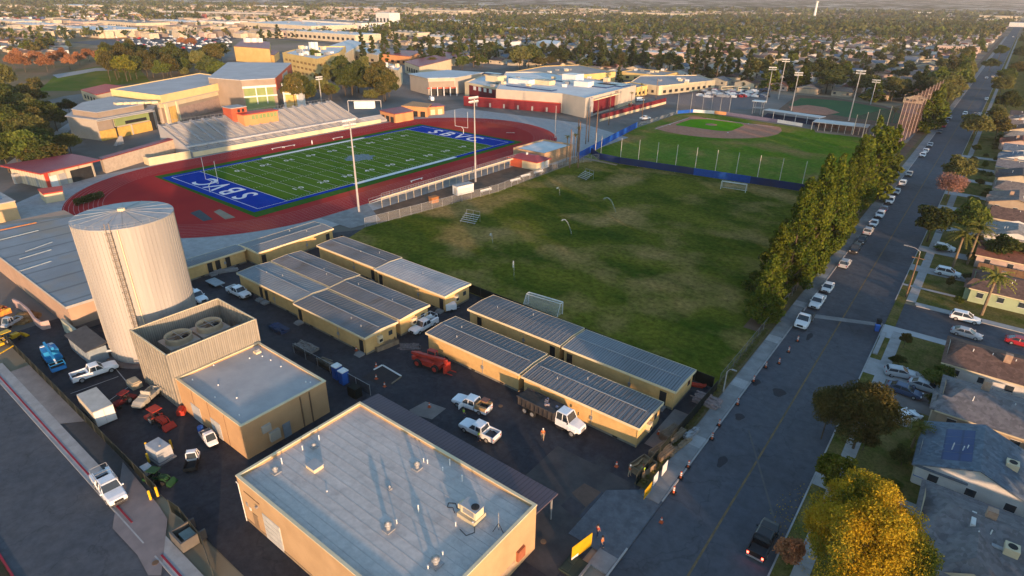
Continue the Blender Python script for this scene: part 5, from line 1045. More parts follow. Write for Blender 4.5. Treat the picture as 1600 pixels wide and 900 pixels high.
def person(label, u, v, rz, vest, trous, hat=None, stride=.12, z=-.03, arm=.15):
    x, y = G(u, v); t = thing('person', label, 'person', x, y, rz, None, z)
    body = [[(0, 0, .95, .13), (0, 0, 1.12, .12), (0, 0, 1.32, .15), (0, 0, 1.46, .11), (0, 0, 1.54, .06), (.02, 0, 1.66, .095), (.02, 0, 1.76, .08)]]
    for s_ in (-1, 1): body.append([0, (stride * s_ * .4, s_ * .1, .88, .095), (stride * s_ + .03, s_ * .11, .50, .065), (stride * s_, s_ * .11, .10, .045), (stride * s_ + .14, s_ * .12, .05, .04)])
    for s_ in (-1, 1): body.append([3, (0, s_ * .2, 1.42, .055), (-.02 + arm * .3, s_ * .25, 1.15, .042), (arm, s_ * .24, .92, .033), (arm + .05, s_ * .24, .80, .035)])
    me = limbmesh(body); me.materials.append(skin); part('body', me, None, t)
    v_ = limbmesh([[(0, 0, 1.0, .155), (0, 0, 1.15, .15), (0, 0, 1.33, .175), (0, 0, 1.43, .14)], [3, (0, .19, 1.41, .08), (0, .24, 1.2, .06)], [3, (0, -.19, 1.41, .08), (0, -.24, 1.2, .06)]]); v_.materials.append(vest); part('vest', v_, None, t)
    tr_ = limbmesh([[(0, 0, .97, .15)]] + [[0, (stride * s_ * .4, s_ * .1, .86, .115), (stride * s_ + .03, s_ * .11, .5, .085), (stride * s_, s_ * .11, .14, .07)] for s_ in (-1, 1)]); tr_.materials.append(trous); part('trousers', tr_, None, t)
    part('helmet' if hat else 'hair', M().cyl(.02, 0, 1.68, 1.80, .125, .10, 10).cyl(.02, 0, 1.80, 1.87, .10, .04, 10), hat or black, t, True)
    return t
hiv = mat('vest_lime', (.45, .72, .04), None, 2, .7); hio = mat('vest_orange', (.70, .16, .04), None, 2, .7); jean = mat('jeans', (.05, .07, .12), None, 2, .9); khp = mat('work_trousers', (.30, .25, .18), None, 2, .9)
person('person in a lime vest standing at the open door of the tool pickup', 725, 653, R(60), hiv, jean)
person('person in a lime vest beside the bed of the lower white pickup', 748, 689, R(30), hiv, jean)
person('person in an orange vest and white helmet walking by the dump truck', 848, 686, R(-60), hio, khp, white, .2)
person('person in a lime vest at the corner of the open wooden bin', 1004, 744, R(120), hiv, jean, orangep, arm=.3)
person('person in orange crouched against the wooden bin wearing a white helmet', 983, 744, R(20), hio, khp, white); person('person in a lime vest with a shovel by the plank ramp', 601, 531, R(-40), hiv, jean, arm=.3)
person('person in red by the brown edge of the entrance gate slab', 933, 838, R(80), mat('shirt_red', (.45, .08, .06)), jean); person('person in orange at the vault edge by the gate entrance', 940, 856, R(10), hio, jean)
# street lamp posts etc.
def lamp(label, x, y, h, arm_, rz, name='street_lamp', group='street lamps', m_=None):
    t = thing(name, label, 'street lamp', x, y, rz, group); m_ = m_ or pconc
    part('pole', M().tube((0, 0, -.05), (0, 0, h), .12, 8, .07), m_, t); part('arm', M().path([(0, 0, h - .1), (arm_ * .4, 0, h + .45), (arm_, 0, h + .6)], .05), m_, t); part('lamp_head', M().loft([ring(arm_ - .1, h + .5, h + .66, .14), ring(arm_ + .6, h + .52, h + .62, .12)]), galv, t); return t
lamp('street lamp with a short arm at the rubble slab beside the pavement', *G(1130, 612), 3.6, .7, 0)
lamp('street lamp arching over the road at the corner lot lawn', -3.9, 137.5, 8.2, 2.4, R(180))
lamp('street lamp by the round tree on the right of the road', -3.9, 235, 8.5, 2.4, R(180)); lamp('street lamp far up the right side of the road', -3.9, 340, 8.5, 2.4, R(180))
def upole(label, x, y, h):
    t = thing('utility_pole', label, 'utility pole', x, y, 0, 'wooden utility poles'); part('pole', M().tube((0, 0, -.05), (0, 0, h), .16, 8, .1), rust, t); part('crossarm', M().box(-1.1, 1.1, -.06, .06, h - .7, h - .55), rust, t); return t
upole('brown wooden pole between road and corner lawn of the lamp', -3.7, 132.6, 9.0)
for i, (u, v, c_) in enumerate(((1369, 517, 0), (1372, 508, 1))):
    x, y = G(u, v); t = thing('wheelie_bin', ['blue wheelie bin at the street corner', 'dark wheelie bin behind the blue one at the street corner'][i], 'bin', x, y, R(20)); part('bin', M().loft([[(-.28, -.28, .05), (.28, -.28, .05), (.28, .28, .05), (-.28, .28, .05)], [(-.36, -.36, 1.1), (.36, -.36, 1.1), (.36, .36, 1.1), (-.36, .36, 1.1)]]), [bluebox, black][i], t); part('lid', M().box(-.4, .4, -.38, .38, 1.1, 1.18), [bluebox, black][i], t)
x, y = G(1431, 753); solo('wheelie_bin', 'blue recycling bin by the gate of the white gabled house', 'bin', M().box(-.5, .5, -.4, .4, 0, 1.1).box(-.55, .55, -.45, .45, 1.1, 1.2), bluebox, loc=(x, y, 0))
# ------------------------------------------------------------------ campus buildings beyond the yard
def inset(pts, d):
    cx = sum(p[0] for p in pts) / len(pts); cy = sum(p[1] for p in pts) / len(pts); out = []
    for p in pts:
        v = Vector((p[0] - cx, p[1] - cy)); L = v.length; v = v * ((L - d) / L); out.append((cx + v.x, cy + v.y))
    return out
def block(name, label, px, zt, wm, rm, zb=-.08, par=.5, eave=0.0, bands=(), cat='building', world=None):
    pts = world or PX(px, zt); ox, oy = pts[0]; q = [(p[0] - ox, p[1] - oy) for p in pts]
    t = thing(name, label, cat, ox, oy); t['_q'] = 0; del t['_q']
    wq = inset(q, eave) if eave else q
    part('wall', M().prism(wq, zb, zt - (par if par else .3)), wm, t)
    if par:
        ed = M(); qi = inset(q, .5)
        for i in range(len(q)):
            j = (i + 1) % len(q); ed.prism([q[i], q[j], qi[j], qi[i]], zt - par, zt)
        part('parapet', ed, wm, t); part('roof', M().prism(inset(q, .55), zt - par - .1, zt - par + .02), rm, t)
    else: part('roof', M().prism(q, zt - .3, zt), rm, t)
    t_Q[t.name] = (q, zt); return t
t_Q = {}
def onwall(t, i, items):
    """items: (part, s0, s1, z0, z1, mat, proud) placed along wall i of the block (0..1 of its length)"""
    q, zt = t_Q[t.name]; a, b = Vector(q[i]), Vector(q[(i + 1) % len(q)]); d = b - a; L = d.length; d.normalize(); n = Vector((d.y, -d.x))
    c_ = Vector((sum(p[0] for p in q) / len(q), sum(p[1] for p in q) / len(q)))
    if n.dot(a - c_) < 0: n = -n
    for nm, s0, s1, z0, z1, m_, pr in items:
        p, r = a + d * L * s0, a + d * L * s1
        part(nm, M().prism([(p.x - n.x * .1, p.y - n.y * .1), (r.x - n.x * .1, r.y - n.y * .1), (r.x + n.x * pr, r.y + n.y * pr), (p.x + n.x * pr, p.y + n.y * pr)], z0, z1), m_, t)
def wins(t, i, s0, s1, n, z0, z1, m_=None, frac=.6, pr=.06, nm='window'):
    w_ = (s1 - s0) / n; onwall(t, i, [(nm, s0 + k * w_ + w_ * (1 - frac) / 2, s0 + k * w_ + w_ * (1 + frac) / 2, z0, z1, m_ or glass, pr) for k in range(n)])
# gymnasium hall, z 12.5 with a tall cream fascia over recessed brown walls
gy = block('gymnasium_hall', 'large sunlit gymnasium hall with a cream band round its flat grey roof', [(172, 139), (250, 149), (376, 123), (312, 114)], 12.5, mat('hall_fascia', (.76, .56, .26), (.68, .50, .23), .3, .8), mat('hall_roof', (.42, .41, .41), (.36, .35, .35), .1, .8), zb=9.3, par=.4)
q = t_Q[gy.name][0]; part('lower_wall', M().prism(inset(q, 2.2), -.08, 9.3), taupe, gy); part('soffit_band', M().prism(inset(q, .5), 8.7, 9.29), greyst, gy); part('light_band', M().prism(inset(q, 1.6), 6.9, 8.7), cream, gy)
t_Q[gy.name] = (inset(q, 2.2), 12.5); onwall(gy, 1, [('column', 0, .03, 0, 8.8, fascia, .6), ('wall_panel', .05, .12, 0, 6.9, mat('wall_gold', (.62, .40, .12)), .2), ('column', .13, .15, 0, 8.8, fascia, .6), ('wall_panel', .16, .95, .4, 5.6, mat('wall_rose', (.33, .24, .20)), .15)]); onwall(gy, 0, [('column', .8, .93, 0, 8.8, greyst, .9), ('wall_panel', .3, .75, 2, 7, glass, .2)])
# big grey roofed arena behind with the red end wall
ar = block('arena', 'arena with a broad pale grey sloping roof and a red gable end', [(325, 121), (356, 97), (455, 98), (429, 122), (376, 125)], 15.0, taupe, mat('arena_roof', (.46, .45, .45), (.40, .39, .39), .15, .8, stripes=('X', 3, 0, .04)), par=0)
onwall(ar, 2, [('gable_panel', .05, .98, 9.0, 14.7, redbox, .25), ('window', .35, .65, 9.4, 13.6, greyst, .4)]); onwall(ar, 3, [('upper_band', 0, 1, 12.0, 14.6, taupe, .2), ('glazing', .1, .96, 7.4, 11, gglass, .15), ('lintel', .0, 1, 11.0, 12.0, white, .8), ('mullion', .3, .33, 3.4, 11, white, .5), ('mullion', .6, .63, 3.4, 11, white, .5), ('lintel', 0, 1, 6.8, 7.4, white, .7), ('glazing', .1, .96, .5, 6.8, gglass, .15)])
# white framed porch at the arena end
x, y = G(448, 172); pc_ = thing('arena_porch', 'white framed two-storey entrance porch at the right end of the arena', 'porch', x - 3, y + 1, R(28))
part('frame', M().box(0, .8, 0, 7, 0, 12.5).box(7.2, 8, 0, 7, 0, 12.5).box(.8, 7.2, 0, 7, 12, 12.5).box(.8, 7.2, 0, .6, 7.2, 8.0), white, pc_); part('wall', M().box(.8, 7.2, 1.0, 7, 0, 12), mat('wall_gold2', (.66, .44, .14)), pc_); part('window', M().box(1.6, 6.4, .9, 1.0, 8.6, 11), redbox, pc_)
# curved-front left building
rdp = block('curved_hall', 'low hall with a pale roof, sloping ends and green glazing left of the gymnasium', [(101, 181), (121, 168), (175, 157), (243, 165), (238, 171), (150, 187)], 8.2, greyst, mat('hall_roof2', (.40, .39, .38), (.34, .33, .32), .2, .7), par=0, eave=.6)
onwall(rdp, 4, [('glazing', .1, .72, 4.4, 7.4, gglass, .35), ('soffit', 0, 1, 7.5, 7.9, pconc, 1.2), ('dark_glazing', .16, .55, 4.6, 5.8, dark, .42), ('recess', .01, .09, 0, 7.5, dark, .2), ('lower_wall', .09, 1, 0, 3.8, mat('wall_ochre', (.60, .38, .10)), .3), ('column', .45, .47, 0, 4.2, greyst, .5), ('column', .72, .74, 0, 4.2, dark, .5), ('wall_end', .76, 1, 4, 7.5, taupe, .4)])
up_ = M().prism(inset(t_Q[rdp.name][0], 3.2), 8.2, 10.2); part('upper_storey', up_, taupe, rdp); part('upper_roof', M().prism(inset(t_Q[rdp.name][0], 3.0), 10.2, 10.4), membr2, rdp)
for k in range(6): q0 = G(185 + k * 11, 163 - k * .4, 10.4); part('roof_unit', M().box(q0[0] - rdp.location.x - 1.6, q0[0] - rdp.location.x + 1.6, q0[1] - rdp.location.y - 1.2, q0[1] - rdp.location.y + 1.2, 10.4, 11.2), fascia, rdp)
st_ = M()
for k in range(14): st_.box(k * .45, k * .45 + .45, 0, 2.2, 0, .2 + k * .27)
x, y = G(182, 228); solo('outside_stair', 'pale outside staircase in front of the green glazed hall', 'stair', st_, pconc, loc=(x, y, 0), rz=R(115)).scale = (.6, .6, .8)
# home stand (large concrete and aluminium bleacher)
SX0, SX1, SY0, SY1, SZ = -220.5, -243.0, 99.5, 176.0, 8.2
H_ = thing('home_grandstand', 'long pale grey home grandstand beside the running track', 'grandstand', SX0, SY0)
NR = 22; tr_, ri_ = (SX0 - SX1) / NR, (SZ - 1.2) / NR; seat = M().box(-.22, .22, 0, SY1 - SY0, 0, .06).mesh('seat_row', alum); dk_ = M()
for k in range(NR):
    dk_.box(-(k + 1) * tr_, -k * tr_, 0, SY1 - SY0, 0 if k == 0 else 1.2 + (k - 1) * ri_ - .3, 1.2 + k * ri_)
part('deck', dk_, bconc, H_)
for k in range(NR): link('seat_row', seat, H_, (-k * tr_ - .5, 0, 1.2 + k * ri_ + .38))
part('front_wall', M().box(0, .3, 0, SY1 - SY0 + 10, -.05, 1.6), fascia, H_); part('side_wall', M().prism([(0, -.3), (-(SX0 - SX1), -.3), (-(SX0 - SX1), 0), (0, 0)], -.05, [1.9, SZ + .6, SZ + .6, 1.9]), bconc, H_)
part('side_wall', M().prism([(0, SY1 - SY0), (-(SX0 - SX1), SY1 - SY0), (-(SX0 - SX1), SY1 - SY0 + .3), (0, SY1 - SY0 + .3)], -.05, [1.9, SZ + .6, SZ + .6, 1.9]), bconc, H_)
as_ = M()
for k in range(17):
    yy = 2.5 + k * 4.5; as_.prism([(-.6, yy), (-(SX0 - SX1), yy), (-(SX0 - SX1), yy + .9), (-.6, yy + .9)], [1.0, SZ - .3, SZ - .3, 1.0], [1.5, SZ + .5, SZ + .5, 1.5])
part('aisle', as_, mat('aisle_grey', (.33, .32, .32)), H_)['kind'] = 'stuff'
part('cross_walk', M().box(-5.2, -3.9, 0, SY1 - SY0, 2.5, 3.05), mat('walk_grey', (.46, .45, .45)), H_); rw = M()
for k in range(60): rw.tube((-5.2, k * 1.29, 3.0), (-5.2, k * 1.29, 4.0), .03, 4)
rw.tube((-5.2, 0, 4.0), (-5.2, SY1 - SY0, 4.0), .035, 4); part('cross_rail', rw, galv, H_)
rw = M(); BX = -(SX0 - SX1)
for k in range(50): rw.tube((BX, k * 1.55, SZ), (BX, k * 1.55, SZ + 1.2), .04, 4)
rw.tube((BX, 0, SZ + 1.2), (BX, SY1 - SY0, SZ + 1.2), .04, 4); part('back_rail', rw, galv, H_)
lw = thing('lower_stand', 'low aluminium stand at the far end of the home grandstand', 'stand', SX0, SY1 + .5); 
for k in range(5): part('tier', M().box(-(k + 1) * 1.1, -k * 1.1, 0, 19, 0, 1.0 + .35 * k), alum, lw)
# press box
pbx = thing('press_box', 'orange-red press box building with a long glazed gallery at the top of the grandstand', 'press box', *G(375, 190, 6.5), R(90))
part('tower', M().box(-2, 4.5, 1.5, 8, -1, 11.5), redbox, pbx); part('gallery', M().box(0, 15, -3.5, 1.5, 5.5, 9.3), orangest, pbx); part('gallery_base', M().box(0, 15, -3.5, 1.5, 0, 5.5), orangest, pbx); part('gallery_roof', M().box(-.3, 15.3, -3.9, 2, 9.3, 9.6), redtrim, pbx); part('deck', M().box(-.1, 15.2, 2, 7, 8.4, 8.8), pconc, pbx)
for k in range(7): part('window', M().box(3.2 + k * 1.65, 4.6 + k * 1.65, -3.58, -3.5, 7.2, 8.9), gglass, pbx)
part('window', M().box(.5, 1.6, 1.4, 1.5, 9.8, 11), dark, pbx); part('window', M().box(2.4, 3.4, 1.4, 1.5, 9.8, 11), dark, pbx); part('tower_roof', M().box(-2.2, 4.7, 1.3, 8.2, 11.5, 11.8), pconc, pbx)
# red roofed field houses, left end
fh = block('field_house', 'field house with a wide red-purple metal roof left of the track', [(0, 258), (63, 271), (156, 249), (112, 240)], 5.2, mat('cream_block', (.58, .49, .36), (.50, .42, .31), .4, .9, stripes=('X', 1.3, 0, .05)), redroof, par=0, eave=2.2)
part('roof_trim', M().prism(t_Q[fh.name][0], 4.75, 4.92), redtrim, fh)
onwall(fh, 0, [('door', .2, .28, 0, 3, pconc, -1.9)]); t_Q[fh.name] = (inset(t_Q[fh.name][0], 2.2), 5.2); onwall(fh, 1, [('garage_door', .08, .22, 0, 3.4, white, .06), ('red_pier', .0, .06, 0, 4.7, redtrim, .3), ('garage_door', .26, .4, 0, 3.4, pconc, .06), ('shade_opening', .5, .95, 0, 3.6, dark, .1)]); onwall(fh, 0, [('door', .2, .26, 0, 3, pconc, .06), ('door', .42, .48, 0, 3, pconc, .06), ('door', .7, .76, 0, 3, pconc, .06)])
fh2 = block('long_canopy', 'long narrow red-roofed canopy running from the field house to the grandstand', [(153, 246), (158, 249), (278, 215), (272, 213)], 4.6, mat('cream_block2', (.50, .40, .30)), redroof, par=0, eave=.4)
x, y = G(234, 259); wv = M().box(0, 14.2, 0, .35, -.05, 2.6).box(0, .35, .35, 4, -.05, 2.6); solo('track_side_wall', 'plain cream block wall beside the track bend', 'wall', wv, cream, loc=(x, y, 0), rz=R(90))
for k in range(4): x, y = G(262 + k * 9, 226 - k * 1.5); solo('shade_rib', ['first', 'second', 'third', 'last'][k] + ' curved pale rib between long canopy and cream wall, counted from the left', 'rib', M().path([(0, 0, 0), (0, 0, 3.0), (2.5, 0, 3.6), (6, 0, 2.4)], .25, 6), cream, 'curved ribs by the long canopy', loc=(x, y, 0), rz=R(30))
sh2 = block('ticket_hut', 'small cream hut with a bright red roof at the left end of the track', [(58, 295), (97, 290), (98, 298), (67, 303)], 2.8, cream, redtrim, par=0, eave=.25)
# visitor stand along the soccer field side of the track
V_ = thing('visitor_stand', 'long low aluminium visitor stand with rails along the near side of the track', 'stand', -131.0, 104.0)
VL = 60.5
for k in range(7): part('seat_plank', M().box(.4 + k * .72, .75 + k * .72, 0, VL, .75 + k * .33, .80 + k * .33), alum, V_)
fp = M()
for k in range(7): fp.box(.75 + k * .72, 1.1 + k * .72, 0, VL, .35 + k * .33, .40 + k * .33)
part('foot_planks', fp, alum, V_); fm = M()
for k in range(21):
    y = .1 + k * 3.0; fm.tube((.2, y, 0), (.2, y, .7), .05, 4).tube((5.4, y, 0), (5.4, y, 2.9), .06, 4).tube((.2, y, .6), (5.4, y, 2.75), .06, 4).tube((.2, y, .1), (5.4, y, 2.2), .04, 4)
part('under_frame', fm, fascia, V_); rl = M()
for k in range(61): rl.tube((5.55, k * 1.0, 2.8), (5.55, k * 1.0, 4.0), .035, 4)
rl.tube((5.55, 0, 4.0), (5.55, VL, 4.0), .045, 4).tube((5.55, 0, 3.4), (5.55, VL, 3.4), .03, 4); part('back_rail', rl, galv, V_); part('back_beam', M().box(5.5, 5.65, 0, VL, 2.6, 2.95), cream, V_)
rl = M()
for k in range(41): rl.tube((0, k * 1.5, .3), (0, k * 1.5, 1.4), .03, 4)
rl.tube((0, 0, 1.4), (0, VL, 1.4), .035, 4); part('front_rail', rl, galv, V_)
struct('dirt_strip', M().sheet([(-125.5, 96), (-117.5, 96), (-111, 136), (-113, 176), (-125.5, 166)], .02), dirt)
struct('stand_path', M().sheet([(-133, 88), (-119, 88), (-118, 97), (-132, 104)], .025), concrete)
# white cabin near light pole, orange box
x, y = G(724, 303); t = thing('equipment_cabin', 'small white equipment cabin raised behind the visitor stand by the light pole', 'cabin', x, y, R(80)); part('box', M().box(-3, 3, -1.2, 1.2, .3, 2.9), white, t); part('roof', M().box(-3.1, 3.1, -1.3, 1.3, 2.9, 3.0), pconc, t); part('door', M().box(-3.03, -3.0, -.4, .4, .5, 2.4), greyst, t)
solo('storage_box', 'rusty orange box behind the visitor stand', 'box', M().box(-1.2, 1.2, -.8, .8, 0, 1.6).box(-1.3, 1.3, -.9, .9, 1.6, 1.7), mat('rust_orange', (.42, .17, .06)), loc=(*G(678, 316), 0), rz=R(80))
# concession block at the far end of the visitor stand
cb_ = thing('concession_block', 'tan concession building with a white roof beside the track bend', 'building', -131.5, 170.5)
part('wall', shell(0, 13.5, 0, 18.5, -.05, 4.2), tan, cb_); part('roof', M().box(.25, 13.25, .25, 18.25, 3.6, 3.8), whiteroof, cb_); part('coping', coping(M(), 0, 13.5, 0, 18.5, 4.2, h=.1), tan, cb_)
cr2 = thing('concession_wing', 'wing with a purple-red hipped roof in front of the tan concession building', 'building', -128.0, 162.3)
part('wall', M().box(.8, 12.2, .8, 8.1, -.05, 3.0), cream, cr2); part('red_wall', M().box(.79, 6, .72, .8, 0, 3.0), redbox, cr2); part('roof', M().loft([[(0, 0, 3.0), (13, 0, 3.0), (13, 8.15, 3.0), (0, 8.15, 3.0)], [(3.5, 3.4, 4.3), (9.5, 3.4, 4.3), (9.5, 4.8, 4.3), (3.5, 4.8, 4.3)]]), redroof, cr2); part('eave_trim', M().box(-.05, 13.05, -.05, .0, 2.85, 3.05).box(13, 13.05, 0, 8.15, 2.85, 3.05), redtrim, cr2); part('roof_vent', M().box(6, 6.5, 3, 3.5, 4.2, 4.9), white, cr2)
for k in range(3): part('garage_door', M().box(12.2, 12.26, 1.2 + k * 2.3, 3.0 + k * 2.3, 0, 2.6), [cream, white, white][k], cr2)
# ticket houses far corner (770..1180 px crop)
for nm, lab, px, zt, wm, rm in (('ticket_house', 'small tan house with a purple-red roof at the far track bend, left one', [(592, 172), (617, 178), (647, 173), (628, 166)], 4.2, orangest, redroof), ('ticket_house', 'orange stucco house with flat top at the far track bend, middle one', [(627, 165), (668, 168), (675, 162), (645, 158)], 4.6, orangest, mat('orange_flat', (.45, .25, .12))), ('ticket_house', 'tan house with a dark red roof at the far track bend, right one', [(654, 168), (695, 165), (686, 161), (672, 161)], 4.0, orangest, redroof)):
    t = block(nm, lab, px, zt, wm, rm, par=0, eave=.5); wins(t, 0, .1, .95, 3, 0, 2.5, [cream, dark, white][len(lab) % 3])
# main school block with maroon skirt
sc1 = block('science_block', 'long school block with maroon lower wall, white roof and dark blue solar panels', [(775, 139), (879, 146), (915, 153), (994, 133), (850, 112), (790, 112)], 9.4, greyst, whiteroof, par=.6)
onwall(sc1, 0, [('maroon_skirt', -.5, .985, 0, 4.6, maroon, 1.5), ('wall_cap', -.5, .985, 4.6, 4.8, redtrim, 1.6)]); onwall(sc1, 2, [('maroon_bay', .12, .55, 1, 7.6, maroon, .3), ('bay_frame', .05, .12, 0, 9, pconc, .8), ('bay_frame', .55, .60, 0, 9, taupe, .8), ('canopy', .1, .58, 7.6, 8.1, fascia, 2.0), ('low_wall', .62, 1, 0, 1.2, cream, .3)]); wins(sc1, 0, -.4, .9, 6, .2, 2.3, pconc, .12, 1.56, 'door')
sc0 = block('art_block', 'lower school wing with a white angled roof left of the maroon-walled block', [(726, 128), (776, 137), (850, 128), (757, 116)], 8.2, cream, whiteroof, par=.6); onwall(sc0, 0, [('maroon_wall', .15, .98, .0, 7.0, maroon, .12)]); wins(sc0, 0, .25, .9, 4, 4.8, 6.8, white, .5, .2)
def roofbit(nm, par_, u, v, lx, ly, h, m_, zt, lab=None):
    q0 = G(u, v, zt); p = par_.location; part(nm, M().box(q0[0] - p.x - lx / 2, q0[0] - p.x + lx / 2, q0[1] - p.y - ly / 2, q0[1] - p.y + ly / 2, zt - .55, zt - .5 + h), m_, par_)
for (u, v, lx, ly) in ((830, 136, 30, 5), (818, 122, 18, 5), (866, 124, 14, 5), (935, 132, 18, 14), (960, 131, 16, 12), (770, 114, 12, 5)): roofbit('solar_panel', sc1, u, v, lx, ly, .5, solar, 9.4)
roofbit('penthouse', sc1, 895, 126, 9, 9, 4.2, white, 9.4); roofbit('penthouse', sc1, 912, 133, 9, 6, 2.6, white, 9.4); roofbit('penthouse', sc1, 815, 129, 14, 6, 2.4, white, 9.4); roofbit('penthouse', sc1, 849, 130, 12, 6, 2.2, cream, 9.4); roofbit('penthouse', sc1, 775, 125, 9, 8, 3, cream, 9.4); roofbit('roof_unit', sc1, 948, 127, 3, 3, 2.5, cream, 9.4)
for k in range(12): roofbit('roof_unit', sc1, 770 + k * 13 + (k % 3) * 4, 134 - (k % 4) * 4, 2, 2, 1.4, [galv, fascia, white][k % 3], 9.4)
sc2 = block('angled_hall', 'hall with outward leaning walls and grey roof left of the maroon-walled block', [(637, 115), (667, 122), (712, 121), (756, 113), (700, 109)], 9.6, greyst, mat('pale_blue_roof', (.40, .45, .50), (.35, .39, .43), .1, .6, stripes=('X', 4, 0, .06)), par=0, eave=1.2)
onwall(sc2, 1, [('wall_panel', .05, .95, 4.2, 7.4, taupe, -.9), ('orange_beam', .0, 1, 3.6, 4.2, redtrim, -.4), ('opening', .1, 1, 0, 3.4, dark, -1)])
for k in range(5): q0 = G(674 + k * 10, 150); p = sc2.location; part('leaning_column', M().tube((q0[0] - p.x, q0[1] - p.y, 0), (q0[0] - p.x - 2, q0[1] - p.y + 2, 4.5), .3), white, sc2)
# tan buildings behind
for i, (lab, px, zt, wm, rm) in enumerate((
 ('flat tan school building with a yellow band behind the solar roofs', [(800, 112), (850, 122), (962, 112), (905, 101), (850, 103)], 6.5, yellowst, mat('sandy_roof', (.36, .32, .28), (.29, .26, .23), .1, .8)),
 ('yellow sunlit classroom building right of the lone dark pine', [(905, 137), (950, 145), (1012, 133), (985, 128)], 5.5, yellowst, mat('grey_flat', (.34, .33, .33))),
 ('long low classroom building with a yellow front near the baseball diamond', [(985, 128), (1030, 134), (1118, 125), (1090, 117), (1000, 118)], 5.5, cream, mat('grey_flat', (.34, .33, .33))),
 ('low tan building with a yellow parapet behind the lone dark pine', [(968, 112), (1035, 118), (1060, 113), (1000, 107)], 5.0, yellowst, mat('sandy_roof', (.36, .32, .28))))):
    t = block('classroom_building', lab, px, zt, wm, rm, par=.4); wins(t, 1, .05, .95, 9, 1.0, 2.6, dark, .5); wins(t, 0, .1, .9, 4, 1.0, 2.6, dark, .4)
    for k in range(6): roofbit('roof_unit', t, px[0][0] * .5 + px[2][0] * .5 + random.uniform(-25, 25), px[0][1] * .5 + px[2][1] * .5 + random.uniform(-4, 3), 2.2, 1.8, 1.3, [galv, fascia, white][k % 3], zt)
# yellow blocks behind the arena
yb = block('yellow_tower_block', 'tall yellow four-storey building with white roof plant behind the arena', [(441, 82), (495, 92), (530, 82), (540, 72), (480, 72)], 14.5, yellowst, whiteroof, par=.8)
for z in (2.5, 6, 9.5): wins(yb, 0, .05, .95, 8, z, z + 1.4, mat('win_amber', (.28, .17, .06)), .6); wins(yb, 1, .05, .95, 5, z, z + 1.4, mat('win_amber', (.28, .17, .06)), .6)
for k in range(16): roofbit('roof_unit', yb, random.uniform(462, 520), random.uniform(74, 86), 3, 3, random.uniform(1, 2.6), [white, galv, fascia][k % 3], 14.5)
roofbit('chimney', yb, 487, 78, 2.4, 2.4, 6, white, 14.5); roofbit('chimney', yb, 494, 78, 2.4, 2.4, 6, white, 14.5)
yb2 = block('curved_roof_hall', 'white roofed wing curving away behind the tall yellow building', [(500, 76), (535, 86), (568, 66), (545, 62)], 10, cream, whiteroof, par=0)
yc = block('red_roofed_hall', 'ochre hall with a red-tiled upper roof and three white dormers', [(365, 72), (421, 76), (422, 66), (385, 58)], 12, yellowst, redroof, par=0); 
for k in range(3): roofbit('dormer', yc, 386 + k * 10, 66, 4, 4, 4, white, 12)
yd = block('red_roofed_wing', 'lower ochre wing with a dark red roof in front of the dormered hall', [(380, 82), (428, 86), (436, 80), (425, 77)], 6, yellowst, redroof, par=0)
yt = block('cream_tower', 'cream square tower house with cluttered white roof beside the dark tree clump', [(591, 104), (622, 110), (628, 103), (605, 98)], 10.5, cream, whiteroof, par=.5)
for k in range(7): roofbit('roof_unit', yt, random.uniform(600, 622), random.uniform(101, 107), 2, 2, random.uniform(1, 2.6), [white, galv, fascia][k % 3], 10.5)
yf = block('library', 'white gabled library with a red roof edge beyond the angled hall', [(632, 96), (655, 104), (705, 92), (680, 86)], 8, cream, redroof, par=0)
wins(yf, 0, .1, .9, 5, 2, 5, dark, .6)
for i, (lab, px, zt, wm, rm) in enumerate((('orange walled hall with purple roof beyond the tree clump', [(595, 84), (640, 88), (660, 80), (610, 78)], 7, orangest, redroof), ('cream roofed building between dark conifers and tree clump', [(548, 78), (590, 86), (600, 78), (570, 74)], 7, cream, whiteroof), ('white two-storey office block beyond the parking area', [(838, 66), (870, 69), (876, 64), (850, 62)], 9, white, whiteroof), ('long low red-roofed building left beyond the palms', [(655, 86), (700, 92), (745, 84), (690, 80)], 6, cream, redroof), ('red and white roofed hut behind the gymnasium hall', [(126, 140), (150, 148), (205, 136), (165, 131)], 5, cream, redtrim))):
    t = block('campus_building', lab, px, zt, wm, rm, par=0); wins(t, 0, .1, .9, 4, 1, 3, dark, .5)
# maroon topped wall and palms by the baseball field
for (u0, v0, u1, v1, nm, lab, h, m_, hb) in ((937, 190, 1040, 162, 'maroon_wall', 'long maroon-topped wall beside the ball field drive', 3.2, maroon, 1.2),):
    p, q0 = G(u0, v0), G(u1, v1); d = Vector((q0[0] - p[0], q0[1] - p[1])); t = thing(nm, lab, 'wall', p[0], p[1], math.atan2(d.y, d.x)); part('wall_top', M().box(0, d.length, -.15, .15, hb, h), m_, t); part('wall_base', M().box(0, d.length, -.16, .16, -.05, hb), cream, t)
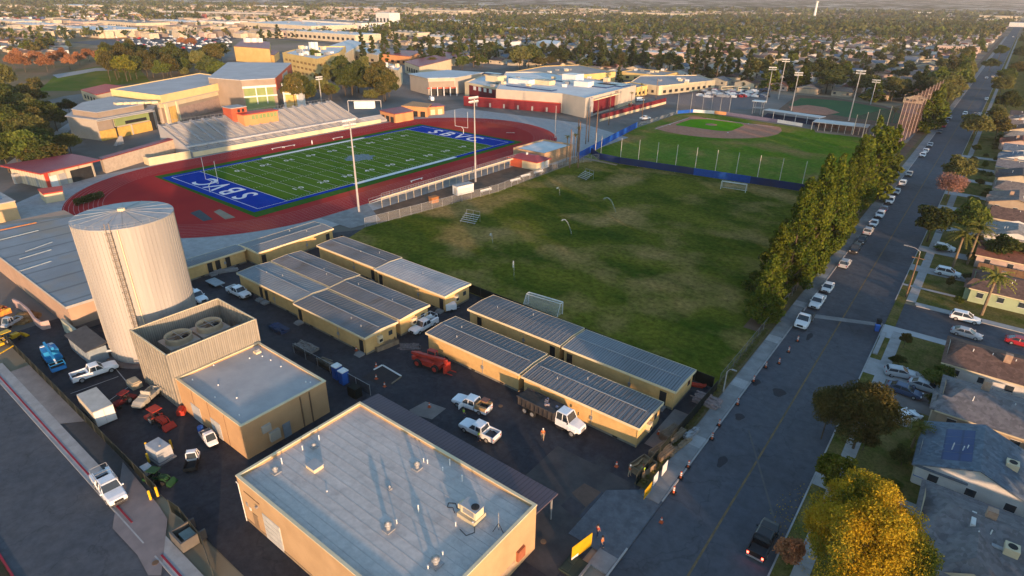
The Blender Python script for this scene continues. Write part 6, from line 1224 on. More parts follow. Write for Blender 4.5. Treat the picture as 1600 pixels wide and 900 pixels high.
# ------------------------------------------------------------------ masts
def tower_light(label, u, v, h, rows=2, n=7, rz=R(0), m_=None):
    x, y = G(u, v); t = thing('floodlight_mast', label, 'floodlight mast', x, y, rz, 'floodlight masts'); m_ = m_ or pconc
    part('pole', M().cyl(0, 0, -.1, h, .32, .16, 12), m_, t)
    ca_ = part('crossarm', M().box(-.1, .1, -1.9, 1.9, h - .3, h - .15).box(-.1, .1, -1.9, 1.9, h - 1.4, h - 1.25), m_, t)
    lm = M().box(-.1, .3, -.2, .2, -.22, .22).mesh('floodlight', white)
    for r_ in range(rows):
        for k in range(n): o = link('floodlight', lm, ca_, (.25, -1.8 + k * 3.6 / (n - 1), h + .1 - r_ * 1.1)); o.rotation_euler = (0, R(35), 0)
    return t
tower_light('tall floodlight mast at the near left corner of the soccer field, beside the visitor stand', 561, 331, 24, rz=R(180)); tower_light('tall floodlight mast behind the visitor stand next to the white cabin', 743, 284, 25.5, rz=R(180))
tower_light('floodlight mast behind the home grandstand', 503, 164, 14)
tower_light('floodlight mast left of the ball field netting, nearest the road', 1326, 189, 23, rz=R(90)); tower_light('floodlight mast right of a pair beyond the backstop', 1216, 155, 22, rz=R(-60)); tower_light('floodlight mast left of a pair beyond the backstop', 1197, 161, 19, rz=R(-60)); tower_light('floodlight mast at the blue corner of the softball field', 1236, 173, 19, rz=R(-60)); tower_light('floodlight mast behind the far edge of the softball field', 1360, 163, 13, rz=R(-90))
def pole(label, x, y, h, r=.12, m_=None, name='pole', cat='pole', group=None): return solo(name, label, cat, M().cyl(0, 0, -.1, h, r, r * .7, 8), m_ or pconc, group, loc=(x, y, 0))
pole('single pale pole beside the white-roofed concession building', *G(867, 216), 13, .18); pole('pole with a flag light right of the scoreboard corner', *G(893, 250), 10, .12)
# dark slim poles (palms without crowns in winter light) near the track corner
for i, (u, v, h) in enumerate(((890, 262, 13), (901, 248, 14), (903, 262, 15.5), (915, 225, 13), (919, 222, 14), (931, 220, 16), (951, 195, 14), (1003, 183, 13), (1024, 160, 13))):
    x, y = G(u, v); t = thing('ball_net_pole', 'dark tall pole ' + ['at the concession corner, leftmost', 'second from the concession corner', 'standing by the blue screen start', 'first of a close pair by the drive', 'second of a close pair by the drive', 'tallest by the drive gate', 'along the maroon wall near end', 'along the blue screen far end', 'at the maroon wall far end'][i], 'pole', x, y, 0, 'dark poles by the drive'); part('pole', M().cyl(0, 0, -.1, h, .22, .14, 8), rust, t)
# goal posts
def goalpost(label, x, y, rz):
    t = thing('goal_post', label, 'goal post', x, y, rz, 'football goal posts', .1); part('gooseneck', M().path([(0, 0, 0), (0, 0, 2.0), (1.2, 0, 3.05)], .1, 8), white, t); part('crossbar', M().tube((1.2, -3.6, 3.05), (1.2, 3.6, 3.05), .08, 8), white, t)
    for s_ in (-1, 1): part('upright', M().tube((1.2, s_ * 3.6, 3.05), (1.2, s_ * 3.6, 9.5), .06, 6), white, t)
goalpost('white goal post at the left end zone', TC[0], 136.6 - FL - .4, R(90)); goalpost('white goal post at the far right end zone', TC[0], 136.6 + FL + .4, R(-90))
def soccer_goal(label, x, y, rz):
    t = thing('soccer_goal', label, 'soccer goal', x, y, rz, 'soccer goals'); part('frame', M().path([(0, -3.66, 0), (0, -3.66, 2.44), (0, 3.66, 2.44), (0, 3.66, 0)], .09, 8).path([(0, -3.66, 2.44), (-.9, -3.66, 2.44), (-2.2, -3.66, 0), (-2.2, 3.66, 0), (-.9, 3.66, 2.44), (0, 3.66, 2.44)], .05, 6).path([(-.9, -3.66, 2.44), (-.9, 3.66, 2.44)], .05, 6), white, t)
    part('net', M().add([(-.9, -3.6, 2.42), (-.9, 3.6, 2.42), (-2.2, 3.6, .03), (-2.2, -3.6, .03), (0, -3.6, 2.42), (0, 3.6, 2.42), (0, 3.6, .03), (0, -3.6, .03)], [(0, 1, 2, 3), (0, 1, 5, 4), (1, 2, 6, 5), (0, 3, 7, 4)]), goalnet, t)
x, y = G(848, 488); soccer_goal('white soccer goal right behind the classroom roofs', x - .5, y + 1.5, R(95)); x, y = G(1145, 298); soccer_goal('white soccer goal far across the field by the navy screen', x, y, R(-82))
def bleach(label, u, v, rz, n=5, L=4.6):
    x, y = G(u, v); t = thing('small_bleacher', label, 'bleacher', x, y, rz, 'small portable bleachers')
    for k in range(n): part('plank', M().box(-L / 2, L / 2, k * .6 - n * .3, k * .6 - n * .3 + .28, .4 + k * .34, .45 + k * .34), alum, t)
    f = M()
    for a in (-L / 2 + .3, 0, L / 2 - .3): f.tube((a, -n * .3, .35), (a, n * .3, .35 + n * .34), .035, 4).tube((a, n * .3, 0), (a, n * .3, 1.0 + n * .34), .035, 4).tube((a, -n * .3, 0), (a, -n * .3, .4), .035, 4)
    f.tube((-L / 2 + .3, n * .3, 1 + n * .34), (L / 2 - .3, n * .3, 1 + n * .34), .035, 4); part('frame', f, galv, t)
bleach('small aluminium bleacher alone on the dry turf near the stand fence', 735, 347, R(10)); bleach('small aluminium bleacher near the concession building on the far turf', 915, 279, R(-20))
for i, (u, v) in enumerate(((760, 300), (806, 284), (822, 277), (842, 271))): x, y = G(u, v); t = thing('player_bench', ['first', 'second', 'third', 'farthest'][i] + ' white bench along the field side of the stand fence', 'bench', x, y, R(82), 'white benches by the stand fence'); part('seat', M().box(-2.2, 2.2, -.2, .2, .42, .48), white, t); part('backrest', M().box(-2.2, 2.2, .2, .25, .55, .95), white, t); part('leg', M().box(-1.8, -1.7, -.2, .2, 0, .42), galv, t); part('leg', M().box(1.7, 1.8, -.2, .2, 0, .42), galv, t)
for i, (u, v) in enumerate(((434, 233), (452, 230), (528, 217), (651, 283))): x, y = G(u, v); t = thing('team_bench', ['left white team bench on the far turf edge', 'second white team bench on the far turf edge', 'white team bench near the far sideline centre', 'white team bench on the near turf edge'][i], 'bench', x, y, R(90), 'white team benches', .1); part('seat', M().box(-2.6, 2.6, -.2, .2, .42, .48), white, t); part('leg', M().box(-2.2, -2.1, -.2, .2, 0, .42), white, t); part('leg', M().box(2.1, 2.2, -.2, .2, 0, .42), white, t)
solo('track_figure', 'person in dark blue on the far straight of the track', 'person', limbmesh([[(0, 0, .95, .14), (0, 0, 1.4, .17), (0, 0, 1.55, .07), (0, 0, 1.7, .1)], [0, (.1, .1, .5, .08), (.1, .1, .05, .06)], [0, (-.1, -.1, .5, .08), (-.1, -.1, .05, .06)]]), jean, loc=(*G(488, 226), .05))
# hurdle row
x, y = G(797, 211); hd = thing('hurdle', 'first of three hurdles on the far right of the track', 'hurdle', x, y, R(20), 'track hurdles', .05); part('bar', M().box(-.6, .6, -.02, .02, .9, 1.0), white, hd); part('leg', M().tube((-.5, 0, .9), (-.5, 0, 0), .03, 4), black, hd); part('leg', M().tube((.5, 0, .9), (.5, 0, 0), .03, 4), black, hd)
dup(hd, *G(802, 211), R(20), 'second of three hurdles on the far right of the track', .05); dup(hd, *G(793, 211), R(20), 'leftmost of three hurdles on the far right of the track', .05)
# ------------------------------------------------------------------ outfield screen and net poles
def wall_px(name, label, pts, h, m_, z0=.1, cat='fence', t_=.05):
    t = thing(name, label, cat, pts[0][0], pts[0][1]); b = M()
    for p, q0 in zip(pts, pts[1:]):
        d = Vector((q0[0] - p[0], q0[1] - p[1])); n = Vector((-d.y, d.x)).normalized() * t_; a = (p[0] - pts[0][0], p[1] - pts[0][1]); c2 = (q0[0] - pts[0][0], q0[1] - pts[0][1])
        s_ = M().prism([(a[0] - n.x, a[1] - n.y), (c2[0] - n.x, c2[1] - n.y), (c2[0] + n.x, c2[1] + n.y), (a[0] + n.x, a[1] + n.y)], z0, h); part('screen_panel', s_, m_, t)
    return t
wall_px('outfield_screen', 'navy and blue wind screen across the end of the soccer field', [(-114.5, 196), (-108, 190.5), (-99, 189.8), (-86, 191.2), (-73, 192.6)], 2.4, navy); wall_px('outfield_screen', 'brighter blue middle stretch of the wind screen behind the far soccer goal', [(-73, 192.6), (-60, 194), (-55, 194.5)], 2.4, mat('screen_mid_blue', (.012, .07, .30))); wall_px('outfield_screen', 'dark stretch of the wind screen running into the tree row', [(-55, 194.5), (-40, 196), (-22, 197)], 2.4, navy)
wall_px('outfield_screen', 'bright blue wind screen along the left side of the ball field', [(-113.5, 186), (-117, 205), (-121, 228), (-125, 253)], 2.6, bluewall)
np_ = None
bx = [(-113, 196.5, 8), (-107.5, 191, 8.5), (-99, 190, 9)] + [(-99 + 6.55 * k, 189.9 + .72 * k, 9.2) for k in range(1, 12)]
names = ['first', 'second', 'third', 'fourth', 'fifth', 'sixth', 'seventh', 'eighth', 'ninth', 'tenth', 'eleventh', 'twelfth', 'thirteenth', 'fourteenth']
for i, (x, y, h) in enumerate(bx): pole(names[i] + ' pale net pole along the navy screen, counted from the left', x, y, h, .13, mat('pole_cream', (.55, .50, .42)), 'net_pole', 'pole', 'pale net poles along the navy screen')
on = thing('outfield_net', 'fine high net hung between the pale poles over the navy screen', 'net', -99, 189.9); part('net_sheet', M().add([(0, 0, 2.4), (72, 7.9, 2.4), (72, 7.9, 9), (0, 0, 9)], [(0, 1, 2, 3)]), screenmat('fine_net', (.30, .30, .30), .035), on)
# tall side netting
hn = thing('side_net', 'high reddish brown protective netting between tall poles by the road', 'net', -27.6, 276)
part('net_sheet', M().add([(0, 0, 0.1), (4.6, 88, .1), (4.6, 88, 19), (0, 0, 19)], [(0, 1, 2, 3)]), netm, hn)
for k in range(11): pole(names[k] + ' tall pale pole of the road-side netting, counted from the near end', -27.6 + 4.6 * k / 10, 276 + 8.8 * k, 19.5, .17, mat('pole_brown', (.30, .235, .19)), 'tall_net_pole', 'pole', 'tall poles of the road-side netting')
hn2 = thing('side_net', 'lower netting wing running left from the tall netting', 'net', -46, 302); part('net_sheet', M().add([(0, 0, .1), (18, -18, .1), (18, -18, 17), (0, 0, 8)], [(0, 1, 2, 3)]), netm, hn2)
for k in range(4): pole(names[k] + ' pale pole of the lower netting wing, counted from the left', -46 + 4.5 * k, 302 - 4.5 * k, 8.5 + 2.2 * k, .16, mat('pole_cream', (.55, .50, .42)), 'net_pole', 'pole', 'poles of the netting wing')
# dugout / cage roof
dg_ = thing('batting_cage', 'long grey roofed batting cage with white posts beyond the outfield', 'batting cage', -63, 301.5, R(3)); part('roof', M().box(0, 22, 0, 9, 3.4, 3.6), alum, dg_); part('back_screen', M().box(0, 22, 8.9, 9, 0, 3.4), mat('cage_dark', (.06, .05, .06)), dg_)
for k in range(9): part('post', M().box(k * 2.72, k * 2.72 + .14, 0, .14, 0, 3.4), white, dg_)
st3 = thing('ball_stand', 'dark blue roofed spectator stand behind the ball field', 'stand', -90, 318, R(-10)); part('roof', M().box(0, 28, 0, 6, 3.6, 3.8), alum, st3)
for k in range(4): part('tier', M().box(0, 28, 1 + k * 1.1, 2.1 + k * 1.1, 0, .5 + k * .4), mat('stand_navy', (.03, .045, .09)), st3)
for k in range(6): part('post', M().box(k * 5.5, k * 5.5 + .15, 0, .15, 0, 3.6), white, st3)
cp = thing('score_tower', 'white canopied scorer tower behind home plate', 'tower', *G(1183, 178)); part('canopy', M().box(-3, 3, -2.4, 2.4, 6.2, 6.5), white, cp)
for a, b in ((-2, -1.8), (2, -1.8), (2, 1.8), (-2, 1.8)): part('leg', M().box(a - .12, a + .12, b - .12, b + .12, 0, 6.2), pconc, cp)
part('deck', M().box(-2.4, 2.4, -2, 2, 3, 3.2), pconc, cp)
# backstop signs
seg = [((-126, 254), (-126.5, 300), galv, 'grey fence stretch behind the third base side', linkm), ((-126.5, 300), (-122, 309), None, 'blue advertising panel at the backstop', bluewall), ((-122, 309), (-112, 312), None, 'white advertising panels at the backstop', white), ((-112, 312), (-106, 312.5), None, 'orange advertising panel at the backstop', orangest), ((-106, 312.5), (-80, 309), None, 'purple-grey padded wall right of the backstop', mat('pad_grey', (.17, .15, .22))), ((-80, 309), (-68, 306), None, 'white dugout front at the right of the ball field', white)]
for a, b, g_, lab, m_ in seg: wall_px('advertising_board', lab, [a, b], 1.6, m_, cat='panel')
bk_ = thing('backstop_net', 'tall thin grey mesh backstop behind home plate', 'backstop', -127, 300); part('mesh', M().add([(0, 0, 1.6), (5, 10, 1.6), (5, 10, 10), (0, 0, 9)], [(0, 1, 2, 3)]).add([(5, 10, 1.6), (22, 13, 1.6), (22, 13, 10), (5, 10, 10)], [(0, 1, 2, 3)]), screenmat('backstop_wire', (.2, .17, .17), .1), bk_)
for k in range(6): part('post', M().cyl(k * 4.4, min(10, k * 6) + k * .6, 0, 10, .1, .1, 6), galv, bk_)
# scoreboard frame at the grandstand end
sb = thing('scoreboard', 'white scoreboard panel in a grey frame at the far end of the grandstand', 'scoreboard', *G(571, 178), R(45)); part('panel', M().box(-5, 5, -.2, .2, 2.5, 6), white, sb); part('frame', M().box(-8, 8, -.1, .1, 6.2, 6.5).box(-8, -7.7, -.1, .1, 0, 6.5).box(7.7, 8, -.1, .1, 0, 6.5), galv, sb)
# sprinkler jets
mist = screenmat('water_spray', (.8, .85, .88), .12)
for i, (u, v, h, dx) in enumerate(((803, 437, 3.2, .5), (770, 380, 1.6, 1.6), (962, 332, 2.2, 6), (893, 366, 2.0, 5), (875, 304, 1.4, 2))):
    x, y = G(u, v); b = M(); k_ = 10
    for j in range(k_):
        t0, t1 = j / k_, (j + 1) / k_; b.tube((-dx * t0, dx * .6 * t0, 4 * h * t0 * (1 - t0 * .8)), (-dx * t1, dx * .6 * t1, 4 * h * t1 * (1 - t1 * .8)), .05 + .15 * t0, 6, .05 + .15 * t1)
    solo('sprinkler_jet', ['upright white water jet close behind the classroom roofs', 'small curved water jet on the dry turf left', 'long thin water arc near the field centre', 'long thin water arc left of the field centre', 'short water jet near the far bleacher'][i], 'sprinkler', b, mist, 'sprinkler jets on the soccer field', loc=(x, y, 0))
# vans and cars on campus
car('white van parked at the angled hall', 'van', PW, *G(674, 157), R(150)); car('red cart at the far school drive', 'hatch', PR, *G(988, 166), R(60)); car('white truck on the drive by the maroon wall', 'van', PW, *G(1000, 158), R(60)); car('white pickup parked beside the blue screen end', 'crew', PW, *G(1008, 187), R(70))
def bus(label, u, v, rz, L=11):
    x, y = G(u, v); t = thing('bus', label, 'bus', x, y, rz); part('body', M().loft([ring(-L / 2, .5, 3.0, 1.2), ring(L / 2 - .3, .5, 3.0, 1.2), ring(L / 2, .7, 2.6, 1.1)]), cream, t); part('windows', M().box(-L / 2 + .4, L / 2 - .6, -1.22, 1.22, 1.7, 2.4), glass, t)
    for s_ in (-1, 1):
        for xx in (-L * .3, L * .33): link('wheel', wheelmesh(.5, .3)[0], t, (xx, s_ * 1.05, .5))
bus('cream bus in the far car park, left of two', 1135, 142, R(60)); bus('cream bus in the far car park, right of two', 1160, 143, R(50), 8)
# ------------------------------------------------------------------ houses
shing = {k: mat('shingle_' + k, a, b, 1.2, .9, cells=(2.2, .35)) for k, a, b in (('grey', (.21, .20, .20), (.17, .16, .165)), ('dark', (.11, .095, .095), (.08, .07, .07)), ('brown', (.20, .12, .09), (.155, .095, .075)), ('blue', (.16, .20, .24), (.125, .155, .19)), ('warm', (.27, .215, .18), (.22, .175, .15)), ('red', (.24, .10, .07), (.19, .08, .055)), ('pale', (.34, .31, .28), (.28, .26, .235)))}
hw = {k: mat('house_' + k, a, None, .4, .9) for k, a in (('white', (.66, .64, .60)), ('cream', (.56, .47, .34)), ('tan', (.42, .33, .24)), ('green', (.36, .42, .26)), ('pink', (.52, .38, .32)), ('grey', (.40, .40, .40)))}
def hroof(b, x0, x1, y0, y1, z, rh, axis, hip=0.0, ov=.45, th=.14):
    x0, x1, y0, y1 = x0 - ov, x1 + ov, y0 - ov, y1 + ov
    if axis == 'x':
        ym = (y0 + y1) / 2; h = hip * (y1 - y0) / 2; v = [(x0, y0, z), (x1, y0, z), (x1, y1, z), (x0, y1, z), (x0 + h, ym, z + rh), (x1 - h, ym, z + rh)]
        f = [(0, 1, 5, 4), (2, 3, 4, 5), (1, 2, 5), (3, 0, 4)]
    else:
        xm = (x0 + x1) / 2; h = hip * (x1 - x0) / 2; v = [(x0, y0, z), (x1, y0, z), (x1, y1, z), (x0, y1, z), (xm, y0 + h, z + rh), (xm, y1 - h, z + rh)]
        f = [(1, 2, 5, 4), (3, 0, 4, 5), (0, 1, 4), (2, 3, 5)]
    top = [(a, b_, c_ + th) for a, b_, c_ in v]
    if hip: return b.add(v + top, f + [tuple(i + 6 for i in r) for r in f] + [(0, 1, 7, 6), (1, 2, 8, 7), (2, 3, 9, 8), (3, 0, 6, 9)])
    e = [(1, 5, 11, 7), (5, 2, 8, 11), (3, 4, 10, 9), (4, 0, 6, 10), (0, 1, 7, 6), (2, 3, 9, 8)] if axis == 'x' else [(0, 4, 10, 6), (4, 1, 7, 10), (2, 5, 11, 8), (5, 3, 9, 11), (1, 2, 8, 7), (3, 0, 6, 9)]
    return b.add(v + top, f[:2] + [tuple(i + 6 for i in r) for r in f[:2]] + e)
def gable(b, x0, x1, y0, y1, z, rh, axis):
    if axis == 'x':
        for x in (x0, x1): b.add([(x, y0, z), (x, y1, z), (x, (y0 + y1) / 2, z + rh)], [(0, 1, 2)])
    else:
        for y in (y0, y1): b.add([(x0, y, z), (x1, y, z), ((x0 + x1) / 2, y, z + rh)], [(0, 1, 2)])
def house(label, x0, x1, y0, y1, wall, roof, axis='x', z=2.9, rh=1.7, hip=0.0, wings=(), wins_=True, chim=None, group='houses across the road', extra=None):
    t = thing('house', label, 'house', x0, y0, 0, group); W, D = x1 - x0, y1 - y0
    b = M().box(0, W, 0, D, -.05, z); 
    if hip < .9: gable(b, 0, W, 0, D, z, rh * .96, axis)
    part('wall', b, wall, t); ro = part('roof', hroof(M(), 0, W, 0, D, z, rh, axis, hip), roof, t)
    rc = M().box(-.47, W + .47, -.5, -.45, z - .12, z + .1).box(-.5, -.45, -.45, D + .45, z - .12, z + .1)
    if axis == 'x': part('gutter', M().box(-.45, W + .45, -.52, -.46, z - .1, z + .08), fascia, t)
    for (a0, a1, b0, b1, ax, zz, rr, hp) in wings:
        bb = M().box(a0, a1, b0, b1, -.05, zz)
        if hp < .9: gable(bb, a0, a1, b0, b1, zz, rr * .96, ax)
        part('wing_wall', bb, wall, t); part('wing_roof', hroof(M(), a0, a1, b0, b1, zz, rr, ax, hp), roof, t)
    if wins_:
        n = max(2, int(W / 3.2))
        for k in range(n):
            xx = W * (k + .5) / n; w_ = part('window', M().box(xx - .5, xx + .5, -.05, .02, 1.2, 2.2), glass, t); part('frame', M().box(xx - .58, xx + .58, -.08, -.05, 1.12, 1.2).box(xx - .58, xx + .58, -.08, -.05, 2.2, 2.28), white, w_)
        part('window', M().box(-.05, .02, D * .2, D * .2 + 1.5, 1.0, 2.2), glass, t); part('front_door', M().box(-.05, .02, D * .55, D * .55 + .95, 0, 2.1), mat('door_brown', (.2, .1, .06)), t)
        if D > 9: part('garage_door', M().box(-.05, .02, D * .72, D * .72 + 2.4, 0, 2.1), white, t)
    if chim: part('chimney', M().box(chim[0], chim[0] + .9, chim[1], chim[1] + .8, z, z + rh + .9), mat('chimney_brick', (.40, .28, .20), (.32, .2, .14), 2, .9), t)
    for k in range(3): xx, yy = random.uniform(.2, .8) * W, random.uniform(.25, .45) * D; part('roof_pipe', M().cyl(xx, yy, z + .2, z + rh * .9 + .35, .06, .06, 6), pipew, t)
    if extra: extra(t, W, D, z, rh)
    return t
def swamp(t, x, y, z):
    c_ = part('rooftop_cooler', M().box(x - .6, x + .6, y - .6, y + .6, z, z + 1.0), fascia, t); part('fan', M().cyl(x, y, z + 1.0, z + 1.06, .4, .4, 14), dark, c_); part('duct', M().box(x - 2.0, x - .6, y - .3, y + .3, z - .1, z + .4), tankroof, t)
def exH1(t, W, D, z, rh): swamp(t, 7.6, 2.6, z + .9); part('ridge_box', M().box(4.1, 4.5, 3.4, 5.6, z + 1.3, z + 2.0), hw['white'], t)
def exH2(t, W, D, z, rh):
    swamp(t, 8.6, 4.6, z + .9); sp_ = M()
    for i in range(4): sp_.add([(1.0, 1.2 + i * 1.8, z + .68), (4.7, 1.2 + i * 1.8, z + 2.16), (4.7, 2.9 + i * 1.8, z + 2.16), (1.0, 2.9 + i * 1.8, z + .68)], [(0, 1, 2, 3)])
    part('solar_panel', sp_, solar, t)
house('grey shingled house with a cross-hipped roof in the bottom right corner, box cooler on it', 5.6, 19, 61.2, 71.2, hw['cream'], shing['grey'], 'x', 2.9, 2.0, .55, wings=[(2.0, 7.6, -3.5, 6, 'y', 2.9, 1.9, .8)], chim=(5.2, 5.4), extra=exH1)
house('white gabled house with green windows and blue solar panels on its roof', 4.4, 15.5, 74.4, 84.0, hw['white'], shing['blue'], 'y', 2.8, 2.3, 0, wings=[(-.1, 4.6, .2, 7, 'x', 2.6, 1.2, .6)], extra=exH2)
house('tan house with a broad grey hipped roof behind the white gabled one', 5.2, 19, 88.4, 98.4, hw['tan'], shing['grey'], 'x', 2.9, 1.9, .5, wings=[(-.6, 4.2, .2, 4.6, 'x', 2.8, 1.1, .4)], chim=(4.0, 6.8))
house('white corner house with a brown ridge roof beside the side street', 4.6, 18, 103.2, 112.6, hw['white'], shing['brown'], 'x', 2.9, 1.7, .5, chim=(6.8, 3))
house('green walled corner house with a brown roof and a pale chimney beyond the side street', 6.0, 19, 138.4, 149.5, hw['green'], shing['brown'], 'x', 2.8, 1.7, .7, wings=[(-.8, 4, .6, 5, 'x', 2.6, 1.2, .4)], chim=(3.8, 5.6))
cols = [('tan', 'warm'), ('cream', 'dark'), ('white', 'blue'), ('pink', 'red'), ('cream', 'brown'), ('white', 'warm'), ('tan', 'grey'), ('cream', 'blue'), ('white', 'pale')]
ords = ['next past the big palms', 'second past the big palms', 'beyond the pink winter tree', 'fourth past the palms', 'fifth past the palms', 'sixth past the palms', 'seventh past the palms', 'eighth past the palms', 'ninth past the palms', 'tenth past the palms', 'eleventh past the palms', 'twelfth past the palms', 'thirteenth past the palms', 'fourteenth past the palms', 'fifteenth past the palms']
for k in range(15):
    y = 160 + k * 16.6; wn, rn = cols[(k * 5 + 3) % 9]
    house('%s house with %s roof right of the road, %s' % (wn, rn, ords[k]), 5.8 + (k % 3) * .5, 18, y, y + 10.5 + (k % 2), hw[wn], shing[rn], 'xy'[k % 2] if k % 4 else 'x', 2.8, 1.7, (0, .5, 0)[k % 3], wings=[(-.5, 4, 1, 5.5, 'x', 2.7, 1.2, 0)] if k % 2 else (), chim=(4, 5) if k % 3 == 0 else None)
for k, yy in enumerate([60.0, 73.0, 86.2, 101.5, 152.5, 158.5] + [174.6 + 16.6 * j for j in range(10)]):
    t = thing('lot_fence', ['weathered board fence', 'pale board fence', 'dark board fence'][k % 3] + ' between two house lots across the road, number %s from the camera' % ['one', 'two', 'three', 'four', 'five', 'six', 'seven', 'eight', 'nine', 'ten', 'eleven', 'twelve', 'thirteen', 'fourteen', 'fifteen', 'sixteen'][k], 'fence', 6.5, yy, 0, 'board fences between lots')
    fm_ = [woodshade, hw['white'], rust][k % 3]; bm_ = M().box(0, 2.2, -.03, .03, 0, 1.7).mesh('fence_board', fm_)
    for j in range(6): link('fence_board', bm_, t, (j * 2.26, 0, 0)); part('post', M().box(j * 2.26 - .05, j * 2.26 + .05, -.06, .06, 0, 1.8), fm_, t)
# houses that stand just outside the view on the sunward side (they shade the road and yard)
for k, (x, y) in enumerate([(26, 58), (28, 40), (8, 42), (8, 22), (8, 4), (26, 22), (26, 4), (9, -18), (28, -20), (30, 76), (30, 94)]):
    wn, rn = cols[k % 9]; house('%s walled bungalow with a %s roof on the block sunward of the view' % (wn, rn), x, x + 13, y, y + 11, hw[wn], shing[rn], 'xy'[k % 2], 3.0, 1.9, .4, wins_=False, group='bungalows sunward of the view')
# ------------------------------------------------------------------ trees
rng = np.random.default_rng(5)
def leaves(cs, rad, n, size, flat=.6, seed=0):
    r = np.random.default_rng(seed); cs = np.array(cs, float); rad = np.array(rad, float)
    w_ = rad ** 2 / (rad ** 2).sum(); idx = r.choice(len(cs), n, p=w_)
    d = r.normal(size=(n, 3)); d /= np.linalg.norm(d, axis=1)[:, None]
    p = cs[idx] + d * (rad[idx] * (r.random(n) ** .45))[:, None] * np.array([1, 1, flat])
    a = r.normal(size=(n, 3)); a /= np.linalg.norm(a, axis=1)[:, None]; b = np.cross(a, r.normal(size=(n, 3))); b /= np.linalg.norm(b, axis=1)[:, None]
    s = size * (.6 + .8 * r.random(n))[:, None]
    v = np.stack([p - a * s, p + b * s * .55, p + a * s, p - b * s * .55], 1).reshape(-1, 3)
    return v
def quadmesh(name, v, mats_, mi=None):
    n = len(v) // 4; me = bpy.data.meshes.new(name); me.vertices.add(len(v)); me.vertices.foreach_set('co', v.astype(np.float32).ravel())
    me.loops.add(4 * n); me.loops.foreach_set('vertex_index', np.arange(4 * n, dtype=np.int32)); me.polygons.add(n); me.polygons.foreach_set('loop_start', np.arange(0, 4 * n, 4, dtype=np.int32)); me.polygons.foreach_set('loop_total', np.full(n, 4, dtype=np.int32))
    for m_ in (mats_ if isinstance(mats_, list) else [mats_]): me.materials.append(m_)
    if mi is not None: me.polygons.foreach_set('material_index', mi.astype(np.int32))
    me.update(); me.validate(); return me
LM = dict(pine=leafmat('pine_needles', (.040, .074, .012), (.130, .145, .018)), dark=leafmat('dark_foliage', (.034, .052, .016), (.085, .092, .026)), green=leafmat('green_foliage', (.06, .09, .02), (.13, .15, .03)), olive=leafmat('olive_foliage', (.09, .10, .03), (.16, .15, .05)), brown=leafmat('brown_foliage', (.055, .062, .020), (.14, .11, .034)), orange=leafmat('orange_foliage', (.34, .20, .012), (.46, .34, .03)), red=leafmat('rust_foliage', (.28, .12, .06), (.36, .17, .08)), pink=leafmat('pink_twigs', (.25, .13, .10), (.32, .17, .13)), palm=leafmat('palm_frond', (.10, .12, .025), (.18, .17, .04)), conifer=leafmat('conifer_foliage', (.026, .044, .016), (.065, .08, .024)), yelgreen=leafmat('yellow_green_foliage', (.09, .11, .015), (.26, .23, .03)))
def rcl(r, n, H, R_, base=.3, shape='round'):
    cs, rad = [], []
    for k in range(n):
        a = r.random() * 6.283
        if shape == 'cone':
            z = H * (.06 + .92 * (k + r.random()) / n); q_ = R_ * (1 - z / H) ** .8 * (.5 + .5 * r.random()) * (1 + .22 * math.sin(3 * a + n)) ; cs.append((q_ * math.cos(a), q_ * math.sin(a), z)); rad.append(max(.45, R_ * (.20 + .16 * r.random()) * (1 - .55 * z / H)))
        elif shape == 'col':
            z = H * (.12 + .85 * (k + r.random()) / n); q_ = R_ * .6 * math.sqrt(r.random()) * (1 - max(0, z / H - .6) * 1.9); cs.append((q_ * math.cos(a), q_ * math.sin(a), z)); rad.append(R_ * .45 * (1 - .5 * z / H))
        else:
            u_ = r.random() ** .5; ph = math.acos(1 - 1.45 * r.random()); q_ = R_ * .74 * u_ ** .4; zc = H * (base + (1 - base) * .46)
            q_ *= .88 + .17 * math.sin(3 * a + n) + .11 * math.sin(5 * a + 2 * ph + H)
            cs.append((q_ * math.sin(ph) * math.cos(a), q_ * math.sin(ph) * math.sin(a), zc + (H - zc) * (.70 + .2 * math.sin(2 * a + R_)) * math.cos(ph))); rad.append(R_ * (.24 + .14 * r.random()))
    return cs, rad
def trunk(H, r0, limbs=5, R_=3, base=.35, seed=0, lean=.0):
    r = random.Random(seed); b = M(); b.tube((0, 0, -.2), (lean, 0, H * .4), r0, 8, r0 * .7).tube((lean, 0, H * .4), (lean * 1.5, 0, H * .85), r0 * .7, 6, r0 * .15)
    for k in range(limbs):
        a = 6.28 * k / limbs + r.random(); z = H * (base + .3 * r.random()); e = (lean + R_ * .7 * math.cos(a), R_ * .7 * math.sin(a), z + H * .22); m1 = (lean + R_ * .3 * math.cos(a), R_ * .3 * math.sin(a), z + H * .08)
        b.tube((lean, 0, z), m1, r0 * .4, 6, r0 * .28).tube(m1, e, r0 * .28, 5, r0 * .08)
    return b
TV = {}
def variant(kind, H, R_, shape, n, ls, ncl, m_, base=.3, tm=None, limbs=5, flat=.6):
    vs = []
    for s_ in range(3):
        r = random.Random(hash((H, R_, n)) % 1000 + s_); cs, rad = rcl(r, ncl, H, R_, base, shape); cm = quadmesh('crown', leaves(cs, rad, n, ls, flat, s_ + 11), LM[m_]); tk = trunk(H, max(.12, H * .018), limbs, R_, base, s_).mesh('trunk', tm or trunkm)
        vs.append((cm, tk, H))
    TV[kind] = vs
variant('pine', 17, 4.3, 'cone', 14000, .25, 110, 'pine', base=.12, limbs=9, flat=.75)
variant('pinefar', 17, 4.7, 'cone', 3600, .52, 90, 'pine', base=.12, limbs=5, flat=.75)
variant('conifer', 20, 3.6, 'cone', 3000, .5, 60, 'conifer', base=.1, limbs=4)
variant('slim', 20, 2.6, 'col', 2200, .5, 40, 'conifer', base=.1, limbs=3)
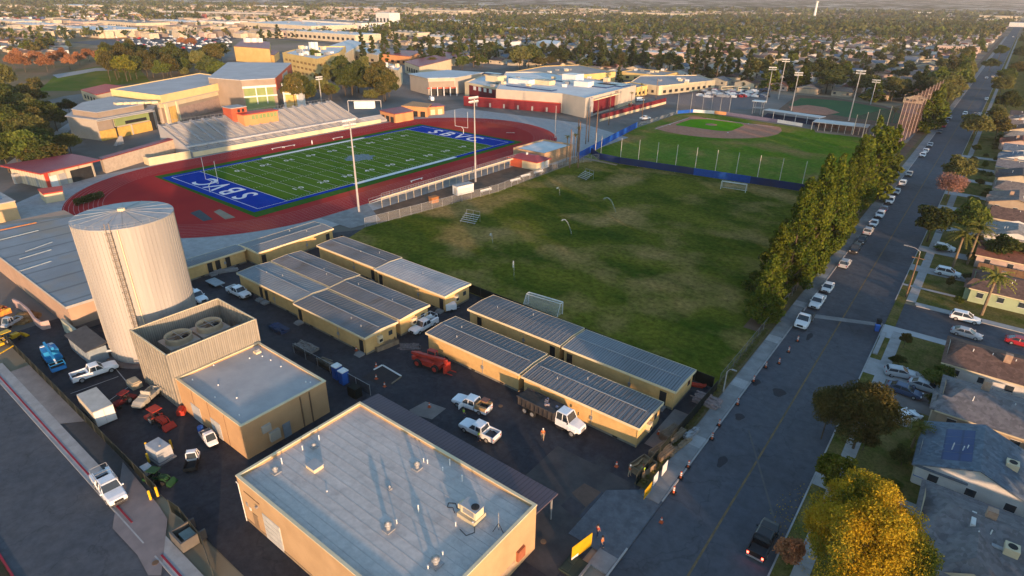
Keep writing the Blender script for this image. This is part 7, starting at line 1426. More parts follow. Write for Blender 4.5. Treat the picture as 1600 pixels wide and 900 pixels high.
variant('darkround', 9, 5.0, 'round', 26000, .14, 60, 'brown', limbs=7)
variant('round', 9, 5.0, 'round', 5000, .34, 38, 'green'); variant('darkr', 9, 5.0, 'round', 4200, .36, 34, 'dark'); variant('olive', 8, 4.6, 'round', 4200, .34, 34, 'olive')
variant('brownr', 9, 4.8, 'round', 3800, .34, 34, 'brown'); variant('redr', 9, 4.6, 'round', 3200, .34, 34, 'red'); variant('yel', 9, 4.6, 'round', 3600, .34, 34, 'yelgreen'); variant('pinkt', 7.5, 4.6, 'round', 5200, .16, 60, 'pink', limbs=10)
variant('midgreen', 9, 4.6, 'round', 700, .75, 18, 'green'); variant('middark', 9, 4.6, 'round', 700, .75, 18, 'dark'); variant('midbrown', 9, 4.6, 'round', 650, .75, 18, 'brown'); variant('midcon', 17, 3.4, 'cone', 650, .9, 22, 'conifer', base=.1, limbs=2)
cs, rad = rcl(random.Random(4), 200, 13.6, 7.4, .12, 'round'); rad = [q_ * random.uniform(.3, .62) for q_ in rad]; cs += [(random.uniform(-2.6, 2.6), random.uniform(-2.6, 2.6), random.uniform(9.5, 12.4)) for _ in range(16)]; rad += [random.uniform(.8, 1.3) for _ in range(16)]
TV['autumn'] = [(quadmesh('crown', leaves(cs, rad, 105000, .10, .8, 3), LM['orange']), trunk(13.6, .22, 11, 7.0, .2, 3).mesh('trunk', trunkm), 13.6)]
me_ = TV['autumn'][0][0]; me_.materials.append(LM['yelgreen']); ar_ = np.zeros(len(me_.polygons), dtype=np.int32); cen = np.empty(len(me_.polygons) * 3, dtype=np.float32); me_.polygons.foreach_get('center', cen); cen = cen.reshape(-1, 3)
ar_[(np.sin(cen[:, 0] * 1.1 + 1) + np.sin(cen[:, 1] * .9) + .25 * (7.5 - cen[:, 2]) + rng.normal(0, .6, len(cen))) > .35] = 1; me_.polygons.foreach_set('material_index', ar_)
def frondmesh(n=16, L=2.6, droop=1.0, seed=0):
    b = M(); r = random.Random(seed)
    for k in range(n):
        a = 6.283 * k / n + r.uniform(-.2, .2); el = r.uniform(-.1, 1.1); ca, sa = math.cos(a), math.sin(a); pts = []
        for j in range(6):
            t = j / 5; rr = L * t * math.cos(el * (1 - t * .4)); pts.append((rr, L * t * math.sin(el) - droop * t * t * L * .55))
        for j in range(5):
            (r0, z0), (r1, z1) = pts[j], pts[j + 1]; w0, w1 = .38 * L / 2.6 * (1 - .75 * j / 5), .38 * L / 2.6 * (1 - .75 * (j + 1) / 5)
            for s_ in (-1, 1):
                for q_ in (0, .5): t0 = q_; rm, zm = r0 + (r1 - r0) * t0, z0 + (z1 - z0) * t0; re_, ze = r0 + (r1 - r0) * (t0 + .35), z0 + (z1 - z0) * (t0 + .35); b.add([(rm * ca, rm * sa, zm), (re_ * ca, re_ * sa, ze), (re_ * ca - s_ * w1 * sa * 1.2, re_ * sa + s_ * w1 * ca * 1.2, ze - w1 * .8), (rm * ca - s_ * w0 * sa * 1.2, rm * sa + s_ * w0 * ca * 1.2, zm - w0 * .8)], [(0, 1, 2, 3)])
    return b.mesh('frond', LM['palm'], False, False)
FR = frondmesh(22, 2.9, 1.1, 2); FRS = frondmesh(14, 1.9, .9, 3)
def palm(label, x, y, h, s=1.0, fr=None, group='palm trees', lean=.0):
    t = thing('palm_tree', label, 'palm tree', x, y, random.uniform(0, 6), group); part('trunk', M().tube((0, 0, -.2), (lean, 0, h), .24 * s, 8, .17 * s), palmtrunk, t)
    o = link('fronds', fr or FR, t, (lean, 0, h)); o.scale = (s, s, s)
    part('dead_skirt', M().cyl(lean, 0, h - 1.1 * s, h - .1, .25 * s, .5 * s, 10), rust, t); return t
TN = {}
def tree(kind, label, x, y, h=None, w_=None, group=None, name='tree'):
    vs = TV[kind]; cm, tk, H = vs[random.randrange(len(vs))]; sz = (h or H) / H; sw = w_ if w_ else sz
    nm = {'pine': 'pine_tree', 'pinefar': 'pine_tree', 'conifer': 'conifer_tree', 'slim': 'conifer_tree', 'midcon': 'conifer_tree', 'brownr': 'brown_leafed_tree', 'midbrown': 'brown_leafed_tree', 'redr': 'autumn_tree', 'yel': 'autumn_tree', 'autumn': 'autumn_tree', 'darkr': 'evergreen_tree', 'middark': 'evergreen_tree', 'pinkt': 'bare_tree'}.get(kind, 'leafy_tree')
    t = thing(nm, label, 'tree', x, y, random.uniform(0, 6.28), group); t.scale = (sw, sw, sz); link('trunk', tk, t); link('crown', cm, t); return t
PN = ['first and lowest', 'second', 'third', 'fourth', 'fifth', 'sixth', 'seventh', 'eighth', 'ninth', 'tenth', 'eleventh', 'twelfth', 'thirteenth', 'fourteenth', 'fifteenth', 'sixteenth', 'seventeenth', 'eighteenth', 'nineteenth', 'twentieth', 'twenty-first', 'twenty-second', 'twenty-third', 'twenty-fourth', 'twenty-fifth', 'last']
# the tall row along the pavement
y = 104.5; k = 0
while y < 238:
    h = 13 if k == 0 else (16 if k == 1 else (random.uniform(21, 25.5) if k < 7 else random.uniform(17.5, 22.5))); far = y > 190
    if y > 205: h = random.uniform(14, 17)
    tree('pinefar' if far else 'pine', PN[min(k, len(PN) - 1)] + ' shaggy pine of the tall row by the pavement, counted from the nearest', -22.9 + random.uniform(-.7, .5) - (1.0 if k % 2 else 0), y, h, random.uniform(.86, 1.08) * (h / 17) ** .35, 'row of pines by the road'); y += random.uniform(4.8, 8.4); k += 1
tree('pinefar', 'pine standing left of the road-side netting with a bushy olive crown', -32.0, 262, 15, .85); 
y = 330.0
while y < 640:
    tree(random.choice(('pinefar', 'olive', 'midgreen', 'pinefar')), 'ragged tree in the second row beyond the tall netting, left of the road', -23.5 + random.uniform(-2.5, 1), y, random.uniform(11, 18), random.uniform(.9, 1.4), 'second tree row beyond the netting'); y += random.uniform(8, 13)
# specific near trees
tree('autumn', 'big golden orange autumn tree over the pavement at the bottom right', *G(1352, 838, 7.5))
t = tree('darkround', 'large dark brownish green street tree with several limbs beside the road', *G(1350, 648, 5.5), 9.6, 1.05); tree('darkround', 'smaller brownish crown leaning over the road beside the large dark street tree', *G(1300, 628, 6), 8.6, .6)
tree('darkr', 'dark round street tree on the verge left of the fan palms', -4.2, 171, 9.0, 1.0); tree('round', 'bright green bushy tree right behind the fan palms', 2.6, 176, 10.5, .95); tree('darkr', 'low dark garden tree behind the green walled house', 10.5, 165, 6.5, 1.0)
tree('pinkt', 'leafless pinkish winter tree on the right verge', -4.0, 213, 8.4, 1.05); tree('olive', 'olive green round tree just beyond the pink winter tree', -3.8, 233, 10.0, 1.1); tree('olive', 'broad olive tree spreading over the road on the right', -4.4, 322, 11, 1.5); tree('brownr', 'brownish crown joined to the broad olive tree over the road', 3.5, 330, 10, 1.3); tree('olive', 'pale olive roadside tree beyond the broad one', 1.5, 372, 9, 1.1); tree('darkr', 'dark tree at the far right of the road, behind pale olive one', 4, 410, 12, 1.3)
tree('redr', 'small rust-red bush tree at the foot of the golden autumn tree', -4.0, 52.8, 3.0, .38); tree('yel', 'small yellow-orange bush tree beside the golden autumn tree', -2.9, 66.5, 5.2, .55)
tree('round', 'round dark green shrub between the driveway cars and the grey hipped roof', 4.3, 100.0, 2.8, .5); tree('darkr', 'dark hedge-like shrub by the pavement at the dirt drive', -1.0, 103.0, 1.8, .3); tree('darkr', 'dark garden shrub in front of the white gabled house', 3.0, 77.0, 2.6, .35)
for k in range(34):
    y = 62 + k * 8.1 + random.uniform(-2, 2)
    if 114 < y < 133: continue
    tree(['darkr', 'round', 'brownr', 'olive'][k % 4], 'garden shrub in a front yard across the road', random.choice((-1.2, 2.4, 4.4, 5.0)) + random.uniform(-.4, .4), y, random.uniform(1.3, 3.4), random.uniform(.18, .42), 'garden shrubs across the road')
palm('small palm with rust coloured skirt in front of the solar panel house', 3.6, 81.8, 3.4, .75); palm('tall palm on the verge of the side street with a thick pale trunk', 8.6, 133.0, 8.0, 1.25); palm('big fan palm over the drive, nearer of two', 2.2, 156.5, 8.0, 1.25); palm('big fan palm over the drive, farther of two', 4.6, 160.5, 8.8, 1.2)
for k, (u, v) in enumerate(((1597, 60), (1590, 85), (1570, 120), (1585, 110), (1560, 140), (1545, 100), (1560, 80))): tree(['olive', 'darkr', 'round', 'brownr'][k % 4], 'roadside tree at the far right end of the road', *G(u, v + 12), random.uniform(10, 15), random.uniform(1.2, 1.7), 'far roadside trees on the right')
for k, (u, v) in enumerate(((1470, 110), (1480, 130), (1488, 118), (1497, 104), (1505, 92), (1460, 140), (1512, 86), (1530, 75), (1490, 148), (1500, 132), (1478, 160))): tree(['olive', 'midgreen', 'brownr', 'pinefar'][k % 4], 'roadside tree left of the far road beyond the pine row', *G(u, v + 6), random.uniform(11, 16), random.uniform(1.1, 1.6), 'far roadside trees on the left')
for k, (x, y) in enumerate([(32, 47), (28, 56), (33, 64), (26, 73), (29, 85), (34, 38)]): tree('darkr', 'dark tree out of view behind the bungalows, added to shade the soccer field', x, y, 11.5 + k % 3, 1.2, 'trees added out of view to shade the field')  # trees outside the frame, put in sunward to shade the soccer field
palm('palm with a rusty crown rising by the softball corner', *G(1393, 192), 6.5, 1.1)
# campus trees: sighting of the foot, height, width, kind
ct = [(112, 240, 7.5, 1.1, 'olive', 'round olive tree in front of the curved hall'), (62, 215, 12, 1.3, 'brownr', 'golden brown tree at the left campus edge'), (25, 225, 13, 1.7, 'darkr', 'dark tree mass at the lower left campus edge'), (5, 200, 13, 1.6, 'darkr', 'dark tree behind the lower left tree mass'), (90, 205, 10, 1.3, 'darkr', 'dark tree right of the golden brown one'), (60, 150, 10, 1.1, 'brownr', 'brown tree with bare patches beyond the campus lawn edge'), (12, 148, 16, 1.7, 'olive', 'large olive tree at the left edge of the view'), (110, 180, 7, 1, 'darkr', 'low dark tree by the curved hall roof'), (40, 250, 6, .7, 'olive', 'small olive tree behind the field house'),
 (205, 125, 13, 1.6, 'round', 'large green tree in the clump behind the gymnasium'), (180, 118, 10, 1.2, 'yel', 'yellow green tree in the clump behind the gymnasium'), (225, 105, 14, 1.6, 'darkr', 'dark tree at the back of the clump'), (248, 100, 14, 1.5, 'darkr', 'second dark tree at the back of the clump'), (262, 118, 12, 1.3, 'brownr', 'brownish tree at the right of the clump'), (190, 95, 12, 1.3, 'brownr', 'brown tree at the rear left of the clump'), (290, 122, 7, .8, 'olive', 'olive tree right of the clump behind the hall roof'), (325, 95, 12, 1.6, 'darkr', 'dark broad tree behind the arena'), (345, 92, 10, 1.2, 'brownr', 'brown tree beside the dark broad one'), (300, 75, 10, 1.6, 'redr', 'rust coloured tree beyond the car park'), (285, 72, 9, 1.2, 'redr', 'second rust coloured tree beyond the car park'),
 (540, 150, 15, 1.5, 'darkr', 'dark green tree of the central clump, nearest the grandstand'), (560, 145, 17, 1.7, 'darkr', 'tallest dark tree of the central clump'), (535, 125, 15, 1.5, 'round', 'green tree at the left rear of the central clump'), (575, 130, 15, 1.4, 'conifer', 'conifer at the right of the central clump'), (480, 165, 10, 1.1, 'brownr', 'brown green tree beside the arena porch'), (515, 158, 9, 1.0, 'brownr', 'brown tree below the central clump'), (600, 160, 9, 1.2, 'brownr', 'broad brown tree left of the track houses'), (580, 163, 8, 1.0, 'olive', 'olive tree left of the broad brown one'), (460, 135, 8, .9, 'olive', 'olive tree at the foot of the tall yellow building'), (500, 135, 8, .9, 'brownr', 'brown tree at the corner of the tall yellow building'),
 (966, 133, 12, 1.1, 'conifer', 'lone dark pine standing among the school roofs'), (410, 65, 14, 1.5, 'conifer', 'dark conifer group beyond the red-roofed hall, left'), (435, 60, 17, 1.8, 'conifer', 'dark conifer group beyond the red-roofed hall, right'), (120, 310, 0, 0, '', '')]
for u, v, h, w_, k, lab in ct:
    if k: tree(k, lab, *G(u, v), h, w_)
for i, (u, v) in enumerate(((24, 105), (40, 108), (60, 100), (85, 102), (100, 96), (125, 98), (140, 92), (160, 96), (170, 88), (190, 90), (30, 95), (110, 105), (75, 108))): tree('redr', 'rust-pink autumn tree in the row along the campus lawn', *G(u, v + 4), random.uniform(9, 12), random.uniform(1.1, 1.5), 'rust-pink trees along the campus lawn')
tall = [(568, 100, 24, 'slim'), (583, 96, 20, 'conifer'), (603, 98, 24, 'conifer'), (622, 96, 22, 'slim'), (660, 106, 20, 'slim'), (672, 100, 22, 'slim'), (692, 100, 19, 'conifer'), (718, 104, 22, 'conifer'), (740, 104, 24, 'conifer'), (757, 98, 18, 'conifer'), (812, 108, 20, 'olive'), (826, 106, 20, 'darkr'), (877, 106, 18, 'darkr'), (905, 110, 25, 'conifer'), (922, 108, 24, 'conifer'), (937, 110, 23, 'slim'), (955, 106, 21, 'slim'), (985, 108, 22, 'slim'), (1003, 112, 20, 'conifer'), (1028, 118, 21, 'slim'), (1045, 115, 18, 'darkr'), (1082, 128, 21, 'conifer'), (1098, 124, 23, 'conifer'), (1118, 130, 24, 'conifer'), (1135, 126, 24, 'conifer'), (1165, 136, 22, 'conifer'), (1180, 130, 20, 'olive'), (1205, 140, 18, 'pinefar'), (1225, 138, 22, 'conifer'), (1250, 142, 18, 'pinefar'), (1290, 146, 16, 'darkr'), (1300, 140, 18, 'darkr'), (1350, 150, 15, 'olive'), (1365, 158, 14, 'pinefar'), (1392, 158, 16, 'olive'), (1410, 156, 14, 'pinefar'), (1432, 160, 19, 'conifer'), (1445, 152, 14, 'olive'), (1276, 128, 18, 'darkr'), (1320, 124, 15, 'pinefar')]
for i, (u, v, h, k) in enumerate(tall):
    tree(k, 'tall %s tree in the belt between the school fields and the houses' % ('dark conical' if k in ('conifer', 'slim') else 'bushy'), *G(u, v), h * (1.08 if k in ('conifer', 'slim') else .85), random.uniform(1.25, 1.75) * (1.5 if k not in ('conifer', 'slim', 'pinefar') else 1), 'tall tree belt beyond the school')
for i, (u, v) in enumerate(((708, 98), (716, 97), (727, 97), (738, 98), (748, 98), (830, 100))): palm('shaggy golden palm in the row beyond the campus buildings', *G(u, v), 7, 1.7, FRS, 'golden palms beyond the campus')
for i, (u, v) in enumerate(((897, 245), (903, 232), (885, 248), (985, 168), (1000, 152))): palm('small spiky palm by the drive near the blue screen', *G(u, v + 5), 9, .8, FRS, 'small palms by the drive')
for k in range(46):
    u, v = random.uniform(-10, 120), random.uniform(150, 262)
    if u > 55 + (v - 150) * .25: u -= 40
    tree(random.choice(('darkr', 'darkr', 'brownr', 'olive', 'round')), 'tree in the dense grove left of the campus halls', *G(u, v + 8), random.uniform(8, 13), random.uniform(1.1, 1.6), 'dense grove left of the campus halls')
for k in range(44): tree(random.choice(('darkr', 'darkr', 'brownr', 'olive', 'round', 'yel', 'brownr')), 'tree on the lawns behind the gymnasium hall', *G(random.uniform(165, 350), random.uniform(92, 128)), random.uniform(10, 19), random.uniform(1.2, 2.0), 'trees on the lawns behind the gymnasium')
for k in range(30):
    u, v = random.choice(((470, 168), (520, 160), (550, 150), (585, 152), (610, 158), (560, 140), (535, 140), (500, 120), (585, 130))); tree(random.choice(('darkr', 'brownr', 'round', 'olive')), 'tree in the leafy court between arena and angled hall', *G(u + random.uniform(-24, 24), v + random.uniform(-6, 5)), random.uniform(9, 18), random.uniform(1.1, 1.8), 'trees in the leafy court by the arena')
for k in range(40):
    u, v = random.uniform(640, 1000), random.uniform(86, 112); tree(random.choice(('darkr', 'brownr', 'midgreen', 'middark', 'olive')), 'tree in the belt beyond the school roofs', *G(u, v - 2), random.uniform(7, 13), random.uniform(.9, 1.4), 'tree belt beyond the school roofs')
# hedge at the bend of the track
hd_ = M(); hv = leaves([(0, i * .9, 1.2) for i in range(9)], [.9] * 9, 2600, .2, 1.2, 5); o = link('hedge', quadmesh('hedge', hv, LM['dark']), None, (*G(122, 322), 0), R(20)); o['label'] = 'dark ragged hedge at the left bend of the track'; o['category'] = 'hedge'
struct('meadow', M().sheet(PX([(-30, 110), (-10, 66), (170, 76), (350, 98), (352, 120), (240, 132), (100, 150), (0, 175)]), -.035), mat('meadow_brown', (.16, .14, .07), (.24, .16, .10), .03, .95, detail=8, spec=0))
struct('campus_lawn', M().sheet(PX([(60, 142), (88, 116), (150, 104), (215, 104), (235, 128), (160, 134), (120, 142)]), -.02), parkgrass); struct('campus_path', M().sheet(PX([(82, 117), (150, 106), (182, 106), (182, 110), (150, 111), (90, 122)]), .02), pconc)
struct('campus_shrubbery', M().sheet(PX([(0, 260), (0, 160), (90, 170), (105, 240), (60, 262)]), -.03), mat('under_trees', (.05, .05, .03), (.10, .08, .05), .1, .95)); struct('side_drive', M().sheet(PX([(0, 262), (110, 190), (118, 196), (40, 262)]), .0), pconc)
struct('drive_lane', M().sheet([(-203, 43), (-196, 43), (-140, 34), (-118, 36), (-118, 30), (-150, 27), (-200, 36)], -.01), lstreet)
# ------------------------------------------------------------------ town beyond
def in_campus(x, y): return -600 < x < -20 and y < 425
HV = []
for k in range(8):
    wn, rn = cols[k]; W, D = random.uniform(11, 15), random.uniform(10, 13); b = M().box(-W / 2, W / 2, -D / 2, D / 2, -.1, 2.9); ax = 'xy'[k % 2]
    gable(b, -W / 2, W / 2, -D / 2, D / 2, 2.9, 1.8, ax); rf = hroof(M(), -W / 2, W / 2, -D / 2, D / 2, 2.9, 1.9, ax, (0, .5)[k % 3 == 0])
    wm_ = M()
    HV.append((b.mesh('wall', hw[wn]), rf.mesh('roof', shing[rn]), M().box(-W / 2 + 1.2, -W / 2 + 2.6, -D / 2 - .05, -D / 2 + .02, 1, 2.2).mesh('window', glass), M().box(W / 2 - 3, W / 2 - 1.6, -D / 2 - .05, -D / 2 + .02, 1, 2.2).mesh('window', glass), M().box(W / 2 - .02, W / 2 + .05, -1.2, 1.2, 0, 2.1).mesh('garage_door', white), W, D, k))
cand = []
yy = 432.0; row_ = 0
while yy < 2600:
    xx = -1500.0
    while xx < 320:
        if seen(xx, yy, 30) and not (-32 < xx < 2) and xx < 400 and not (xx < -470 and yy < 520): cand.append((xx + random.uniform(-2, 2), yy + random.uniform(-2, 2)))
        xx += 19.5 if yy < 1300 else 24
    row_ += 1; yy += (27 if row_ % 2 else 40)
for a in range(40):      # houses left of the campus
    u, v = random.uniform(0, 95), random.uniform(62, 88); cand.append(G(u, v))
# big blocks (shops, schools, stores): sighting, size
bigs = []
def flatb(u, v, w_, d_, h, cm='cream'): x, y = G(u, v); bigs.append((x, y, w_, d_, h, cm))
for args in [(165, 55, 120, 60, 9, 'cream'), (110, 52, 70, 50, 8, 'white'), (60, 46, 90, 40, 8, 'tan'), (210, 44, 140, 50, 10, 'cream'), (280, 40, 120, 40, 8, 'cream'), (130, 40, 120, 40, 8, 'pink'), (30, 40, 90, 40, 8, 'cream'), (350, 40, 90, 40, 8, 'white'), (470, 50, 170, 80, 12, 'cream'), (540, 44, 160, 60, 11, 'white'), (520, 62, 140, 40, 9, 'cream'), (450, 56, 60, 30, 8, 'pink'), (607, 40, 38, 26, 22, 'white'), (760, 44, 60, 30, 8, 'cream'), (820, 52, 70, 30, 7, 'pink'), (900, 38, 120, 40, 9, 'cream'), (700, 38, 90, 40, 8, 'white'), (1010, 26, 300, 60, 12, 'cream'), (1130, 20, 300, 60, 12, 'pink'), (900, 18, 260, 60, 12, 'cream'), (1240, 22, 260, 70, 14, 'cream'), (1330, 22, 200, 60, 14, 'white'), (1400, 24, 160, 60, 16, 'cream'), (1440, 26, 130, 50, 16, 'white'), (1500, 28, 130, 50, 14, 'cream'), (1560, 32, 110, 60, 14, 'cream'), (1545, 36, 60, 40, 10, 'cream'), (1470, 34, 70, 30, 9, 'cream'), (1600, 42, 60, 40, 9, 'white'), (690, 22, 200, 60, 12, 'cream'), (560, 18, 200, 60, 12, 'pink'), (830, 24, 160, 50, 10, 'white'), (1340, 90, 34, 16, 6, 'pink'), (1495, 82, 40, 16, 7, 'pink'), (1035, 92, 38, 22, 6, 'pink'), (640, 60, 50, 26, 8, 'cream'), (690, 66, 40, 24, 7, 'cream'), (780, 74, 46, 22, 7, 'white'), (560, 80, 40, 20, 7, 'cream'), (290, 12, 300, 80, 12, 'tan'), (120, 14, 260, 80, 12, 'cream'), (420, 14, 240, 60, 12, 'white')]: flatb(*args)
def nearbig(x, y): return any(abs(x - b[0]) < b[2] / 2 + 10 and abs(y - b[1]) < b[3] / 2 + 10 for b in bigs)
cand = [c_ for c_ in cand if not nearbig(*c_)]
def indus(x, y): q_ = P(x, y); return q_[0] < 590 and 28 < q_[1] < 62 and random.random() < .86
cand = [c_ for c_ in cand if not indus(*c_)]
cand.sort(key=lambda c_: c_[0] ** 2 + c_[1] ** 2)
for i, (x, y) in enumerate(cand[:300]):
    v_ = HV[random.randrange(8)]; t = thing('house', '%s walled single-storey house with a %s roof in the blocks beyond the school' % cols[v_[7]], 'house', x, y, random.choice((0, R(90))), 'houses in the blocks beyond the school, %s under %s' % cols[v_[7]])
    for m_ in v_[:5]: link(m_.name.split('.')[0], m_, t)
rest = cand[300:3800]
def cityblock(name, pts, wl_m, rf_m, kind):
    n = len(pts); sx = np.array([random.uniform(9, 17) for _ in pts]); sy = np.array([random.uniform(9, 14) for _ in pts]); V, Fq, mi = [], [], []
    for (x, y), a, b_ in zip(pts, sx, sy):
        if random.random() < .5: a, b_ = b_, a
        o = len(V); h = 3.0; r_ = 4.8; a /= 2; b_ /= 2
        V += [(x - a, y - b_, -.1), (x + a, y - b_, -.1), (x + a, y + b_, -.1), (x - a, y + b_, -.1), (x - a, y - b_, h), (x + a, y - b_, h), (x + a, y + b_, h), (x - a, y + b_, h), (x - a * .5, y, r_), (x + a * .5, y, r_)]
        m_ = random.randrange(4); rr = 4 + random.randrange(6)
        for f in ((0, 1, 5, 4), (1, 2, 6, 5), (2, 3, 7, 6), (3, 0, 4, 7)): Fq.append(tuple(i + o for i in f)); mi.append(m_)
        for f in ((4, 5, 9, 8), (6, 7, 8, 9), (5, 6, 9), (7, 4, 8)): Fq.append(tuple(i + o for i in f)); mi.append(rr)
    me = bpy.data.meshes.new(name); me.from_pydata(V, [], Fq)
    for m_ in wl_m + rf_m: me.materials.append(m_)
    me.polygons.foreach_set('material_index', mi); o = link(name, me); o['kind'] = 'stuff'; o['label'] = kind; o['category'] = 'houses'; return o
cityblock('distant_houses', rest, [hw['white'], hw['cream'], hw['tan'], hw['pink']], [shing[k] for k in ('grey', 'dark', 'brown', 'warm', 'pale', 'red')], 'countless small houses of the town spreading to the horizon')
# far carpet of buildings to the horizon
pts = []
for _ in range(7000):
    v = random.uniform(1, 26) if random.random() < .75 else random.uniform(26, 60); u = random.uniform(-20, 1620); x, y = G(u, v)
    if v > 26 and u > 560 or math.hypot(x, y) > 9000: continue
    pts.append((x, y))
def farpoint():
    d = 1 / random.uniform(1 / 9000, 1 / 2700); a = R(random.uniform(-44, 44)); return rot(d * math.sin(a), d * math.cos(a)) + (d,)
pts += [farpoint()[:2] for _ in range(2200)]
b = M(); 
for (x, y) in pts:
    d = math.hypot(x, y); s_ = max(8, d * .006) * random.uniform(.6, 1.7); b.cur = random.randrange(6); b.box(x - s_, x + s_, y - s_ * .5, y + s_ * .5, -.1, random.uniform(3.5, 7) + d * .0012)
o = link('horizon_buildings', b.mesh('horizon_buildings', [hw['cream'], hw['cream'], hw['tan'], hw['pink'], hw['tan'], shing['warm']], False, False)); o['kind'] = 'stuff'; o['label'] = 'hazy carpet of low town buildings near the horizon'; o['category'] = 'buildings'
labs = {}
for i, (x, y, w_, d_, h, cm) in enumerate(bigs):
    far = math.hypot(x, y); t = thing('commercial_building', 'flat-roofed %s commercial building in the distant town' % cm, 'building', x, y, 0, 'distant flat-roofed %s buildings' % cm); part('wall', M().box(-w_ / 2, w_ / 2, -d_ / 2, d_ / 2, -.1, h), hw[cm], t); part('roof', M().box(-w_ / 2 + 1, w_ / 2 - 1, -d_ / 2 + 1, d_ / 2 - 1, h, h + .25), shing['pale'] if i % 2 else whiteroof, t)
    if far < 1700:
        n = max(3, int(w_ / 9))
        for k in range(n): part('window', M().box(-w_ / 2 + (k + .25) * w_ / n, -w_ / 2 + (k + .75) * w_ / n, -d_ / 2 - .1, -d_ / 2, h * .25, h * .6), dark, t)
        for k in range(4): part('roof_unit', M().box(-w_ * .4 + k * w_ * .22, -w_ * .4 + k * w_ * .22 + 3, -2, 2, h, h + 1.8), galv, t)
# car parks, freight yard, pond, viaduct, mast
struct('distant_car_park', M().sheet(PX([(110, 66), (180, 74), (300, 84), (370, 60), (350, 44), (190, 60)]), 0.02), lstreet); struct('distant_car_park', M().sheet(PX([(760, 82), (870, 92), (960, 84), (860, 74)]), .02), lstreet); struct('school_car_park', M().sheet(PX([(1000, 150), (1120, 140), (1200, 150), (1190, 170), (1120, 172)]), .0), mat('parkgrey', (.14, .13, .13)))
struct('orange_cut', M().sheet(PX([(130, 60), (200, 56), (260, 52), (200, 62)]), .05), mat('orange_soil', (.45, .22, .07), (.36, .18, .07), .05)); struct('pond', M().sheet(PX([(445, 31), (470, 27), (500, 28), (480, 33)]), .06), mat('water', (.12, .20, .32), None, .1, .08, spec=.7)); struct('open_field', M().sheet(PX([(300, 40), (400, 40), (800, 34), (700, 26), (500, 22), (340, 26)]), .04), mat('bare_field', (.27, .20, .16), (.20, .15, .12), .01))
cars_ = M()
for _ in range(560):
    if random.random() < .55: u, v = random.uniform(180, 360), random.uniform(50, 76)
    elif random.random() < .6: u, v = random.uniform(770, 950), random.uniform(78, 90)
    else: u, v = random.uniform(1090, 1200), random.uniform(141, 152)
    x, y = G(u, v); cars_.cur = random.choice((0, 0, 1, 1, 2, 3, 4, 2, 1, 0, 2, 3)); cars_.box(x - 2.2, x + 2.2, y - .9, y + .9, 0, 1.0).box(x - 1.3, x + 1, y - .8, y + .8, 1.0, 1.45)
o = link('distant_cars', cars_.mesh('distant_cars', [PW, PS, PK, PB, PR], False, False)); o['kind'] = 'stuff'; o['label'] = 'hundreds of tiny cars in the distant car parks'; o['category'] = 'cars'
fr_ = M()
for _ in range(520): u = random.uniform(0, 320); v = 33.5 - u * .022 + random.uniform(-2.6, 2.6); x, y = G(u, v); fr_.cur = random.choice((0, 0, 1, 2, 3, 3)); fr_.box(x - 8, x + 8, y - 2, y + 2, 0, random.choice((3, 6, 9)))
o = link('freight_containers', fr_.mesh('freight_containers', [mat('cont_red', (.28, .09, .08)), mat('cont_orange', (.42, .24, .09)), mat('cont_blue', (.08, .12, .25)), hw['white']], False, False)); o['kind'] = 'stuff'; o['label'] = 'long band of red and orange freight containers in the distance'; o['category'] = 'containers'
p, q0 = G(255, 27), G(420, 31); d = Vector((q0[0] - p[0], q0[1] - p[1])); t = thing('viaduct', 'distant pale motorway viaduct on many piers', 'bridge', p[0], p[1], math.atan2(d.y, d.x)); part('deck', M().box(0, d.length, -8, 8, 11, 14), pconc, t); pm_ = M().box(-2.5, 2.5, -6, 6, 0, 11).mesh('pier', concrete)
for k in range(int(d.length / 20)): link('pier', pm_, t, (10 + k * 20, 0, 0))
x, y = G(1275, 13); solo('water_mast', 'slim white mast or water tower at the distant edge of town', 'mast', M().cyl(0, 0, 0, 60, 9, 7, 14).cyl(0, 0, 60, 66, 7, 12, 14), white, loc=(x * .42, y * .42, 0)); COL[-1].scale = (.42, .42, .75)
# trees of the town: nearest ones one by one, the rest as one mass
tc = []
for (x, y) in cand:
    if random.random() < .85: tc.append((x + random.uniform(-11, 11), y + random.choice((-1, 1)) * random.uniform(9, 15)))
    if random.random() < .32: tc.append((x + random.uniform(-11, 11), y + random.choice((-1, 1)) * random.uniform(9, 15)))
tc = [q_ for q_ in tc if not (-27 < q_[0] < 1) and not (q_[1] < 425 and q_[0] > -560)]
tc.sort(key=lambda c_: c_[0] ** 2 + c_[1] ** 2)
kn = {'midgreen': 'bushy green', 'middark': 'dark round', 'midbrown': 'brownish', 'midcon': 'dark pointed'}
for x, y in tc[:290]:
    k = random.choice(('midgreen', 'middark', 'middark', 'midbrown', 'midbrown', 'midcon')); h = random.uniform(6, 11) * (1.7 if k == 'midcon' else 1); tree(k, '%s garden tree among the houses beyond the school' % kn[k], x, y, h, random.uniform(.7, 1.2), '%s trees among the houses beyond the school' % kn[k])
vv, mi = [], []
def farclump(x, y, h, r_, n, s_, m_):
    vv.append(leaves([(x + random.uniform(-.4, .4) * r_, y + random.uniform(-.4, .4) * r_, h * (.35 + .5 * random.random())) for _ in range(4)], [r_ * .7] * 4, n, s_, .8, random.randrange(10 ** 6))); mi.append(np.full(n, m_))
for x, y in tc[290:]:
    d = math.hypot(x, y); farclump(x, y, random.uniform(7, 13), random.uniform(3, 5.5), 44 if d < 1100 else 24, 1.3 if d < 1100 else 2.0, random.choice((0, 1, 1, 2, 2, 3, 4)))
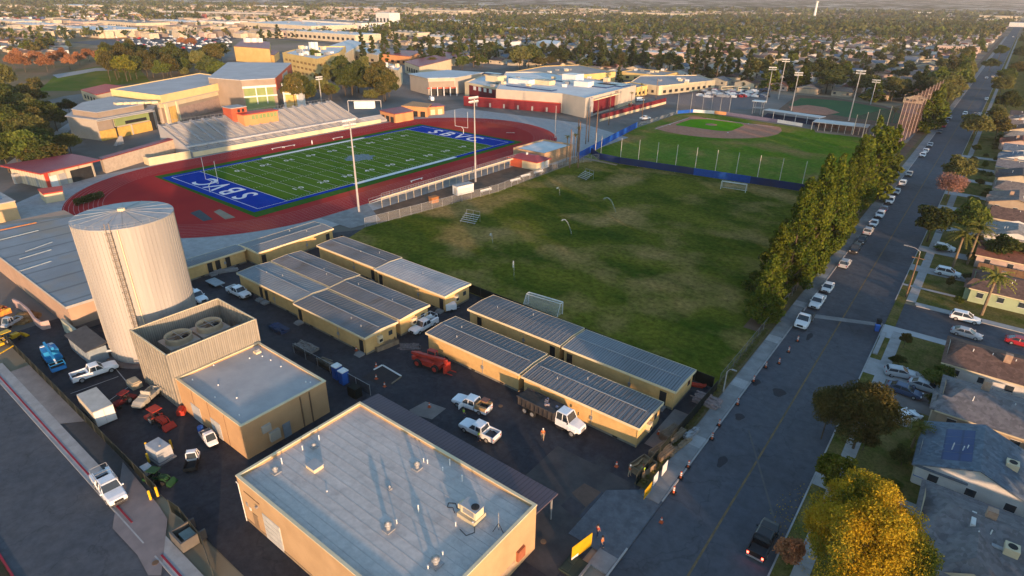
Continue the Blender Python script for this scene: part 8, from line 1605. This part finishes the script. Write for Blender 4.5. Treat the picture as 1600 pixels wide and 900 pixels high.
for _ in range(7600):
    v = .5 + 60 * random.random() ** 2.1; u = random.uniform(-20, 1620)
    if 0 < u < 560 and 36 < v < 58: continue
    if 330 < u < 760 and 22 < v < 40 and random.random() < .8: continue
    if u > 600 and 17 < v < 32 and random.random() < .4: continue
    x, y = G(u, v); d = math.hypot(x, y)
    if d > 9000 or in_campus(x, y) or -30 < x < 4 and y < 2500: continue
    farclump(x, y, random.uniform(8, 15) + d * .0008, 4 + d * .0026, 14, 1.4 + d * .0013, random.choice((0, 1, 2, 2, 3, 4, 4, 0)))
for _ in range(6500):
    x, y, d = farpoint()
    if -40 < x < 15: continue
    farclump(x, y, 12 + d * .0012, 8 + d * .003, 12, 2.5 + d * .0016, random.choice((0, 0, 1, 2, 3, 4)))
me = quadmesh('distant_trees', np.concatenate(vv), [LM['dark'], LM['green'], LM['brown'], LM['conifer'], LM['olive'], LM['red']], np.concatenate(mi)); o = link('distant_trees', me); o['kind'] = 'stuff'; o['label'] = 'mass of town trees fading to the horizon'; o['category'] = 'trees'
# streets of the town grid
sg = M(); yy = 432.0; row_ = 0
while yy < 2600:
    row_ += 1
    if row_ % 2 == 0: sg.sheet(rect(-1500, 320, yy + 15, yy + 23), 0.0)
    yy += (27 if row_ % 2 else 40)
struct('town_streets', sg, street)
# grass tufts and ground litter along the verge, leaves below the autumn tree
v_ = leaves([(-21.2, 54 + i * 1.1, .12) for i in range(44)], [.55] * 44, 5200, .10, .35, 8); o = link('verge_grass', quadmesh('verge_grass', v_, LM['olive'])); o['kind'] = 'stuff'; o['label'] = 'dry weeds along the construction fence'; o['category'] = 'weeds'
v_ = leaves([(1.6, 60.2, .12)], [9.5], 2600, .09, .004, 9); o = link('fallen_leaves', quadmesh('fallen_leaves', v_, LM['orange'])); o['kind'] = 'stuff'; o['label'] = 'fallen golden leaves under the autumn tree'; o['category'] = 'leaves'
# ------------------------------------------------------------------ air
hz = bpy.data.materials.new('air_haze'); hz.use_nodes = True; n = hz.node_tree.nodes; n.clear(); vo = n.new('ShaderNodeVolumePrincipled'); vo.inputs['Color'].default_value = (1.0, .88, .82, 1); vo.inputs['Density'].default_value = 8.5e-5; vo.inputs['Anisotropy'].default_value = .2
om = n.new('ShaderNodeOutputMaterial'); hz.node_tree.links.new(vo.outputs[0], om.inputs['Volume'])
hb_ = link('haze', M().box(-31000, 31000, -2500, 61000, -1.2, 90).mesh('haze', hz)); hb_['kind'] = 'stuff'
